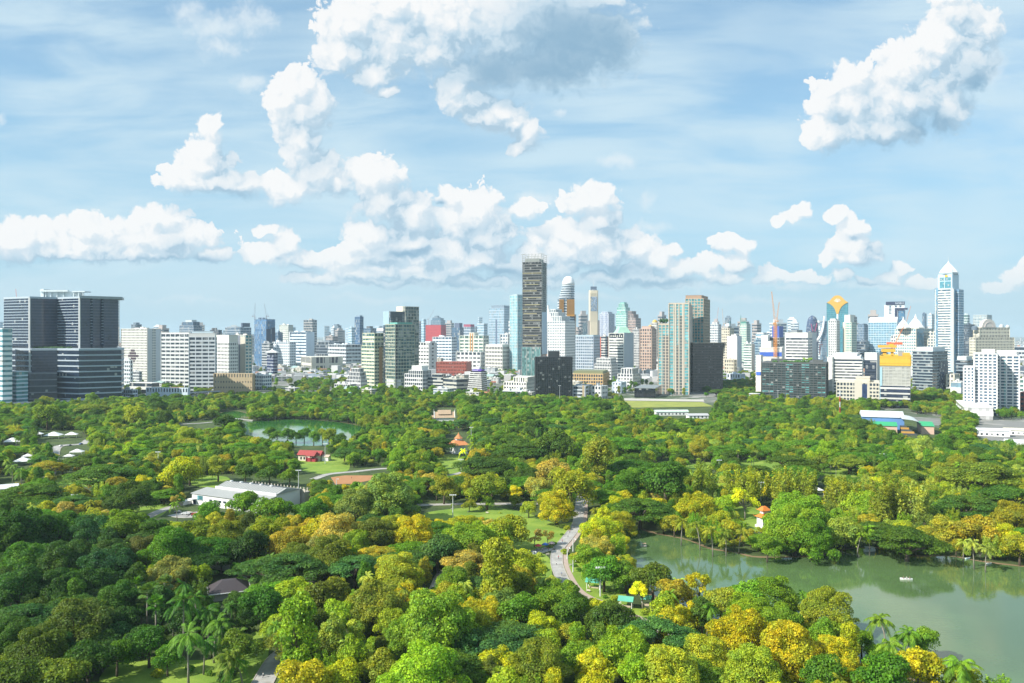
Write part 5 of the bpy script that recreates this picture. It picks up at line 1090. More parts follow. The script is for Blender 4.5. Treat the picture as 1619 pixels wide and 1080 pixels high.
for k in range(170):
    Y = 2700 + 6000 * rc.random() ** 1.3; X = rc.uniform(-.63, .63) * Y; px = 809.5 + F * X / Y
    top_px = rc.uniform(509, 531) if not (380 < px < 760) else rc.uniform(515, 533)
    if rc.random() < .35 and 600 < px < 1500: top_px = rc.uniform(498, 518)
    desc, pr = rc.choice(FP); H = gz(top_px, Y)
    hw = 20 * F / Y + 2
    if any(a - hw < px < b + hw and Ym > Y * .97 and yt_ < 545 for a, b, yt_, Ym in MAIN2): continue
    if any(abs(X - x) < 45 and abs(Y - y) < 45 for x, y in taken): continue
    s = rc.uniform(.8, 1.2) * (1 + Y / 9000); e = stamp(pr, (X, Y, 0), math.radians(rc.choice((-30, -26, 40, 15))), (s, s, max(.3, H / pr[2][2])))
    e['category'] = 'tower'; e['group'] = 'towers on the hazy horizon'; taken.append((X, Y)); items.append((e, '{} ' + desc, px, top_px))
rank_labels(items)
def far_city():
    """the carpet of roofs beyond: far past counting"""
    for nm, col, n, sd in (('far_city', (0.52, 0.53, 0.53), 5200, 1), ('far_city', (0.40, 0.40, 0.40), 2600, 2), ('far_city', (0.44, 0.24, 0.16), 900, 3), ('far_city', (0.22, 0.27, 0.33), 900, 4)):
        rg = random.Random(sd); g = MB()
        for _ in range(n):
            Y = 1900 + 13000 * rg.random() ** 1.7; X = rg.uniform(-.68, .68) * Y
            w, d, h = rg.uniform(9, 26), rg.uniform(9, 22), rg.uniform(5, 15) * (1 + (rg.random() < .06) * rg.uniform(1, 2.6) * min(1.6, Y / 5000))
            if any(abs(X - x) < 34 and abs(Y - y) < 40 for x, y in taken): continue
            a = math.radians(rg.choice((-28, 15, 62))); c, s = math.cos(a), math.sin(a)
            pl = [(X + c * u - s * v, Y + s * u + c * v) for u, v in ((-w/2, -d/2), (w/2, -d/2), (w/2, d/2), (-w/2, d/2))]
            g.prism(pl, -.3, h)
        o = g.build(nm, paint(col, 0.85, 0.25)); tag(o, kind='stuff'); o['label'] = 'hazy carpet of far low rooftops reaching the horizon'
far_city()
# ---------------------------------------------------------------- the setting: ground, park, water, paths
def smooth_closed(pts, k=5):
    n = len(pts); out = []
    for i in range(n):
        p0, p1, p2, p3 = [Vector(pts[(i + j - 1) % n]) for j in range(4)]
        for s in range(k):
            t = s / k; out.append(tuple(0.5 * ((2 * p1) + (-p0 + p2) * t + (2 * p0 - 5 * p1 + 4 * p2 - p3) * t * t + (-p0 + 3 * p1 - 3 * p2 + p3) * t ** 3)))
    return out
def smooth_open(pts, k=6):
    P = [Vector(p) for p in pts]; P = [2 * P[0] - P[1]] + P + [2 * P[-1] - P[-2]]; out = []
    for i in range(1, len(P) - 2):
        p0, p1, p2, p3 = P[i - 1:i + 3]
        for s in range(k):
            t = s / k; out.append(0.5 * ((2 * p1) + (-p0 + p2) * t + (2 * p0 - 5 * p1 + 4 * p2 - p3) * t * t + (-p0 + 3 * p1 - 3 * p2 + p3) * t ** 3))
    return out + [P[-2]]
def gpoly(px, sm=True):
    g = [ground(x, y) for x, y in px]
    a = sum(g[i - 1][0] * g[i][1] - g[i][0] * g[i - 1][1] for i in range(len(g)))
    if a < 0: g = g[::-1]
    return smooth_closed(g) if sm else g
def sheet(name, poly, z, m, kind='structure', thick=0.0):
    bm = bmesh.new(); vs = [bm.verts.new((x, y, z)) for x, y in poly]; es = [bm.edges.new((vs[i], vs[(i + 1) % len(vs)])) for i in range(len(vs))]
    bmesh.ops.triangle_fill(bm, use_beauty=True, use_dissolve=False, edges=es)
    for f in bm.faces:
        if f.normal.z < 0: f.normal_flip()
    me = D.meshes.new(name); bm.to_mesh(me); bm.free(); me.materials.append(m)
    o = link(name, me); return tag(o, kind=kind)
def strip(name, px, width, z, m, offs=0.0, kind='structure', h=0.0):
    P = smooth_open([ground(x, y) for x, y in px]); g = MB(); L = []; R = []
    for i, p in enumerate(P):
        d = (P[min(i + 1, len(P) - 1)] - P[max(i - 1, 0)]).normalized(); n = Vector((-d.y, d.x))
        L.append(p + n * (offs + width / 2)); R.append(p + n * (offs - width / 2))
    n = len(P); v = [(p.x, p.y, z) for p in L] + [(p.x, p.y, z) for p in R]
    f = [(i, i + n, i + n + 1, i + 1) for i in range(n - 1)]
    if h:
        v += [(p.x, p.y, z - h) for p in L] + [(p.x, p.y, z - h) for p in R]
        f += [(i, i + 1, i + 1 + 2 * n, i + 2 * n) for i in range(n - 1)] + [(i + n, i + 3 * n, i + 3 * n + 1, i + n + 1) for i in range(n - 1)]
    g.add(v, f); return tag(g.build(name, m), kind=kind)

def mat_ground():
    m, t, b = newmat('city_ground'); g = t.n('ShaderNodeNewGeometry').outputs['Position']
    a = t.noise(g, 0.004, 6, 0.65); c = t.noise(g, 0.03, 5, 0.6)
    x = t.mix(t.ramp(a, 0.42, 0.58), (0.20, 0.20, 0.19, 1), (0.05, 0.085, 0.03, 1))
    x = t.mix(t.ramp(c, 0.5, 0.62), x, (0.30, 0.29, 0.27, 1))
    t.set(b.inputs['Base Color'], x); b.inputs['Roughness'].default_value = 0.95; return m
def mat_grass(c0=(0.085, 0.17, 0.022), c1=(0.19, 0.28, 0.035), dry=(0.26, 0.25, 0.07)):
    m, t, b = newmat('lawn_grass'); g = t.n('ShaderNodeNewGeometry').outputs['Position']
    x = t.mix(t.ramp(t.noise(g, 0.05, 5, 0.6), 0.35, 0.65), c0 + (1,), c1 + (1,))
    x = t.mix(t.ramp(t.noise(g, 0.02, 4, 0.7), 0.60, 0.75, 0, 0.6), x, dry + (1,))
    x = t.mix(t.ramp(t.noise(g, 1.8, 3, 0.7), 0.3, 0.7, 0.0, 0.35), x, tuple(k * 0.5 for k in c0) + (1,))
    t.set(b.inputs['Base Color'], x); b.inputs['Roughness'].default_value = 0.95
    bp = t.n('ShaderNodeBump'); bp.inputs['Strength'].default_value = 0.4; bp.inputs['Distance'].default_value = 0.3
    t.t.links.new(t.noise(g, 2.5, 4, 0.7), bp.inputs['Height']); t.t.links.new(bp.outputs[0], b.inputs['Normal']); return m
def mat_road(base=(0.42, 0.41, 0.39)):
    m, t, b = newmat('asphalt_path'); g = t.n('ShaderNodeNewGeometry').outputs['Position']
    x = t.mix(t.ramp(t.noise(g, 0.15, 6, 0.65), 0.35, 0.7), base + (1,), tuple(k * 0.62 for k in base) + (1,))
    x = t.mix(t.ramp(t.noise(g, 0.5, 6, 0.75), 0.56, 0.62, 0, 0.5), x, (0.30, 0.24, 0.13, 1))      # fallen leaves
    t.set(b.inputs['Base Color'], x); b.inputs['Roughness'].default_value = 0.85; return m
def mat_water(c=(0.062, 0.125, 0.034)):
    m, t, b = newmat('pond_water'); g = t.n('ShaderNodeNewGeometry').outputs['Position']
    mp = t.n('ShaderNodeMapping'); t.t.links.new(g, mp.inputs[0]); mp.inputs['Scale'].default_value = (0.6, 1.0, 1)
    x = t.mix(t.ramp(t.noise(g, 0.012, 4, 0.6), 0.35, 0.65), c + (1,), tuple(k * 1.35 for k in c) + (1,))
    t.set(b.inputs['Base Color'], x); t.set(b.inputs['Roughness'], t.ramp(t.noise(mp.outputs[0], 0.02, 4, 0.65, 1.0), 0.48, 0.66, 0.015, 0.13)); b.inputs['IOR'].default_value = 1.5
    b.inputs['Specular IOR Level'].default_value = 0.62
    bp = t.n('ShaderNodeBump'); bp.inputs['Strength'].default_value = 0.07; bp.inputs['Distance'].default_value = 0.25
    h = t.math('ADD', t.noise(mp.outputs[0], 0.8, 4, 0.6), t.math('MULTIPLY', t.noise(mp.outputs[0], 0.05, 2, 0.5), 2.0))
    t.t.links.new(h, bp.inputs['Height']); t.t.links.new(bp.outputs[0], b.inputs['Normal']); return m

gm = MB(); gm.add([(-23000, -2000, -0.3), (23000, -2000, -0.3), (23000, 31000, -0.3), (-23000, 31000, -0.3)], [(0, 1, 2, 3)])
tag(gm.build('ground', mat_ground()), kind='structure')
PARK_PX = [(-500, 654), (0, 649), (120, 644), (240, 638), (400, 633), (620, 622), (850, 634), (1000, 641), (1130, 642), (1200, 638), (1380, 645), (1480, 676), (1560, 694), (1619, 716), (1750, 760), (2600, 1500), (-1300, 1500)]
GRASS = mat_grass((0.035, 0.062, 0.012), (0.075, 0.115, 0.02), (0.12, 0.10, 0.05))
sheet('park_lawn', gpoly(PARK_PX, False), 0.0, GRASS)
EARTH = paint((0.22, 0.15, 0.08), 0.95, 0.4, 0.0, 0.3)
LAKE_PX = [(985, 832), (1030, 843), (1085, 854), (1120, 868), (1160, 874), (1200, 882), (1290, 880), (1345, 868), (1400, 868), (1440, 880), (1500, 880), (1560, 890), (1720, 914), (1900, 1000), (1960, 1250), (1650, 1160), (1520, 1094), (1400, 1062), (1300, 1032), (1210, 1003), (1140, 985), (1080, 966), (1040, 945), (1010, 915), (985, 880)]
POND_PX = [(385, 667), (450, 663), (520, 666), (562, 672), (590, 680), (565, 697), (500, 705), (430, 702), (395, 692), (372, 680)]
CANAL_PX = [(345, 654), (372, 650), (392, 655), (386, 661), (350, 661)]
for nm, px, z in (('lake', LAKE_PX, 0.10), ('pond', POND_PX, 0.10), ('canal', CANAL_PX, 0.10)):
    WATER = mat_water((0.070, 0.122, 0.044)) if nm == 'lake' else mat_water((0.030, 0.125, 0.026))
    P = gpoly(px); sheet(nm, P, z, WATER)
    sheet('shore', offset_poly(P[::3] if len(P) > 40 else P, 2.2), 0.05, EARTH)
ROAD = mat_road(); KERB = paint((0.42, 0.38, 0.34), 0.8); BRICK = paint((0.42, 0.33, 0.28), 0.85, 0.3, 0.0, 0.5)
PATHS = [([(920, 770), (918, 790), (915, 815), (912, 830), (896, 852), (883, 868), (880, 887), (885, 906), (899, 931), (918, 946), (948, 958), (1005, 983), (1035, 993), (1067, 1003), (1110, 1016)], 5.4),
 ([(874, 867), (860, 870), (845, 874), (800, 882), (745, 897), (705, 905), (690, 932), (665, 960), (600, 1000)], 6.0),
 ([(515, 890), (500, 905), (494, 925), (503, 950), (500, 975), (468, 1015), (440, 1040), (425, 1062), (405, 1100)], 6.4),
 ([(180, 850), (225, 822), (262, 805), (300, 794)], 6), ([(20, 768), (62, 764), (78, 748), (84, 722), (92, 706), (130, 702), (142, 695)], 9),
 ([(495, 758), (520, 750), (560, 746), (612, 741), (650, 745)], 6), ([(660, 799), (740, 797), (850, 797)], 5),
 ([(665, 752), (712, 751), (735, 746)], 5), ([(250, 676), (285, 671), (320, 669), (350, 666)], 6), ([(335, 880), (345, 895), (385, 903), (398, 912)], 7),
 ([(280, 812), (300, 815), (320, 812)], 14), ([(-60, 640), (120, 636), (250, 630), (400, 624)], 16)]
for px, wd in PATHS:
    strip('path', px, wd, 0.12, ROAD)
    for s in (-1, 1): strip('kerb', px, 0.35, 0.24, KERB, s * (wd / 2 + 0.175), h=0.3)
strip('pavement', [(918, 790), (915, 815), (912, 830), (897, 852), (884, 868), (881, 887), (886, 906), (900, 931), (919, 946), (949, 958), (1006, 983), (1036, 993), (1067, 1003)], 2.2, 0.16, BRICK, 4.1)
strip('bridge_deck', [(370, 663), (402, 666)], 5, 1.2, paint((0.36, 0.36, 0.34)), h=0.8)
ORANGE = paint((0.40, 0.19, 0.08), 0.9, 0.25, 0.0, 0.2)
sheet('sports_court', gpoly([(523, 755), (545, 752), (594, 752), (598, 757), (560, 765), (530, 766)], False), 0.15, ORANGE)
YELLOWG = mat_grass((0.24, 0.29, 0.05), (0.34, 0.36, 0.07), (0.38, 0.34, 0.13))
sheet('field', gpoly([(985, 634), (1110, 636), (1128, 643), (1000, 645)], False), 0.3, YELLOWG)
sheet('pavement', gpoly([(985, 630), (1112, 632), (1114, 635.5), (985, 633.5)], False), 0.35, paint((0.50, 0.47, 0.42)))
BRIGHTG = mat_grass((0.14, 0.25, 0.02), (0.26, 0.36, 0.04), (0.34, 0.30, 0.08))
LAWNS = [[(670, 812), (735, 803), (790, 803), (835, 812), (880, 828), (912, 826), (908, 848), (882, 864), (840, 872), (800, 868), (760, 830), (700, 826)],
 [(1036, 733), (1060, 729), (1082, 736), (1120, 731), (1126, 742), (1090, 750), (1050, 746)], [(1150, 736), (1180, 727), (1236, 732), (1240, 744), (1200, 744)], [(1300, 742), (1360, 741), (1368, 752), (1312, 756)],
 [(473, 724), (540, 722), (552, 742), (520, 750), (470, 742)], [(86, 753), (150, 752), (156, 768), (86, 768)], [(145, 806), (192, 806), (262, 797), (260, 812), (230, 824), (160, 826)], [(304, 754), (358, 754), (360, 770), (306, 768)],
 [(690, 722), (732, 722), (738, 752), (700, 755)], [(1160, 800), (1206, 799), (1206, 838), (1175, 832)], [(896, 880), (930, 876), (980, 925), (990, 958), (950, 954), (905, 925), (892, 905)], [(834, 872), (868, 882), (870, 925), (846, 915)],
 [(180, 1050), (360, 1040), (400, 1000), (424, 1008), (418, 1060), (380, 1110), (180, 1110)], [(520, 1020), (600, 1010), (640, 1050), (560, 1070), (510, 1060)], [(1000, 962), (1060, 975), (1070, 1000), (1010, 985)], [(1110, 993), (1180, 1000), (1190, 1020), (1120, 1014)]]
for px in LAWNS: sheet('lawn', gpoly(px), 0.06, BRIGHTG)
# ---------------------------------------------------------------- trees
def leaf_mat():
    m = D.materials.new('leaves'); m.use_nodes = True; t = NT(m.node_tree); b = m.node_tree.nodes['Principled BSDF']
    out = [n for n in m.node_tree.nodes if n.type == 'OUTPUT_MATERIAL'][0]
    at = t.n('ShaderNodeAttribute', attribute_name='tcol', attribute_type='INSTANCER')
    lv = t.n('ShaderNodeAttribute', attribute_name='leafv', attribute_type='GEOMETRY')
    tc = t.n('ShaderNodeTexCoord').outputs['Object']
    k = t.ramp(lv.outputs['Fac'], 0, 1, 0.60, 1.90, smooth=False)
    c = t.vec('SCALE', at.outputs['Color'], scale=k)
    # young shoots and older leaves differ a little in hue, clump by clump
    n = t.noise(tc, 0.35, 3, 0.6)
    c2 = t.vec('MULTIPLY', c, (1.24, 1.14, 0.75)); c3 = t.vec('MULTIPLY', c, (0.74, 0.88, 1.0))
    c = t.mix(t.ramp(n, 0.36, 0.64), c3, c2)
    # whole stretches of the park lean one way: fresher here, duller there
    wp = t.n('ShaderNodeNewGeometry').outputs['Position']
    c = t.mix(t.ramp(t.noise(wp, 0.035, 3, 0.6), 0.42, 0.72, 0.0, 0.20), c, (0.17, 0.235, 0.030, 1))
    c = t.vec('MULTIPLY', c, (1.60, 1.42, 0.84))
    t.set(b.inputs['Base Color'], c); b.inputs['Roughness'].default_value = 0.55; b.inputs['Specular IOR Level'].default_value = 0.25
    tr = t.n('ShaderNodeBsdfTranslucent'); t.set(tr.inputs[0], t.vec('MULTIPLY', c, (1.5, 1.35, 0.6)))
    mx = t.n('ShaderNodeMixShader'); mx.inputs[0].default_value = 0.42
    t.t.links.new(b.outputs[0], mx.inputs[1]); t.t.links.new(tr.outputs[0], mx.inputs[2]); t.t.links.new(mx.outputs[0], out.inputs[0])
    return m
LEAF = leaf_mat(); BARK = paint((0.11, 0.085, 0.06), 0.95, 0.5, 0.0, 1.5); PALEBARK = paint((0.24, 0.22, 0.18), 0.95, 0.4, 0.0, 1.5)

def leaf_mesh(name, C, N, S, rg, aspect=0.75):
    """C centres, N facing directions, S sizes -> one mesh of separate leaf clumps"""
    n = len(C); a = rg.normal(size=(n, 3)); u = np.cross(N, a); u /= np.linalg.norm(u, axis=1)[:, None] + 1e-9; v = np.cross(N, u)
    u = u * S[:, None] * 0.5; v = v * S[:, None] * 0.5 * aspect
    bend = N * (S[:, None] * 0.12)
    V = np.stack([C - u, C - v - bend * 0, C + u, C + v], axis=1)        # diamonds
    V[:, 0] -= bend; V[:, 2] -= bend
    V = V.reshape(-1, 3)
    me = D.meshes.new(name); me.vertices.add(len(V)); me.vertices.foreach_set('co', V.astype(np.float32).ravel())
    me.loops.add(n * 4); me.loops.foreach_set('vertex_index', np.arange(n * 4, dtype=np.int32))
    me.polygons.add(n); me.polygons.foreach_set('loop_start', np.arange(0, n * 4, 4, dtype=np.int32))
    me.update(calc_edges=True); me.validate()
    at = me.attributes.new('leafv', 'FLOAT', 'FACE'); at.data.foreach_set('value', rg.random(n).astype(np.float32))
    me.materials.append(LEAF); return me

def crown_mesh(name, lobes, count, size, seed, droop=0.0, inner=0.3, tilt=0.55, flatbottom=True):
    rg = np.random.default_rng(seed); L = np.array(lobes, float)
    area = (L[:, 3] * L[:, 4] + L[:, 3] * L[:, 5]) ; pr = area / area.sum()
    idx = rg.choice(len(L), count, p=pr)
    d = rg.normal(size=(count, 3)); d /= np.linalg.norm(d, axis=1)[:, None]
    low = d[:, 2] < -0.15
    if flatbottom: d[low & (rg.random(count) < 0.75), 2] *= -1
    r = np.where(rg.random(count) < inner, rg.uniform(0.45, 0.9, count), rg.uniform(0.9, 1.08, count))
    # broken outline: pushed in and out in patches
    ph = np.sin(d[:, 0] * 5.1 + idx) * np.cos(d[:, 1] * 4.7 + idx * 1.7) * 0.10
    c = L[idx, :3] + d * L[idx, 3:6] * (r + ph)[:, None]
    nn = d / L[idx, 3:6]; nn /= np.linalg.norm(nn, axis=1)[:, None]
    nn = nn + rg.normal(size=(count, 3)) * tilt; nn[:, 2] += 0.25; nn /= np.linalg.norm(nn, axis=1)[:, None]
    s = size * rg.uniform(0.65, 1.4, count)
    return leaf_mesh(name, c, nn, s, rg)

def trunk_mesh(H, r, limbs, seed, mat=None, fork=0.45):
    rg = random.Random(seed); g = MB(); top = H * fork
    g.tube([(0, 0, -0.3), (rg.uniform(-.1, .1), 0, top * .5), (rg.uniform(-.3, .3), rg.uniform(-.3, .3), top)], [r * 1.25, r, r * .8], 8)
    for (x, y, z) in limbs:
        m = (x * .35 + rg.uniform(-.3, .3), y * .35 + rg.uniform(-.3, .3), top + (z - top) * .5)
        g.tube([(0, 0, top * .93), m, (x * .92, y * .92, z)], [r * .62, r * .4, r * .12], 6)
    return g.mesh('trunk', mat or BARK, True)

SPEC = {}                         # kind -> list of (crown mesh, trunk mesh, radius, height, crown centre height)
def add_spec(k, cm, tm, R, H, zc): SPEC.setdefault(k, []).append((cm, tm, R, H, zc))
def make_species():
    for v in range(5):            # round: domed and lumpy
        rg = random.Random(100 + v); R, H = 6.0, 11.0; lobes = []; lim = []
        for k in range(13 + v):
            a = rg.uniform(0, 6.28); e = rg.uniform(0.0, 1.0); rr = R * 0.68 * math.sqrt(1 - e * e * .8) * rg.uniform(.65, 1.15)
            q = R * rg.uniform(.18, .42); z = H * .34 + (H * .52) * e
            lobes.append((rr * math.cos(a), rr * math.sin(a), z, q, q, q * rg.uniform(.7, .95)))
        lobes.append((0, 0, H * .58, R * .6, R * .6, H * .30))
        for l in lobes[:6]: lim.append((l[0], l[1], l[2]))
        add_spec('round', crown_mesh('crown', lobes, 6600, 0.48, v), trunk_mesh(H, .36, lim, v), R, H, H * .62)
    for v in range(4):            # big: an old spreading tree made of many heads, hanging low
        rg = random.Random(150 + v); R, H = 11.0, 17.0; lobes = []
        for k in range(40):
            a = rg.uniform(0, 6.28); e = rg.random(); rr = R * .80 * math.sqrt(1 - e * e * .92) * rg.uniform(.70, 1.14)
            q = rg.uniform(1.2, 3.2); lobes.append((rr * math.cos(a), rr * math.sin(a), H * (.20 + .70 * e), q, q, q * .78))
        lobes.append((0, 0, H * .52, R * .68, R * .68, H * .34))
        add_spec('big', crown_mesh('crown', lobes, 24000, 0.50, 20 + v, inner=.2), trunk_mesh(H, .7, [l[:3] for l in lobes[:8]], v + 60, fork=.3), R, H, H * .55)
    for v in range(3):            # tall: upright oval, columns of clumps
        rg = random.Random(200 + v); R, H = 4.8, 14.0; lobes = []
        for k in range(17):
            e = rg.uniform(0, 1); a = rg.uniform(0, 6.28); w = math.sin(math.pi * (0.12 + 0.80 * e)) ; rr = R * .62 * w * rg.uniform(.6, 1)
            q = R * rg.uniform(.26, .40); lobes.append((rr * math.cos(a), rr * math.sin(a), H * .26 + H * .66 * e, q, q, q * 1.1))
        lobes.append((0, 0, H * .58, R * .5, R * .5, H * .34))
        add_spec('tall', crown_mesh('crown', lobes, 6200, 0.47, 30 + v, tilt=.6), trunk_mesh(H, .30, [l[:3] for l in lobes[:5]], v + 9), R, H, H * .58)
    for v in range(4):            # umbrella: a rain tree, wide, layered and low domed
        rg = random.Random(300 + v); R, H = 11.0, 11.5; lobes = []
        for k in range(44):
            a = rg.uniform(0, 6.28); f = math.sqrt(rg.random()); rr = R * .88 * f; q = rg.uniform(1.5, 2.9)
            z = H * (.90 - .36 * f * f) + rg.uniform(-.7, .5); lobes.append((rr * math.cos(a), rr * math.sin(a), z, q * 1.25, q * 1.25, q * .42))
        for k in range(10):
            a = rg.uniform(0, 6.28); rr = R * rg.uniform(.3, .8); lobes.append((rr * math.cos(a), rr * math.sin(a), H * rg.uniform(.42, .58), 2.2, 2.2, .9))
        add_spec('umbrella', crown_mesh('crown', lobes, 14000, 0.50, 50 + v, inner=.25, tilt=.35), trunk_mesh(H, .62, [(l[0], l[1], l[2] - .4) for l in lobes[:11]], v + 20, fork=.28), R, H, H * .68)
    for v in range(3):            # feathery: soft upright plumes
        rg = random.Random(400 + v); R, H = 5.0, 13.0; lobes = []
        for k in range(13):
            a = rg.uniform(0, 6.28); rr = R * .75 * math.sqrt(rg.random()); h = H * (1 - .28 * rr / R) * rg.uniform(.8, 1.0)
            q = rg.uniform(.9, 1.5)
            for j in range(4):
                f = j / 3; lobes.append((rr * math.cos(a) * (1 + .1 * j), rr * math.sin(a) * (1 + .1 * j), h * (.38 + .56 * f), q * (1.2 - .7 * f), q * (1.2 - .7 * f), h * .12))
        add_spec('feathery', crown_mesh('crown', lobes, 4600, 0.48, 70 + v, tilt=.8, flatbottom=False), trunk_mesh(H, .22, [l[:3] for l in lobes[2:20:4]], v + 30), R, H, H * .6)
    for v in range(3):            # airy: thin crown, branches showing
        rg = random.Random(500 + v); R, H = 4.6, 8.5; lobes = []
        for k in range(14):
            a = rg.uniform(0, 6.28); e = rg.random(); rr = R * .8 * math.sqrt(1 - e * .7) * rg.uniform(.6, 1)
            q = rg.uniform(.7, 1.25); lobes.append((rr * math.cos(a), rr * math.sin(a), H * (.45 + .48 * e), q, q, q * .7))
        add_spec('airy', crown_mesh('crown', lobes, 1500, 0.46, 90 + v, tilt=.9, flatbottom=False), trunk_mesh(H, .18, [l[:3] for l in lobes], v + 40, PALEBARK, fork=.35), R, H, H * .65)
    # palms
    def frond(g_v, g_f, g_a, o, az, el, L, droop, nleaf, ll, rg, w=0.16):
        d = Vector((math.cos(az), math.sin(az), 0)); s = Vector((-math.sin(az), math.cos(az), 0))
        def pt(t): return Vector(o) + d * (L * math.cos(el) * t * (1 - .18 * t)) + Vector((0, 0, L * math.sin(el) * t - droop * L * t * t))
        def quad(a, b, c, e):
            n = len(g_v); g_v.extend([tuple(a), tuple(b), tuple(c), tuple(e)]); g_f.append((n, n + 1, n + 2, n + 3)); g_a.append(rg.random())
        for i in range(6):
            a, b = pt(i / 6), pt((i + 1) / 6); k = .07; quad(a - s * k, b - s * k, b + s * k, a + s * k)
        for i in range(nleaf):
            t = .12 + .88 * i / nleaf; p = pt(t); q = pt(min(1, t + .05)); fw = (q - p).normalized()
            l = ll * math.sin(math.pi * (0.18 + .72 * t)) * rg.uniform(.85, 1.1)
            for sg in (-1, 1):
                tip = p + (s * sg * .72 + fw * .55) * l + Vector((0, 0, -l * rg.uniform(.35, .65)))
                quad(p - fw * w, p + fw * w, tip + fw * .04, tip - fw * .04)
    for v in range(6):            # coconut palm
        rg = random.Random(600 + v); H = 11.5 * rg.uniform(.82, 1.12); lean = (rg.uniform(-2.2, 2.2), rg.uniform(-1.6, 1.6)); V, Fc, A = [], [], []
        top = (lean[0], lean[1], H)
        for k in range(19):
            el = math.radians(rg.uniform(-28, 66)); frond(V, Fc, A, top, 6.283 * k / 19 * 2.4 + rg.uniform(-.2, .2), el, rg.uniform(4.0, 5.4), rg.uniform(.45, .75), 20, 1.0, rg, .11)
        me = D.meshes.new('fronds'); me.from_pydata(V, [], Fc); at = me.attributes.new('leafv', 'FLOAT', 'FACE'); at.data.foreach_set('value', A); me.materials.append(LEAF)
        g = MB().tube([(0, 0, -.3), (lean[0] * .15, lean[1] * .15, H * .35), (lean[0] * .5, lean[1] * .5, H * .7), top], [.30, .2, .17, .16], 8)
        add_spec('coconut', me, g.mesh('trunk', PALEBARK, True), 4.2, H + 1.5, H)
    for v in range(2):            # fan palm
        rg = random.Random(650 + v); H = 9.0; V, Fc, A = [], [], []
        for k in range(34):
            az = rg.uniform(0, 6.283); el = math.radians(rg.uniform(-35, 80)); d = Vector((math.cos(az) * math.cos(el), math.sin(az) * math.cos(el), math.sin(el)))
            o = Vector((0, 0, H)); c = o + d * rg.uniform(1.2, 1.6); s = d.cross(Vector((0, 0, 1))).normalized(); up = s.cross(d)
            n = len(V); V += [tuple(o), tuple(o + s * .05), tuple(c), tuple(c - s * .05)]; Fc.append((n, n + 1, n + 2, n + 3)); A.append(.3)
            for j in range(11):
                b = math.radians(-100 + 20 * j); tp = c + (d * math.cos(b) + s * math.sin(b)) * rg.uniform(1.0, 1.35) - Vector((0, 0, .18)); m = (d * -math.sin(b) + s * math.cos(b)) * .14
                mid = c + (tp - c) * .55; n = len(V); V += [tuple(c), tuple(mid - m), tuple(tp), tuple(mid + m)]; Fc.append((n, n + 1, n + 2, n + 3)); A.append(rg.random())
        me = D.meshes.new('fronds'); me.from_pydata(V, [], Fc); at = me.attributes.new('leafv', 'FLOAT', 'FACE'); at.data.foreach_set('value', A); me.materials.append(LEAF)
        add_spec('fan', me, MB().tube([(0, 0, -.3), (.1, 0, H * .5), (0, 0, H)], [.26, .2, .2], 8).mesh('trunk', PALEBARK, True), 3.0, H + 2, H)
make_species()

TC = {'dark': (0.030, 0.085, 0.018), 'green': (0.050, 0.150, 0.018), 'mid': (0.095, 0.200, 0.022), 'lime': (0.155, 0.255, 0.022), 'olive': (0.140, 0.185, 0.026), 'olivegold': (0.19, 0.24, 0.026),
      'gold': (0.27, 0.305, 0.016), 'yellow': (0.44, 0.49, 0.03), 'amber': (0.21, 0.215, 0.030), 'dusty': (0.25, 0.25, 0.11), 'blue': (0.030, 0.110, 0.050), 'pale': (0.20, 0.28, 0.08), 'darkolive': (0.065, 0.095, 0.018), 'rust': (0.14, 0.12, 0.05), 'grey': (0.10, 0.17, 0.065)}
CNAME = {'dark': 'dark green', 'green': 'deep green', 'mid': 'mid green', 'lime': 'bright lime green', 'olive': 'olive green', 'olivegold': 'olive gold', 'gold': 'golden yellow', 'yellow': 'bright yellow', 'amber': 'amber', 'dusty': 'dusty pinkish brown',
         'blue': 'bluish green', 'pale': 'pale green', 'darkolive': 'dark olive', 'rust': 'rusty brown', 'grey': 'greyish green'}
SNAME = {'big': 'big spreading tree', 'round': 'round crowned tree', 'tall': 'tall oval tree', 'umbrella': 'wide umbrella crowned tree', 'feathery': 'feathery plumed tree', 'airy': 'thin airy tree', 'coconut': 'coconut palm', 'fan': 'fan palm'}
ONAME = {'big': 'spreading_tree', 'round': 'round_tree', 'tall': 'tall_tree', 'umbrella': 'rain_tree', 'feathery': 'feathery_tree', 'airy': 'airy_tree', 'coconut': 'coconut_palm', 'fan': 'fan_palm'}
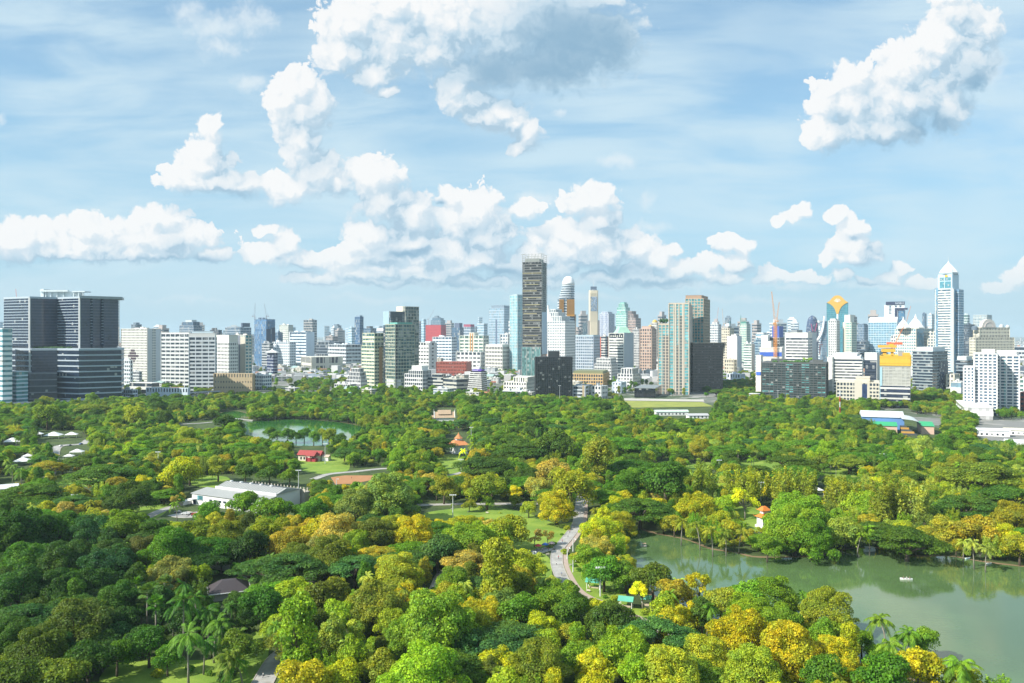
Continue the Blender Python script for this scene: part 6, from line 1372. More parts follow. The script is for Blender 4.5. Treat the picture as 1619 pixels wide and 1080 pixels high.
# trees one can point to in the photograph: crown centre (px, py), crown width, kind, colour
HAND = '''30,842,112,round,dark;92,836,92,round,green;142,842,82,round,blue;197,834,88,round,lime;246,843,72,round,green;305,838,62,round,olivegold;360,850,72,round,amber;396,862,62,round,dark;230,874,72,round,rust;175,880,82,round,dark
322,868,92,umbrella,green;318,892,80,umbrella,dark;45,885,92,round,green;100,890,92,round,dark;30,930,112,round,dark;90,935,92,round,dark;150,922,82,round,dark;188,952,82,round,green;30,985,124,umbrella,blue;120,982,122,round,darkolive
60,1032,112,round,darkolive;95,1066,82,round,olive;185,1036,52,round,mid;236,1016,62,round,green;265,1040,46,round,mid;375,1020,66,round,olivegold;10,1020,100,round,dark;140,1040,80,round,dark;20,1070,90,round,darkolive;350,880,40,round,dark
425,842,62,round,gold;456,860,82,round,amber;510,836,62,round,gold;536,846,92,round,dusty;596,850,84,round,darkolive;655,850,82,round,gold;692,866,62,round,blue;741,850,92,round,mid;790,843,52,round,lime;520,880,92,round,darkolive
562,897,84,umbrella,blue;630,905,92,round,olivegold;445,900,112,umbrella,blue;440,928,92,umbrella,green;415,948,72,round,green;462,930,60,round,lime;522,938,72,round,darkolive;590,952,104,round,olive;715,920,72,round,mid;706,942,56,round,olivegold
786,905,74,tall,olive;792,952,60,round,grey;470,1008,84,tall,mid;525,1006,46,tall,pale;561,1008,36,tall,pale;690,992,150,round,mid;640,1010,90,round,mid;745,1000,90,round,olive;765,1015,112,umbrella,blue;480,1072,90,round,gold;540,1070,66,round,gold
602,1050,42,round,lime;668,1064,140,round,lime;576,1058,32,round,dark;785,1042,62,round,gold;950,836,74,round,gold;942,866,66,round,dusty;825,892,60,round,olivegold;812,925,60,round,olive;860,938,50,airy,green;826,966,72,round,green
802,1004,120,umbrella,blue;850,1058,112,round,olive;930,880,52,round,mid;955,896,62,round,green;990,905,50,round,green;1032,912,66,round,darkolive;1016,930,48,airy,yellow;1070,938,62,round,amber;1106,926,52,airy,gold;905,966,62,round,dark
970,976,72,round,dark;896,1002,42,round,olivegold;985,1032,112,round,lime;945,1052,70,round,gold;1066,988,62,round,gold;1112,1032,92,round,olivegold;1060,1062,122,round,olivegold;1172,1002,112,round,gold;1190,1062,104,round,olivegold;1110,966,40,tall,dark
1140,952,60,round,olive;1182,942,60,round,mid;1226,946,84,round,mid;1310,968,96,round,olive;1267,988,42,airy,amber;1250,1032,124,round,gold;1322,1036,92,round,gold;1362,1016,40,round,mid;1386,1032,36,round,mid;1300,1064,74,round,green
1464,1012,54,round,mid;1450,1054,84,round,gold;1400,1074,92,round,green;1520,1072,60,round,olivegold;1256,836,98,round,mid;1284,852,80,round,green;1213,862,42,round,mid;1330,840,56,round,pale;1434,850,104,umbrella,dark;1496,836,52,round,amber
1540,836,62,round,amber;1582,850,66,round,gold;1612,862,50,round,olivegold;1012,803,92,umbrella,dark;1050,815,32,airy,yellow;1100,800,74,round,gold;1148,795,36,round,lime;1178,790,46,airy,yellow;1262,808,108,round,mid;1115,752,50,feathery,olive
1175,757,50,feathery,olive;1236,762,46,feathery,olive;1270,766,46,feathery,olive;1330,774,50,feathery,olive;1400,786,60,feathery,olive;1440,788,60,feathery,pale;1192,746,60,umbrella,dark;1258,746,72,umbrella,green;1052,758,78,round,dark;1345,724,54,umbrella,green
1278,704,62,umbrella,green;1250,731,70,umbrella,dark;1548,748,112,umbrella,olive;1528,798,94,umbrella,dark;1600,786,92,umbrella,dark;1380,798,70,round,lime;1350,790,50,round,lime;880,800,68,round,gold;902,768,72,round,olivegold;770,770,56,round,olivegold
800,832,64,round,olivegold;740,842,56,round,mid;702,770,42,round,amber;768,732,88,umbrella,dark;830,711,78,umbrella,dark;682,699,62,umbrella,dark;798,694,66,umbrella,dark;878,697,64,round,dark;944,716,54,tall,olive;982,701,72,umbrella,green
954,741,62,umbrella,green;1002,736,74,umbrella,green;1030,760,56,round,green;826,764,52,umbrella,green;850,768,42,round,dusty;872,741,54,round,dusty;616,783,104,round,grey;560,800,84,round,grey;494,812,74,round,green;430,806,62,round,green
386,796,52,round,mid;332,812,46,round,green;426,683,22,round,green;438,688,20,round,green;468,689,20,round,dark;496,691,22,round,green;510,687,22,round,olive;455,686,24,round,green;481,684,22,round,green;520,690,28,round,olive;536,694,26,round,dark;357,667,34,round,dark;165,748,98,umbrella,dark;138,727,62,umbrella,dark;79,738,46,umbrella,amber
48,777,88,umbrella,dark;284,745,56,round,gold;206,785,72,round,dark;188,765,38,round,amber;229,766,36,round,gold;155,694,30,round,mid;212,657,38,round,olivegold;146,646,54,umbrella,olive;75,652,44,round,mid;300,742,40,round,amber;345,738,36,round,olive;388,742,36,round,dark;426,746,34,round,dark;458,750,30,round,mid;505,766,26,round,mid;632,738,34,round,green;655,728,30,round,mid;560,722,26,round,mid;1430,1010,30,round,green;845,845,30,airy,dusty
233,936,42,fan,grey;260,922,42,fan,grey;290,950,46,coconut,green;330,966,42,coconut,green;338,984,40,coconut,mid;298,1005,52,coconut,mid;365,1036,48,coconut,olive;295,922,32,coconut,green;742,797,20,round,olive;770,792,22,round,mid;813,789,22,round,olive;836,802,26,round,olivegold;866,846,24,airy,dusty;372,952,40,round,dark;312,942,38,coconut,green;274,958,36,coconut,green;352,988,40,coconut,mid;246,954,34,fan,green;322,1012,38,coconut,green;386,1044,42,coconut,mid;215,925,36,fan,green;1404,982,46,coconut,mid;1433,998,38,coconut,green;1408,1018,44,coconut,mid
1525,1045,56,coconut,mid;1268,940,28,coconut,green;1077,824,26,coconut,olive;1107,830,28,coconut,olive;1127,838,28,coconut,olive;1148,842,26,coconut,olive;1168,838,26,coconut,olive;1355,843,26,coconut,mid;1375,836,28,coconut,mid;1540,858,28,coconut,pale
1558,866,26,coconut,pale;1523,856,22,coconut,pale;1118,958,30,coconut,green;378,1000,34,coconut,olive;612,697,12,coconut,mid;628,700,12,coconut,mid;646,702,12,coconut,mid;660,706,12,coconut,pale;632,716,12,coconut,mid;896,925,18,fan,mid;748,702,16,coconut,lime;733,712,14,coconut,yellow
745,690,14,coconut,mid;760,686,14,coconut,green;785,676,14,coconut,green;800,674,14,coconut,mid;815,672,14,coconut,green;832,675,14,coconut,mid;850,678,14,coconut,green;1024,694,16,coconut,mid;34,745,30,coconut,green;20,738,26,coconut,grey;1305,846,30,round,pale'''
CLEAR = [[(1385,958),(1462,958),(1452,1052),(1392,1052)],[(1505,1020),(1556,1020),(1550,1080),(1505,1080)],[(990,838),(1120,872),(1370,880),(1619,905),(1700,1000),(1619,1078),(1540,1040),(1500,1010),(1440,970),(1380,950),(1340,930),(1290,925),(1200,925),(1120,912),(1060,900),(1010,880)],
 [(388,668),(470,664),(556,672),(552,694),(440,696),(390,686)], [(910,790),(927,790),(926,830),(915,850),(899,870),(897,905),(908,928),(900,932),(882,912),(872,888),(850,876),(885,852),(906,826)],
 [(690,900),(712,900),(708,926),(690,930)], [(480,908),(508,908),(505,968),(494,970),(490,930)], [(405,1040),(445,1040),(452,1085),(398,1085)], [(670,806),(740,799),(835,812),(905,824),(905,850),(860,866),(838,866),(820,826),(760,814),(700,822),(670,818)],
 [(1040,728),(1060,728),(1060,738),(1040,738)],[(1087,732),(1123,732),(1120,745),(1090,745)],[(1170,729),(1235,729),(1235,741),(1180,740)],[(1310,742),(1358,742),(1358,749),(1310,749)],[(985,628),(1128,632),(1128,644),(1000,646)],
 [(474,722),(538,722),(545,741),(478,741)],[(90,752),(148,752),(148,765),(90,765)],[(150,804),(262,799),(255,815),(200,818)],[(308,754),(356,754),(356,767),(308,767)],[(200,1052),(345,1048),(345,1085),(200,1085)],[(400,1000),(420,1005),(414,1055),(398,1058)],
 [(692,722),(728,722),(728,748),(712,750)],[(1168,800),(1204,800),(1200,832),(1180,824)],[(898,880),(926,882),(924,905),(900,902)],[(920,905),(990,925),(985,955),(945,950)],[(834,872),(866,882),(868,918),(850,904)],[(1010,966),(1048,974),(1040,988),(1010,980)],[(1124,996),(1146,998),(1142,1008),(1124,1006)],
 [(520,750),(598,750),(598,762),(530,765)],[(298,752),(486,752),(486,807),(320,808),(298,800)],[(468,698),(514,698),(514,730),(470,728)],[(684,645),(722,645),(722,665),(684,665)],[(707,683),(744,683),(744,718),(707,718)],[(1196,796),(1224,796),(1224,834),(1196,834)],[(1392,646),(1486,656),(1486,692),(1440,692),(1394,668)],
 [(60,682),(128,682),(128,700),(60,700)],[(0,696),(34,696),(34,704),(0,704)],[(95,710),(132,710),(132,730),(95,730)],[(18,724),(50,724),(50,740),(18,740)],[(84,700),(142,694),(142,712),(84,716)],[(335,912),(388,912),(388,942),(335,942)],[(495,742),(612,738),(612,752),(495,756)],
 [(1545,660),(1640,660),(1640,700),(1545,695)],[(1035,644),(1120,646),(1120,662),(1035,658)],[(0,755),(22,755),(22,790),(0,790)],[(286,668),(350,664),(350,676),(286,676)],[(350,650),(392,648),(392,662),(350,662)],[(835,855),(895,855),(895,876),(835,876)],[(712,782),(722,782),(722,820),(712,820)],[(1280,752),(1300,752),(1300,784),(1280,784)],
 [(978,942),(1020,942),(1020,966),(978,966)],[(660,795),(850,793),(850,800),(660,802)],[(270,806),(304,800),(304,822),(240,826)]]
def inside(x, y, P):
    r = False; n = len(P)
    for i in range(n):
        x1, y1 = P[i]; x2, y2 = P[i - 1]
        if (y1 > y) != (y2 > y) and x < (x2 - x1) * (y - y1) / (y2 - y1) + x1: r = not r
    return r
def bbox(P): xs = [p[0] for p in P]; ys = [p[1] for p in P]; return min(xs), max(xs), min(ys), max(ys)
CB = [(P, bbox(P)) for P in CLEAR]
NOGO = [LAKE_PX, POND_PX, CANAL_PX]
def blocked(cx, cy, hw, hh):
    for P, (a, b, c, d) in CB:
        if cx + hw < a or cx - hw > b or cy + hh < c or cy - hh > d: continue
        for u, v in ((0, 0), (-.9, 0), (.9, 0), (0, -.9), (0, .8), (-.6, -.6), (.6, -.6), (-.6, .6), (.6, .6)):
            if inside(cx + u * hw, cy + v * hh, P): return True
    return False
trees = []                        # X, Y, kind, variant, scale xy, scale z, colour, hand-placed
rt = random.Random(11)
for rec in HAND.replace('\n', ';').split(';'):
    cx, cy, w, k, c = rec.split(','); cx, cy, w = float(cx), float(cy), float(w)
    if k == 'round' and w >= 66 and cy > 780 and w * (CAMH - 8) / (cy - HY) / 2 > 9: k = 'big'
    if k == 'big': w *= .90
    vs = SPEC[k]; i = rt.randrange(len(vs)); cm, tm, R, H, zc = vs[i]
    Y = 400.0
    for _ in range(12):           # the crown's height depends on its size, its size on how far off it stands
        s = (w * 1.14 * Y / F / 2) / R
        if k in ('coconut', 'fan'): s = min(max(s * 1.1, .95), 1.5)
        hs = s if k != 'umbrella' else s ** .8
        Y = 0.5 * Y + 0.5 * F * (CAMH - zc * hs) / (cy - HY)
    trees.append([gx(cx, Y), Y, k, i, s, hs * (1 if k in ('coconut', 'fan') else rt.uniform(.92, 1.08)), c, True])
def palette(px, py):
    """which colours grow where"""
    if py > 930: 
        if px < 400: return ('dark', 'dark', 'darkolive', 'green', 'blue')
        if px > 900: return ('gold', 'olivegold', 'mid', 'gold', 'lime')
        return ('olive', 'mid', 'darkolive', 'lime', 'gold')
    if py > 820:
        if px < 230: return ('dark', 'green', 'blue', 'dark')
        if px < 850: return ('darkolive', 'amber', 'gold', 'mid', 'green', 'dusty', 'olivegold')
        return ('gold', 'olivegold', 'mid', 'amber', 'pale')
    if py > 740:
        if px < 450: return ('dark', 'green', 'amber', 'olivegold', 'dark', 'olive', 'dusty')
        if px < 1040: return ('green', 'amber', 'olivegold', 'mid', 'dusty', 'dark', 'gold')
        return ('mid', 'olive', 'olivegold', 'pale', 'lime', 'green', 'gold')
    if py > 680: return ('dark', 'green', 'mid', 'olive', 'olivegold', 'green', 'mid', 'dark', 'dark', 'lime', 'green', 'lime', 'mid', 'pale', 'amber', 'mid')
    return ('dark', 'green', 'mid', 'green', 'olive', 'dark', 'mid', 'green', 'lime', 'green', 'mid', 'dark', 'olive', 'dark', 'mid', 'olivegold')
cell = {}
def near_ok(X, Y, r):
    a, b = int(X // 14), int(Y // 14)
    for i in range(a - 2, a + 3):
        for j in range(b - 2, b + 3):
            for (x, y, q) in cell.get((i, j), ()):
                if (x - X) ** 2 + (y - Y) ** 2 < (0.60 * (q + r)) ** 2: return False
    return True
def put(X, Y, r): cell.setdefault((int(X // 14), int(Y // 14)), []).append((X, Y, r))
for t_ in trees: put(t_[0], t_[1], SPEC[t_[2]][t_[3]][2] * t_[4] * (.9 if t_[2] not in ('coconut', 'fan') else .4))
for pss, tries in ((0, 42000), (1, 60000)):
    for _ in range(tries):
        Y = math.sqrt(rt.uniform(232 ** 2, 1560 ** 2)); X = rt.uniform(-0.70, 0.72) * Y
        bx, by = 809.5 + F * X / Y, HY + F * CAMH / Y
        if not inside(bx, by, PARK_PX): continue
        if any(inside(bx, by, P) for P in NOGO): continue
        k = rt.choices(('round', 'tall', 'umbrella', 'feathery', 'airy', 'coconut', 'fan', 'big'), ((5, 1.2, 3.2, .5, .3, .12, .05, 1.6) if pss == 0 else (6, 1.2, .1, .5, 1.6, .35, .1, 0)))[0]
        if 1080 < bx < 1600 and 770 < by < 860 and rt.random() < .45 and pss == 0: k = 'feathery'
        i = rt.randrange(len(SPEC[k])); cm, tm, R, H, zc = SPEC[k][i]
        s = rt.uniform(.8, 1.25) if pss == 0 else rt.uniform(.45, .85)
        if k in ('coconut', 'fan'): s = rt.uniform(.8, 1.1)
        r = R * s * (.4 if k in ('coconut', 'fan') else 1)
        if not near_ok(X, Y, r): continue
        cy = HY + F * (CAMH - zc * s) / Y; q = F / Y
        if blocked(bx, cy, R * s * q, (H - zc) * s * q * 1.05): continue
        if blocked(bx, by, r * q * .3, 1.0): continue
        pal = palette(bx, cy); c = rt.choice(pal)
        if k == 'umbrella' and rt.random() < .7: c = rt.choice(('dark', 'green', 'green', 'blue'))
        if k == 'feathery': c = rt.choice(('olive', 'pale', 'grey', 'mid'))
        if k in ('coconut', 'fan'): c = rt.choice(('mid', 'green', 'olive', 'pale'))
        trees.append([X, Y, k, i, s, s * rt.uniform(.88, 1.15), c, False]); put(X, Y, r)
# street and garden trees among the buildings beyond the park
for _ in range(2600):
    Y = rt.uniform(1290, 3000); X = rt.uniform(-.64, .64) * Y
    bx, by = 809.5 + F * X / Y, HY + F * CAMH / Y
    if inside(bx, by, PARK_PX): continue
    if Y > 1700 and rt.random() < .45: continue
    s = rt.uniform(.7, 1.2); k = rt.choice(('round', 'round', 'umbrella', 'tall')); i = rt.randrange(len(SPEC[k]))
    if not near_ok(X, Y, SPEC[k][i][2] * s * .8) or blocked(bx, by, 4, 3): continue
    trees.append([X, Y, k, i, s, s, rt.choice(('dark', 'green', 'mid', 'olive')), False]); put(X, Y, SPEC[k][i][2] * s)
for (a, b, c, d, n) in ((1482, 640, 1548, 688, 110), (1440, 634, 1500, 652, 60), (1380, 634, 1440, 646, 40), (1500, 690, 1545, 700, 10), (1560, 655, 1619, 676, 20), (1470, 690, 1619, 720, 60), (1140, 590, 1200, 640, 160), (1440, 622, 1520, 668, 90), (470, 585, 545, 620, 70), (780, 588, 815, 604, 26), (1280, 608, 1330, 632, 10), (560, 575, 590, 592, 10), (236, 604, 292, 616, 0)):
    for _ in range(n * 3):        # wooded plots one can see between the blocks
        px, py = rt.uniform(a, c), rt.uniform(b, d); X, Y = ground(px, py); s = rt.uniform(.8, 1.25); i = rt.randrange(5)
        if near_ok(X, Y, 5.5 * s) and not blocked(px, py - 8, 6, 6): trees.append([X, Y, 'round', i, s, s, rt.choice(('dark', 'green', 'mid', 'olive')), False]); put(X, Y, 5.5 * s)

def tree_size(t_): return SPEC[t_[2]][t_[3]][2] * t_[4] / t_[1]
def in_view(t_):
    px = 809.5 + F * t_[0] / t_[1]; cy = HY + F * (CAMH - SPEC[t_[2]][t_[3]][4] * t_[5]) / t_[1]; w = F * tree_size(t_)
    return -w * .7 < px < 1619 + w * .7 and cy - w * .6 < 1080
palm_l = sorted([t_ for t_ in trees if t_[2] in ('coconut', 'fan') and in_view(t_)], key=lambda t_: (-t_[7], -tree_size(t_)))
broad_l = sorted([t_ for t_ in trees if t_[2] not in ('coconut', 'fan') and in_view(t_)], key=lambda t_: -tree_size(t_) * (1.6 if t_[7] else 1))
solo = broad_l[:300] + palm_l[:90]; solo_id = {id(t_) for t_ in solo}
jit = random.Random(5)
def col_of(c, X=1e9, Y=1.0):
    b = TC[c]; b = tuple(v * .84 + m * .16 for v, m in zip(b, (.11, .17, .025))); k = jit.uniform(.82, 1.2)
    if X / Y < -.29 and Y < 430: k *= .68; b = (b[0] * .78, b[1], b[2] * 1.15)        # cool cloud shade over the corner grove, put into its leaf colour
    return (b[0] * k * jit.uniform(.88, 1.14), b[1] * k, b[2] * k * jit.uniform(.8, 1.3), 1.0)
protos = {}; tree_items = []
for t_ in solo:
    X, Y, k, i, s, hs, c, hd = t_; cm, tm, R, H, zc = SPEC[k][i]
    e = empty(ONAME[k], (X, Y, 0), jit.uniform(0, 6.28)); e.scale = (s, s, hs)
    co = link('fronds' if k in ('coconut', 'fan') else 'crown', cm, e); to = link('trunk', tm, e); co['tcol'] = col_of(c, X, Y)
    tag(e, 'x', 'palm' if k in ('coconut', 'fan') else 'tree', 'park palms' if k in ('coconut', 'fan') else 'park trees')
    protos.setdefault((k, i), (co, to))
    tree_items.append((e, '{} %s %s' % (CNAME[c], SNAME[k]), 809.5 + F * X / Y, HY + F * (CAMH - zc * hs) / Y))
# every remaining tree: one mass, its members taken from the trees above
rest = [t_ for t_ in trees if id(t_) not in solo_id]
keys = []
for key in [(k, i) for k in SPEC for i in range(len(SPEC[k]))]:
    if key in protos: keys.append(key)
    else:
        alt = [q for q in protos if q[0] == key[0]] or list(protos); protos[key] = protos[alt[0]]; keys.append(key)
def tree_mass():
    n = len(rest); me = D.meshes.new('tree_points'); me.vertices.add(n)
    me.vertices.foreach_set('co', np.array([(t_[0], t_[1], 0.0) for t_ in rest], np.float32).ravel())
    def at(nm, typ, vals, key='value'):
        a = me.attributes.new(nm, typ, 'POINT'); a.data.foreach_set(key, np.array(vals).ravel())
    at('kindno', 'INT', np.array([keys.index((t_[2], t_[3])) for t_ in rest], np.int32))
    at('size', 'FLOAT_VECTOR', np.array([(t_[4], t_[4], t_[5]) for t_ in rest], np.float32), 'vector')
    at('turn', 'FLOAT', np.array([jit.uniform(0, 6.28) for t_ in rest], np.float32))
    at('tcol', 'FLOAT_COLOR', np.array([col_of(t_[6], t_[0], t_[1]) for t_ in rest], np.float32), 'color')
    o = link('trees', me); tag(o, kind='stuff'); o['label'] = 'dense mass of smaller and farther park trees in mixed greens'
    ng = D.node_groups.new('tree_mass', 'GeometryNodeTree'); t = NT(ng)
    ng.interface.new_socket('Geometry', in_out='INPUT', socket_type='NodeSocketGeometry'); ng.interface.new_socket('Geometry', in_out='OUTPUT', socket_type='NodeSocketGeometry')
    gi, go = t.n('NodeGroupInput'), t.n('NodeGroupOutput')
    gti = t.n('GeometryNodeGeometryToInstance')
    for key in reversed(keys):
        co, to = protos[key]; j = t.n('GeometryNodeJoinGeometry')
        for ob in (co, to):
            oi = t.n('GeometryNodeObjectInfo', transform_space='ORIGINAL'); oi.inputs['Object'].default_value = ob; ng.links.new(oi.outputs['Geometry'], j.inputs[0])
        ng.links.new(j.outputs[0], gti.inputs[0])
    def named(nm, typ):
        a = t.n('GeometryNodeInputNamedAttribute', data_type=typ); a.inputs['Name'].default_value = nm
        return [s for s in a.outputs if s.enabled and s.name == 'Attribute'][0]
    iop = t.n('GeometryNodeInstanceOnPoints'); ng.links.new(gi.outputs[0], iop.inputs['Points']); ng.links.new(gti.outputs[0], iop.inputs['Instance'])
    iop.inputs['Pick Instance'].default_value = True
    ng.links.new(named('kindno', 'INT'), iop.inputs['Instance Index']); ng.links.new(named('size', 'FLOAT_VECTOR'), iop.inputs['Scale'])
    cx = t.n('ShaderNodeCombineXYZ'); ng.links.new(named('turn', 'FLOAT'), cx.inputs[2]); ng.links.new(cx.outputs[0], iop.inputs['Rotation'])
    ng.links.new(iop.outputs[0], go.inputs[0])
    md = o.modifiers.new('tree_mass', 'NODES'); md.node_group = ng
    print('TREES solo', len(solo), 'rest', n)
tree_mass()
# ---------------------------------------------------------------- what stands in the park
LAND_PARK = []
def at(px, py): X, Y = ground(px, py); return X, Y, Y / F
PWHITE = paint((0.76, 0.76, 0.74), 0.7, 0.12); ROOFG = paint((0.33, 0.34, 0.33), 0.7, 0.2); DK = glass(G_DK)
def hall():
    r = empty('sports_hall', (-207, 532, 0), math.atan2(-.48, .87)); tag(r, 'long white hall with grey pitched roofs among the trees', 'hall')
    L, W = 62, 40
    MB().box(0, L, 0, 12, 0, 7.2).build('front_wing', PWHITE, r)
    MB().add([(-.5, -.5, 7.25), (L + .5, -.5, 7.25), (L + .5, 12.2, 9.0), (-.5, 12.2, 9.0), (-.5, -.5, 7.0), (L + .5, -.5, 7.0), (L + .5, 12.2, 7.0), (-.5, 12.2, 7.0)], [(0, 1, 2, 3), (4, 5, 1, 0), (5, 6, 2, 1), (7, 4, 0, 3)]).build('front_roof', ROOFG, r)
    MB().box(9, L - 1, 12.3, 34, 0, 9.5).build('main_hall', PWHITE, r)
    v = [(8, 12, 9.7), (L, 12, 9.7), (L, 34.5, 9.7), (8, 34.5, 9.7), (8, 21, 12.4), (L, 21, 12.4)]
    MB().add(v, [(0, 1, 5, 4), (1, 2, 5), (2, 3, 4, 5), (3, 0, 4), (3, 2, 1, 0)]).build('main_roof', ROOFG, r)
    MB().box(8, L, 11.8, 12.3, 7, 10.4).build('parapet', PWHITE, r)
    MB().box(12, L + 2, 35, 40, 0, 7.6).build('rear_wing', paint((0.46, 0.42, 0.35)), r)
    pl = MB()
    for k in range(18): pl.box(12 + k * 2.9, 12.5 + k * 2.9, 39.9, 40.3, 3, 9.5)
    pl.box(11.5, L + 2.5, 34.8, 35.3, 7.6, 9.4); pl.build('rear_colonnade', paint((0.55, 0.50, 0.42)), r)
    for k in range(7): MB().box(16 + k * 4.2, 18.4 + k * 4.2, -.12, .2, 3.2, 4.6).build('window', DK, r)
    MB().box(5, 10, -.14, .2, 3.0, 6.0).build('window', glass(G_TL), r)
    MB().box(-.3, 4, -3.5, -.2, 3.4, 3.9).build('canopy', PWHITE, r); MB().box(1, 3.6, -.15, .2, 0, 2.9).build('door', paint(NAVY), r)
    MB().box(L * .0 - 7, -1, -6, 1, 0, 2.2).build('forecourt_wall', PWHITE, r)
    seam = MB()
    for k in range(24):
        x = 9 + k * 2.2; seam.bar((x, 12.1, 9.78), (x, 20.9, 12.48), .12).bar((x, 34.3, 9.78), (x, 21.1, 12.48), .12)
    seam.build('roof_seam', paint((0.24, 0.25, 0.25)), r)
    gut = MB().box(-.7, L + .7, -.75, -.5, 6.9, 7.2).box(8, L, 34.6, 34.85, 9.4, 9.7); gut.build('gutter', paint(GREY), r)
    for k in range(5): MB().box(12 + k * 9, 13.6 + k * 9, 20.2, 21.8, 12.3, 13.1).build('roof_vent', paint(LGREY), r)
    LAND_PARK.append(('long white hall', 390, 790))
hall()
def gable_roof(w, d, z, h, over=1.0, flare=0.0):
    g = MB(); x, y = w / 2 + over, d / 2 + over
    return g.add([(-x, -y, z), (x, -y, z), (x, y, z), (-x, y, z), (-x, 0, z + h), (x, 0, z + h)], [(0, 1, 5, 4), (1, 2, 5), (2, 3, 4, 5), (3, 0, 4), (3, 2, 1, 0)])
def hip_roof(w, d, z, h, k=.3, over=1.0):
    x, y = w / 2 + over, d / 2 + over; a, b = x * k, y * k * .6
    return MB().add([(-x, -y, z), (x, -y, z), (x, y, z), (-x, y, z), (-a, -b, z + h), (a, -b, z + h), (a, b, z + h), (-a, b, z + h)], [(0, 1, 5, 4), (1, 2, 6, 5), (2, 3, 7, 6), (3, 0, 4, 7), (4, 5, 6, 7), (3, 2, 1, 0)])
def red_pavilion():
    X, Y, s = at(490, 729); r = empty('red_pavilion', (X, Y, 0), math.radians(-12)); tag(r, 'park pavilion with a bright red roof and red porch', 'pavilion')
    RED = paint((0.34, 0.06, 0.055), 0.8, 0.35)
    MB().box(-11, 9, 0, 9, 0, 5).build('wall', paint((0.66, 0.60, 0.50)), r); gable_roof(20, 9, 5.05, 3.6).build('roof', RED, r, loc=(-1, 4.5, 0))
    gable_roof(6, 9, 5.6, 3.2).build('porch_roof', RED, r, loc=(3, -1, -.2)); MB().box(-2, 7.5, -4, -.3, 0, 2.8).build('porch_wall', paint((0.36, 0.03, 0.05)), r)
    for x in (-1.5, 2.5, 7): MB().box(x - .25, x + .25, -4.6, -4.1, 0, 5.3).build('post', RED, r)
    for x in (-9, -6, -3.5): MB().box(x, x + 1.4, -.1, .2, 1.2, 3.4).build('window', DK, r)
    MB().box(10, 16, 2, 8, 0, 3.6).build('side_wing', PWHITE, r); gable_roof(6, 6, 3.65, 1.6, .6).build('side_roof', paint((0.5, 0.4, 0.3)), r, loc=(13, 5, 0))
    LAND_PARK.append(('red roofed pavilion', 490, 716))
red_pavilion()
def thai_hall():
    X, Y, s = at(703, 667); r = empty('temple_hall', (X, Y, 0), math.radians(10)); tag(r, 'white temple style hall with steep sandy tiled roof and upswept gables', 'temple hall')
    T_ = paint((0.50, 0.36, 0.24), 0.8, 0.3)
    MB().box(-12, 12, 0, 9, 0, 5).build('wall', PWHITE, r); gable_roof(24, 10, 5.05, 7.2, .5).build('roof', T_, r, loc=(0, 4.5, 0)); gable_roof(16, 7, 9.4, 5.2, .3).build('upper_roof', T_, r, loc=(0, 4.5, 0))
    for x in (-12.8, 12.8):
        MB().prism([(x - .3, -1), (x + .3, -1), (x + .3, 10), (x - .3, 10)], 4.9, 5.2).bar((x, -1, 5), (x, 4.5, 13), .7).bar((x, 10, 5), (x, 4.5, 13), .7).bar((x, 4.5, 12.6), (x + (.8 if x > 0 else -.8), 4.5, 16), .5, .15).build('gable_finial', PWHITE, r)
    r2 = MB().box(-17, -12.4, -2, 6, 0, 4); r2.build('side_wall', PWHITE, r); gable_roof(8, 5, 4.05, 4.2, .4).build('side_roof', T_, r, loc=(-15, 2, 0), )
    LAND_PARK.append(('temple style hall', 703, 657))
thai_hall()
def orange_pavilion():
    X, Y, s = at(725, 716); r = empty('orange_pavilion', (X, Y, 0), math.radians(20)); tag(r, 'white pavilion under a two tiered orange tiled roof', 'pavilion')
    O = paint((0.56, 0.22, 0.08), 0.75, 0.25)
    MB().box(-7, 7, -7, 7, 0, 1).build('plinth', PWHITE, r); MB().box(-4.5, 4.5, -4.5, 4.5, 1, 8).build('wall', PWHITE, r)
    for x in (-6, -2, 2, 6):
        for y in (-6, 6): MB().lathe([(.35, 1), (.3, 8)], 8, x, y).build('column', PWHITE, r)
    hip_roof(14, 14, 8, 4.0, .45, 1.2).build('lower_roof', O, r); MB().box(-2.6, 2.6, -2.6, 2.6, 11.9, 13.6).build('drum', PWHITE, r); MB().lathe([(4.4, 13.6), (2.6, 15.2), (.8, 17.2), (.12, 19)], 8).build('upper_roof', O, r)
    LAND_PARK.append(('orange roofed pavilion', 725, 700))
orange_pavilion()
def gate():
    X, Y, s = at(1208, 833); r = empty('chinese_pavilion', (X, Y, 0), math.radians(25)); tag(r, 'small white pavilion with two orange Chinese roofs by the lake trees', 'pavilion')
    O = paint((0.66, 0.20, 0.03), 0.7, 0.2)
    MB().box(-4, 4, -3, 3, 0, 1.2).build('plinth', PWHITE, r)
    for x in (-3, 3):
        for y in (-2.2, 2.2): MB().lathe([(.3, 1.2), (.26, 6)], 8, x, y).build('column', PWHITE, r)
    MB().box(-2.8, 2.8, -1.9, 1.9, 1.2, 6).build('wall', PWHITE, r)
    def curl(z, w, d, h):
        g = hip_roof(w, d, z, h, .35, .9)
        for sx in (-1, 1):
            for sy in (-1, 1): g.bar((sx * (w / 2 + .8), sy * (d / 2 + .8), z + .05), (sx * (w / 2 + 1.5), sy * (d / 2 + 1.3), z + .9), .35, .1)
        return g
    curl(6, 6.6, 5, 1.8).build('lower_roof', O, r); MB().box(-1.8, 1.8, -1.4, 1.4, 7.8, 9.6).build('upper_wall', PWHITE, r); curl(9.6, 4.2, 3.4, 2.2).build('upper_roof', O, r)
    LAND_PARK.append(('orange Chinese pavilion', 1208, 815))
gate()
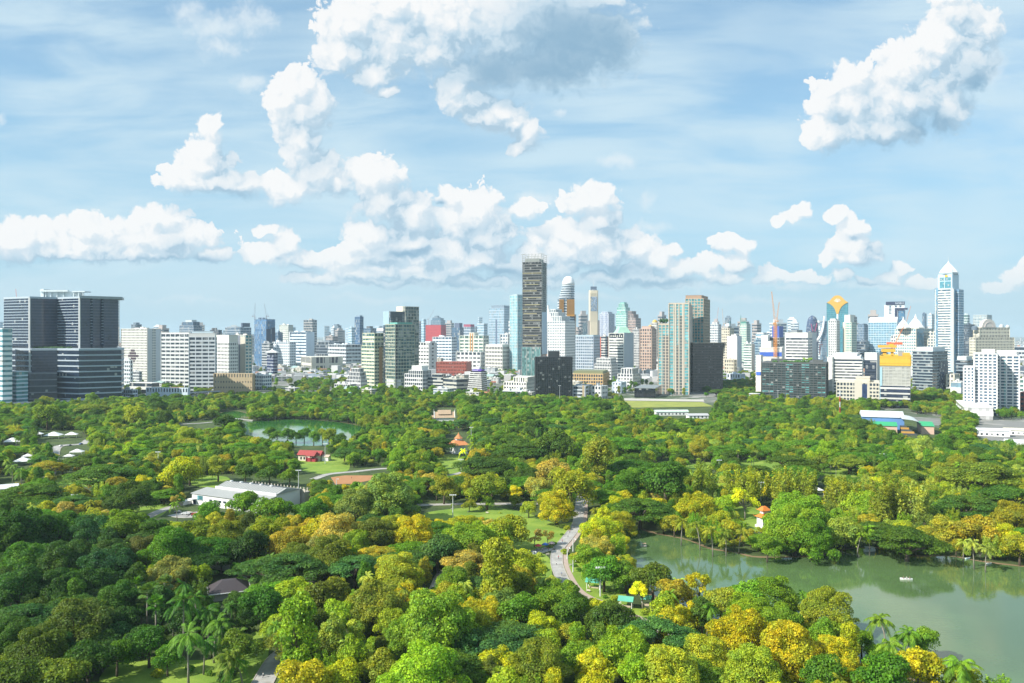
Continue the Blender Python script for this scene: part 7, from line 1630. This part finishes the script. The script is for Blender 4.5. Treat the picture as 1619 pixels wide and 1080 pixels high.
def arena():
    X, Y, s = at(1430, 690); r = empty('sports_arena', (X, Y + 10, 0), math.radians(-20)); r.scale = (1.05, 2.0, 1.35); tag(r, 'blue walled sports arena with white roof, green roofs and pink ends', 'sports arena')
    BL = paint((0.12, 0.26, 0.55), 0.6); GR = paint((0.04, 0.38, 0.16), 0.6); PK = paint((0.60, 0.42, 0.33), 0.8)
    MB().box(-34, 8, 22, 44, 0, 11).build('main_wall', BL, r); gable_roof(42, 22, 11.05, 4, .6).build('main_roof', paint((0.62, 0.64, 0.66), 0.5), r, loc=(-13, 33, 0))
    MB().box(-26, -2, 4, 18, 0, 6.5).build('side_wall', PK, r); gable_roof(24, 14, 6.55, 2.4, .5).build('side_roof', GR, r, loc=(-14, 11, 0))
    MB().box(22, 34, 10, 30, 0, 6.5).build('side_wall', PK, r); gable_roof(12, 20, 6.55, 2.4, .5).build('side_roof', GR, r, loc=(28, 20, 0))
    g = MB(); n = 8
    for i in range(n):
        a0, a1 = math.pi * .5 * i / n, math.pi * .5 * (i + 1) / n
        g.add([(2 + 18 * math.sin(a0), 0, 9 + 4 * math.cos(a0)), (2 + 18 * math.sin(a1), 0, 9 + 4 * math.cos(a1)), (2 + 18 * math.sin(a1), 28, 9 + 4 * math.cos(a1)), (2 + 18 * math.sin(a0), 28, 9 + 4 * math.cos(a0))], [(0, 1, 2, 3)])
    g.build('stand_canopy', paint((0.60, 0.64, 0.64), 0.5), r)
    for k in range(5): MB().box(2, 16 - k * 2, 1 + k * 2.4, 3.4 + k * 2.4, 0, 1.2 + k * 1.2).build('seating_row', paint((0.5, 0.28, 0.06) if k % 2 else (0.06, 0.07, 0.08)), r)
    LAND_PARK.append(('blue walled arena', 1435, 668))
arena()
def white_sheds():
    for (px, py, w, d, h, lab, col, rz) in ((1063, 657, 44, 12, 5, 'long low shed with a pale green roof near the yellow field', (0.52, 0.64, 0.54), 4), (1105, 662, 26, 14, 4, 'flat grey shed beside the pale green roofed shed', (0.45, 0.45, 0.46), 4), (1568, 690, 34, 12, 6, 'long white gabled shed below the white apartments', (0.70, 0.72, 0.74), -20),
        (1606, 688, 20, 12, 5, 'cream roofed shed at the right frame edge', (0.62, 0.58, 0.46), -20), (1612, 708, 24, 12, 5, 'white shed nearest the right frame edge', (0.74, 0.76, 0.78), -28), (1510, 642, 20, 10, 5, 'small white house with a dark red roof left of the white apartments', (0.30, 0.05, 0.05), -24), (8, 792, 14, 10, 8, 'white house with verandah at the left frame edge', (0.62, 0.64, 0.66), 30)):
        X, Y, s = at(px, py); r = empty('shed', (X, Y, 0), math.radians(rz)); tag(r, lab, 'house' if 'house' in lab else 'shed')
        MB().box(-w/2, w/2, 0, d, 0, h).build('wall', PWHITE, r); gable_roof(w, d, h + .05, 2.2, .8).build('roof', paint(col, 0.6, 0.2), r, loc=(0, d / 2, 0))
        for k in range(int(w / 5)): x = -w/2 + 2.5 + k * 5; MB().box(x - 1, x + 1, -.1, .2, 1.2, 3.2).build('window', DK, r)
white_sheds()
def tents():
    spots = [(85, 693, 13), (113, 692, 10), (20, 703, 13), (122, 720, 9), (109, 727, 6.5), (36, 735, 11), (44, 727, 7), (60, 691, 8), (1290, 782, 7), (1262, 786, 5)]
    tl = ['large white tent roof nearest the left parking court', 'white tent roof right of the large one', 'white tent roof near the left frame edge in dark trees', 'white tent with pale gables beside the parking court', 'small white tent just below the gabled one', 'wide white tent beside the tall palms at left',
          'small white canopy behind the wide white tent', 'small white tent left of the large white one', 'white marquee hidden in the feathery trees', 'low white canopy left of the marquee']
    for (px, py, w), lab in zip(spots, tl):
        X, Y, s = at(px, py); r = empty('tent', (X, Y, 0), rng.uniform(0, .5)); tag(r, lab, 'tent', 'white tents in the park'); 
        w *= 1.2; hip_roof(w, w * .7, 3.4, w * .22, .12, .2).build('canopy', paint((0.80, 0.80, 0.80), 0.6, 0.05), r)
        for x in (-1, 1):
            for y in (-1, 1): MB().bar((x * w * .48, y * w * .33, 0), (x * w * .48, y * w * .33, 3.4), .15).build('pole', paint(LGREY), r)
    LAND_PARK.append(('large white tent', 85, 691))
tents()
def dark_house():
    X, Y, s = at(362, 943); r = empty('park_house', (X, Y, 0), math.radians(22)); tag(r, 'low house with a dark hipped roof and white eaves in the shade', 'house')
    MB().box(-7, 7, -5, 5, 0, 3.2).build('wall', paint((0.4, 0.38, 0.34)), r); MB().box(-8.6, 8.6, -6.6, 6.6, 3.2, 3.5).build('eave', PWHITE, r); hip_roof(14.6, 10.6, 3.52, 3.6, .35, 1).build('roof', paint((0.05, 0.04, 0.045), 0.7), r)
    LAND_PARK.append(('dark hipped roof', 360, 927))
dark_house()
def shelters():
    for px, py, w, lab in ((939, 930, 6.0, 'shelter with a bright jade green roof beside the path'), (990, 960, 5.4, 'jade green roofed shelter half under the trees near the lake'), (1022, 958, 3.6, 'small jade green canopy at the lake edge')):
        X, Y, s = at(px, py); r = empty('shelter', (X, Y, 0), math.radians(-18)); tag(r, lab, 'shelter', 'green roofed shelters')
        gable_roof(w, w * .7, 3.0, 1.5, .4).build('roof', paint((0.10, 0.40, 0.30), 0.6, 0.3), r)
        for x in (-1, 1):
            for y in (-1, 1): MB().bar((x * w * .46, y * w * .3, 0), (x * w * .46, y * w * .3, 3.0), .22).build('post', PWHITE, r)
        MB().box(-w * .35, w * .35, -.4, .4, .1, .8).build('table', paint((0.5, 0.42, 0.3)), r)
    LAND_PARK.append(('jade green shelter', 939, 918))
shelters()
def parasols():
    for px, py, c, lab in ((851, 870, (0.60, 0.05, 0.06), 'red parasol on the lawn by the path fork'), (862, 868, (0.06, 0.16, 0.50), 'blue parasol next to the red one'), (872, 866, (0.62, 0.42, 0.40), 'pale pink parasol right of the blue one'), (899, 957, (0.78, 0.78, 0.76), 'white parasol at the path edge under small palms'), (66, 872, (0.5, 0.56, 0.6), 'pale grey parasol in the dark trees at left'), (832, 880, (0.62, 0.66, 0.72), 'white parasol left of the red one')):
        X, Y, s = at(px, py); r = empty('parasol', (X, Y, 0)); tag(r, lab, 'parasol', 'garden parasols')
        MB().lathe([(1.9, 2.3), (1.3, 2.75), (.5, 3.1), (.05, 3.3)], 8).build('canopy', paint(c, 0.7, 0.1), r); MB().bar((0, 0, 0), (0, 0, 2.9), .08).build('pole', paint(LGREY), r)
        MB().lathe([(.6, .7), (.6, .76)], 10).build('table_top', PWHITE, r)
    LAND_PARK.append(('red parasol', 851, 862))
parasols()
def mast(px, py_base, py_top, lab, kind='flood'):
    X, Y, s = at(px, py_base); h = (py_base - py_top) * s; r = empty('light_mast', (X, Y, 0)); tag(r, lab, 'light mast', 'park light masts')
    MB().tube([(0, 0, 0), (0, 0, h)], [.28, .16], 8).build('pole', paint((0.60, 0.63, 0.64), 0.5), r)
    if kind == 'flood':
        MB().box(-1.9, 1.9, -.12, .12, h - .1, h + .12).build('crossbar', paint((0.6, 0.63, 0.64)), r)
        for x in (-1.6, -.55, .55, 1.6): MB().box(x - .38, x + .38, -.5, -.13, h - .1, h + .55).build('floodlight', paint((0.72, 0.74, 0.76)), r)
    else:
        MB().box(-.15, 1.4, -.12, .12, h - .05, h + .1).build('arm', paint((0.6, 0.63, 0.64)), r); MB().lathe([(.1, h - .5), (.42, h - .3), (.3, h - .06)], 10, 1.3, 0).build('lamp_head', paint((0.78, 0.8, 0.8)), r)
for a in ((716, 818, 783, 'tall floodlight mast on the central lawn'), (250, 743, 715, 'tall floodlight mast above the golden tree at left'), (745, 700, 676, 'floodlight mast behind the orange roofed pavilion'), (729, 750, 727, 'floodlight mast on the lawn below the orange roofed pavilion'), (1137, 752, 728, 'floodlight mast beside the right hand lawns'),
          (1394, 740, 718, 'floodlight mast among the trees below the arena'), (1203, 792, 763, 'grey pole mast left of the orange Chinese pavilion'), (514, 733, 702, 'floodlight mast right of the red roofed pavilion'), (472, 772, 744, 'grey mast behind the long white hall'), (118, 812, 783, 'grey double mast among the trees at left'),
          (949, 943, 898, 'dark post mast beside the jade green shelter'), (1230, 640, 618, 'thin mast before the dark condominium slab'), (885, 640, 610, 'mast in front of the black glass cube')): mast(*a)
for px, py, top, lab in ((49, 872, 857, 'street lamp in the dark trees at the left edge'), (897, 884, 866, 'slim lamp post beside the path fork'), (906, 872, 852, 'slim lamp post beside the path by the umbrellas'), (843, 893, 872, 'lamp post at the left branch of the path'), (532, 772, 757, 'white lamp post on the orange court'), (411, 747, 735, 'lamp post beside the golden trees near the hall'),
    (405, 1037, 1020, 'lamp post beside the bottom path bend'), (1049, 970, 952, 'white lamp post at the near lake shore'), (1094, 985, 966, 'second white lamp post along the near lake shore'), (352, 1009, 992, 'lamp post between the palms at lower left'), (906, 905, 886, 'lamp post where the path narrows')): mast(px, py, top, lab, 'lamp')
def radio_mast():
    X, Y, s = at(1328, 670); r = empty('radio_mast', (X, Y, 0)); tag(r, 'red and white banded radio mast rising from the trees', 'radio mast'); h = (670 - 618) * s
    for k in range(6):
        g = MB(); z0, z1 = h * k / 6, h * (k + 1) / 6
        for a in range(3): an = 2.1 * a; g.bar((.6 * math.cos(an), .6 * math.sin(an), z0), (.6 * math.cos(an), .6 * math.sin(an), z1), .28)
        for j in range(3):
            for a in range(3): a0, a1 = 2.1 * a, 2.1 * (a + 1); z = z0 + (z1 - z0) * j / 3; g.bar((.6 * math.cos(a0), .6 * math.sin(a0), z), (.6 * math.cos(a1), .6 * math.sin(a1), z + (z1 - z0) / 3), .16)
        g.build('mast_section', paint((0.62, 0.06, 0.04) if k % 2 == 0 else (0.78, 0.78, 0.78)), r)
radio_mast()
def skin_person(name, pose, shirt, trousers):
    """one continuous body: skeleton edges with radii, grown with a Skin modifier"""
    sit = pose == 'sit'
    if sit: J = {'p': (0, 0, .42), 'c': (0, 0.02, .80), 'n': (0, .02, 1.0), 'h': (0, .0, 1.17), 't': (0, 0, 1.29), 'k1': (.12, -.42, .45), 'f1': (.12, -.48, .06), 'g1': (.12, -.6, .03), 'k2': (-.12, -.42, .45), 'f2': (-.12, -.48, .06), 'g2': (-.12, -.6, .03), 's1': (.2, .02, .93), 'e1': (.27, -.08, .68), 'w1': (.2, -.32, .62), 's2': (-.2, .02, .93), 'e2': (-.27, -.08, .68), 'w2': (-.2, -.32, .62)}
    else: J = {'p': (0, 0, .92), 'c': (0, 0, 1.25), 'n': (0, 0, 1.48), 'h': (0, -.02, 1.62), 't': (0, 0, 1.74), 'k1': (.1, -.1, .5), 'f1': (.1, -.02, .08), 'g1': (.1, -.16, .03), 'k2': (-.1, .06, .5), 'f2': (-.1, .24, .10), 'g2': (-.1, .12, .03), 's1': (.2, 0, 1.4), 'e1': (.27, .08, 1.12), 'w1': (.27, -.06, .88), 's2': (-.2, 0, 1.4), 'e2': (-.27, -.06, 1.12), 'w2': (-.27, -.22, .92)}
    R = {'p': .15, 'c': .16, 'n': .06, 'h': .105, 't': .07, 'k1': .075, 'k2': .075, 'f1': .05, 'f2': .05, 'g1': .04, 'g2': .04, 's1': .065, 's2': .065, 'e1': .045, 'e2': .045, 'w1': .035, 'w2': .035}
    E = [('p', 'c'), ('c', 'n'), ('n', 'h'), ('h', 't'), ('p', 'k1'), ('k1', 'f1'), ('f1', 'g1'), ('p', 'k2'), ('k2', 'f2'), ('f2', 'g2'), ('c', 's1'), ('s1', 'e1'), ('e1', 'w1'), ('c', 's2'), ('s2', 'e2'), ('e2', 'w2')]
    K = list(J); me = D.meshes.new('b'); me.from_pydata([J[k] for k in K], [(K.index(a), K.index(b)) for a, b in E], [])
    o = D.objects.new('b', me); COL.objects.link(o); md = o.modifiers.new('s', 'SKIN'); o.modifiers.new('d', 'SUBSURF').levels = 1
    for k, sv in zip(K, me.skin_vertices[0].data): sv.radius = (R[k], R[k])
    me.skin_vertices[0].data[0].use_root = True
    dg = bpy.context.evaluated_depsgraph_get(); m2 = D.meshes.new_from_object(o.evaluated_get(dg)); D.objects.remove(o)
    m2.materials.clear()
    for c in ((0.30, 0.17, 0.11), shirt, trousers, (0.02, 0.015, 0.012)): m2.materials.append(paint(c, 0.8, 0.05))
    hz = J['n'][2]; pz = J['p'][2]
    for f in m2.polygons:
        c = f.center
        f.material_index = 3 if c.z > hz + .16 and c.y > -.05 or c.z > hz + .25 else (0 if c.z > hz + .02 or (abs(c.x) > .235 and c.z < hz - .28) else (1 if c.z > pz + (.05 if not sit else .1) else (2 if c.z > .1 else 3)))
    m2.shade_smooth(); return m2
PM = [skin_person('a', 'walk', (0.5, 0.08, 0.08), (0.04, 0.05, 0.09)), skin_person('b', 'walk', (0.7, 0.7, 0.68), (0.10, 0.10, 0.12)), skin_person('c', 'walk', (0.06, 0.16, 0.35), (0.28, 0.24, 0.18)), skin_person('d', 'sit', (0.16, 0.10, 0.09), (0.08, 0.08, 0.1)), skin_person('e', 'sit', (0.5, 0.5, 0.5), (0.1, 0.12, 0.2))]
def person(px, py, k, lab, z=0.15, rz=0.0, loc=None):
    X, Y, s = at(px, py); o = link('person', PM[k], None, loc or (X, Y, z), rz); tag(o, lab, 'person')
for a in ((889, 858, 0, 'person in a red shirt walking on the path fork'), (898, 850, 1, 'person in a white shirt walking up the path'), (884, 872, 2, 'person in a blue shirt walking below the path fork'), (880, 894, 1, 'person in a white shirt on the narrow path below the fork'), (735, 899, 2, 'person in blue on the shaded path in the middle'), (703, 903, 0, 'person in red on the shaded path in the middle'),
    (848, 873, 2, 'person in blue standing near the red parasol'), (867, 871, 0, 'person in red between the blue and pink parasols'), (918, 944, 1, 'person in white beside the jade green shelter'), (1020, 986, 2, 'person in blue on the path near the lake')): person(a[0], a[1], a[2], a[3], .15, rng.uniform(0, 6))
def benches():
    for k, (px, py, lab) in enumerate(((893, 872, 'bench on the kerb right of the path fork'), (903, 895, 'bench facing the lake beside the narrow path'), (866, 878, 'bench on the left lawn at the path fork'), (930, 936, 'bench left of the jade green shelter'), (1000, 973, 'bench near the lake end of the path'), (715, 806, 'bench on the central lawn'), (770, 812, 'second bench on the central lawn'))):
        X, Y, s = at(px, py); r = empty('park_bench', (X, Y, .1), rng.uniform(-.6, .6)); tag(r, lab, 'bench', 'park benches'); W_ = paint((0.5, 0.46, 0.38))
        MB().box(-.9, .9, -.25, .25, .42, .5).build('seat', W_, r); MB().box(-.9, .9, .22, .3, .55, .95).build('backrest', W_, r)
        for x in (-.75, .75): MB().box(x - .05, x + .05, -.2, .28, 0, .42).build('leg', paint(GREY), r)
benches()
for a in ((876, 865, 1, 'person in white crossing the fork towards the left lawn'), (890, 862, 2, 'person in blue following the red shirted walker'), (901, 843, 0, 'person in red farther up the straight path'), (906, 836, 2, 'person in blue farthest up the straight path'), (883, 884, 0, 'person in red just below the path fork'), (888, 911, 2, 'person in blue at the bend of the narrow path'),
    (858, 872, 1, 'person in white between the red and blue parasols'), (838, 882, 0, 'person in red beside the white lawn parasol'), (416, 1072, 1, 'person in white on the bottom left path bend'), (500, 952, 2, 'person in blue on the shaded path bend at lower left'), (568, 748, 1, 'person in white on the running track by the court'), (556, 757, 0, 'person in red on the orange court'), (740, 812, 2, 'person in blue strolling on the central lawn'), (810, 824, 1, 'person in white on the right of the central lawn')): person(a[0], a[1], a[2], a[3], .15, rng.uniform(0, 6))
def boats():
    def hull(L, W, h, m, r, z=0.0):
        n = 9; v = []; 
        for zz, k in ((0, .72), (h, 1.0)):
            for i in range(n): t = i / (n - 1); v.append((-L/2 + L * t, -W/2 * k * math.sin(math.pi * (.12 + .86 * t)) ** .6, zz + z + (.18 * (2 * t - 1) ** 2 if zz else 0)))
            for i in range(n): t = 1 - i / (n - 1); v.append((-L/2 + L * t, W/2 * k * math.sin(math.pi * (.12 + .86 * t)) ** .6, zz + z + (.18 * (2 * t - 1) ** 2 if zz else 0)))
        N = 2 * n; MB().add(v, [tuple(range(N))[::-1], tuple(range(N, 2 * N))] + [(i, (i + 1) % N, (i + 1) % N + N, i + N) for i in range(N)]).build('hull', m, r)
    X, Y, s = at(1433, 917); r = empty('rowing_boat', (X, Y, 0.1), math.radians(-12)); tag(r, 'small white rowing boat carrying three people mid lake', 'boat'); hull(5.2, 1.7, .55, PWHITE, r)
    for x in (-1.3, 0, 1.3): MB().box(x - .18, x + .18, -.6, .6, .62, .68).build('thwart', paint((0.4, 0.3, 0.2)), r)
    MB().bar((0, -.8, .7), (.4, -2.4, .15), .07).bar((0, .8, .7), (.4, 2.4, .15), .07).build('oar', paint((0.5, 0.4, 0.28)), r)
    for k, x in enumerate((-1.2, .1, 1.4)):
        person(0, 600, 3 if k != 1 else 4, ['rower in brown at the left end of the white rowing boat', 'passenger in grey in the middle of the rowing boat', 'passenger in brown at the right end of the rowing boat'][k], loc=(X + x * math.cos(-.21), Y + x * math.sin(-.21), .42))
    LAND_PARK.append(('rowing boat', 1433, 914))
    X, Y, s = at(1375, 872); r = empty('covered_boat', (X, Y, 0.1), math.radians(8)); tag(r, 'white covered boat moored under the lakeside palms', 'boat'); hull(6.2, 2.4, .9, PWHITE, r)
    MB().box(-2, 2.2, -1, 1, 1.0, 2.0).build('cabin', paint((0.66, 0.72, 0.76)), r); MB().box(-2.3, 2.5, -1.2, 1.2, 2.02, 2.16).build('cabin_roof', PWHITE, r)
    for x in (-1.2, 0, 1.2): MB().box(x - .4, x + .4, -1.06, -.9, 1.3, 1.8).build('window', DK, r)
    LAND_PARK.append(('moored white boat', 1375, 868))
    X, Y, s = at(1018, 865); r = empty('pedal_boat', (X, Y, 0.1), math.radians(10)); tag(r, 'small pedal boat with a brown canopy near the left lake end', 'boat'); hull(3.2, 1.8, .5, paint((0.45, 0.42, 0.38)), r)
    MB().box(-1.1, 1.1, -.8, .8, 1.75, 1.85).build('canopy', paint((0.46, 0.30, 0.20)), r)
    for x in (-1, 1):
        for y in (-.7, .7): MB().bar((x, y, .5), (x, y, 1.76), .06).build('canopy_post', paint(LGREY), r)
    MB().box(-.2, .9, -.6, .6, .52, .95).build('seat', paint((0.55, 0.5, 0.45)), r); LAND_PARK.append(('brown canopied pedal boat', 1018, 864))
    for px, py, lab in ((1564, 892, 'tiny white boat close to the far right shore'), (1530, 884, 'pale blue boat drawn up on the far right shore')):
        X, Y, s = at(px, py); r = empty('rowing_boat', (X, Y, 0.1), math.radians(20)); tag(r, lab, 'boat'); hull(3.0, 1.2, .45, PWHITE if 'white' in lab else paint((0.5, 0.65, 0.72)), r); MB().box(-.2, .2, -.45, .45, .5, .56).build('thwart', paint((0.4, 0.3, 0.2)), r)
boats()
def jetty():
    X, Y, s = at(1316, 873); r = empty('bamboo_pole', (X, Y, 0)); tag(r, 'long pale pole slanting from the far bank into the lake', 'pole'); MB().tube([(0, 2, 1.6), (3, 0, .8), (7, -6, .2)], [.10, .1, .07], 6).build('shaft', paint((0.5, 0.46, 0.36)), r)
jetty()
def viaduct():
    r = empty('elevated_road', (gx(0, 1265), 1265, 0)); tag(r, 'grey elevated road passing in front of the hospital', 'elevated road')
    P = [ground(px, py) for px, py in ((-120, 655), (0, 647), (120, 641), (240, 632), (330, 626), (400, 623))]; ox, oy = r.location.x, r.location.y; C = paint((0.42, 0.44, 0.45), 0.8)
    g = MB(); b = MB(); p = MB()
    for (x0, y0), (x1, y1) in zip(P, P[1:]):
        a = Vector((x0 - ox, y0 - oy)); c = Vector((x1 - ox, y1 - oy)); d = (c - a).normalized(); n = Vector((-d.y, d.x)) * 6
        g.prism([tuple(a - n), tuple(c - n), tuple(c + n), tuple(a + n)], 6.6, 8.0); b.prism([tuple(a - n * 1.03), tuple(c - n * 1.03), tuple(c - n * .98), tuple(a - n * .98)], 8.01, 9.1)
        k = int((c - a).length / 30)
        for i in range(k): q = a + (c - a) * (i + .5) / max(1, k); p.box(q.x - 1, q.x + 1, q.y - 1.4, q.y + 1.4, 0, 6.59)
    g.build('deck', C, r); b.build('barrier', paint((0.55, 0.57, 0.58)), r); p.build('pier_row', C, r)
viaduct()
def cars():
    def mk(c):
        P = []
        b = MB().box(-2.1, 2.1, -.85, .85, .35, .9); b.add([(-1.6, -.78, .9), (1.3, -.78, .9), (1.3, .78, .9), (-1.6, .78, .9), (-1.1, -.66, 1.42), (.7, -.66, 1.42), (.7, .66, 1.42), (-1.1, .66, 1.42)], [(4, 5, 6, 7), (0, 1, 5, 4), (1, 2, 6, 5), (2, 3, 7, 6), (3, 0, 4, 7)])
        P.append(('body', b.mesh('body', paint(c, 0.3, 0.05))))
        gl_ = MB().box(-1.0, .6, -.74, .74, 1.0, 1.3); P.append(('window_band', gl_.mesh('window_band', DK)))
        w = MB(); n = 12; pts = [(.33 * math.cos(6.283 * i / n), .33 * math.sin(6.283 * i / n)) for i in range(n)]
        w.add([(x, -.1, z) for x, z in pts] + [(x, .1, z) for x, z in pts], [tuple(range(n)), tuple(range(2 * n - 1, n - 1, -1))] + [(i, i + n, (i + 1) % n + n, (i + 1) % n) for i in range(n)]); P.append(('wheel', w.mesh('wheel', paint(BLACK))))
        return P
    PC = {c[0]: mk(c[1]) for c in (('white', (0.75, 0.75, 0.74)), ('grey', (0.25, 0.26, 0.28)), ('red', (0.45, 0.04, 0.04)), ('blue', (0.06, 0.12, 0.3)))}
    for px, py, c, rz, lab in ((292, 814, 'white', 10, 'white car parked outside the long white hall'), (281, 811, 'grey', 12, 'grey car parked left of the white one by the hall'), (308, 815, 'red', 14, 'red car parked nearest the hall entrance'), (96, 706, 'white', 80, 'white car in the left parking court'), (110, 705, 'grey', 85, 'grey car in the left parking court'), (128, 703, 'blue', 80, 'blue car in the left parking court'),
        (1598, 700, 'white', -30, 'white car by the sheds at the right edge'), (1588, 694, 'grey', -30, 'grey car by the sheds at the right edge'), (60, 762, 'white', 0, 'white car on the road near the left tall palms')):
        X, Y, s = at(px, py); r = empty('parked_car', (X, Y, .13), math.radians(rz)); tag(r, lab, 'car', 'cars parked around the park')
        for nm, me in PC[c][:2]: link(nm, me, r)
        for x in (-1.3, 1.3):
            for y in (-.82, .82): link('wheel', PC[c][2][1], r, (x, y, .33))
cars()
def shrubs():
    g = []
    for v in range(4):
        rg = np.random.default_rng(900 + v); cm = crown_mesh('foliage', [(0, 0, .8, 1.1, 1.1, .9), (.7, .3, .6, .8, .8, .6), (-.6, .4, .6, .7, .7, .6)], 420, .34, 900 + v); g.append(cm)
    rs = random.Random(77); its = []
    for (px, py) in ((846, 884), (853, 880), (838, 888), (849, 893), (857, 889), (842, 902), (852, 910), (860, 902), (905, 884), (911, 889), (917, 886), (908, 896), (921, 893), (915, 903), (925, 912), (930, 920), (957, 946), (972, 950), (979, 938), (965, 935), (892, 876), (868, 866), (876, 862), (888, 846), (897, 838), (1020, 972), (1032, 978), (1040, 974), (1135, 1002), (1128, 1006), (560, 1040), (572, 1035), (545, 1045), (535, 1052), (300, 1062), (330, 1068), (250, 1070), (715, 800), (760, 806), (790, 812), (820, 824)):
        X, Y, s = at(px, py); e = empty('shrub', (X, Y, 0.05), rs.uniform(0, 6)); k = rs.uniform(.8, 1.7); e.scale = (k, k, k * rs.uniform(.7, 1.1)); co = link('foliage', rs.choice(g), e); cn = rs.choice(('green', 'mid', 'lime', 'olivegold', 'pale')); co['tcol'] = col_of(cn); tag(e, 'x', 'shrub', 'shrubs along the lawns'); its.append((e, '{} clipped %s shrub' % CNAME[cn], px, py))
    return its
shrub_items = shrubs()
LAND[:] = LAND_PARK + [('path fork', 882, 868), ('orange sports court', 560, 758), ('tree lined pond', 470, 680), ('bottom path bend', 425, 1060), ('yellow field', 1055, 638), ('black glass cube', 876, 620), ('zigzag hospital', 100, 630), ('floodlight mast on the central lawn', 716, 800), ('trio of lakeside palms', 1415, 1000), ('radio mast', 1328, 640)]
rank_labels([it for it in tree_items]); rank_labels(shrub_items)

# ---------------------------------------------------------------- the hazy air
def air():
    m = D.materials.new('hazy_air'); m.use_nodes = True; nt = m.node_tree
    for n in list(nt.nodes):
        if n.type == 'BSDF_PRINCIPLED': nt.nodes.remove(n)
    out = [n for n in nt.nodes if n.type == 'OUTPUT_MATERIAL'][0]; v = nt.nodes.new('ShaderNodeVolumePrincipled')
    v.inputs['Color'].default_value = (0.68, 0.88, 1.0, 1); v.inputs['Density'].default_value = 4.6e-5; v.inputs['Anisotropy'].default_value = 0.0
    nt.links.new(v.outputs[0], out.inputs['Volume'])
    o = MB().box(-24000, 24000, -2500, 31500, -1.3, 330).build('haze', m); tag(o, kind='stuff'); o['label'] = 'thin pale blue haze filling the air over the city'
air()
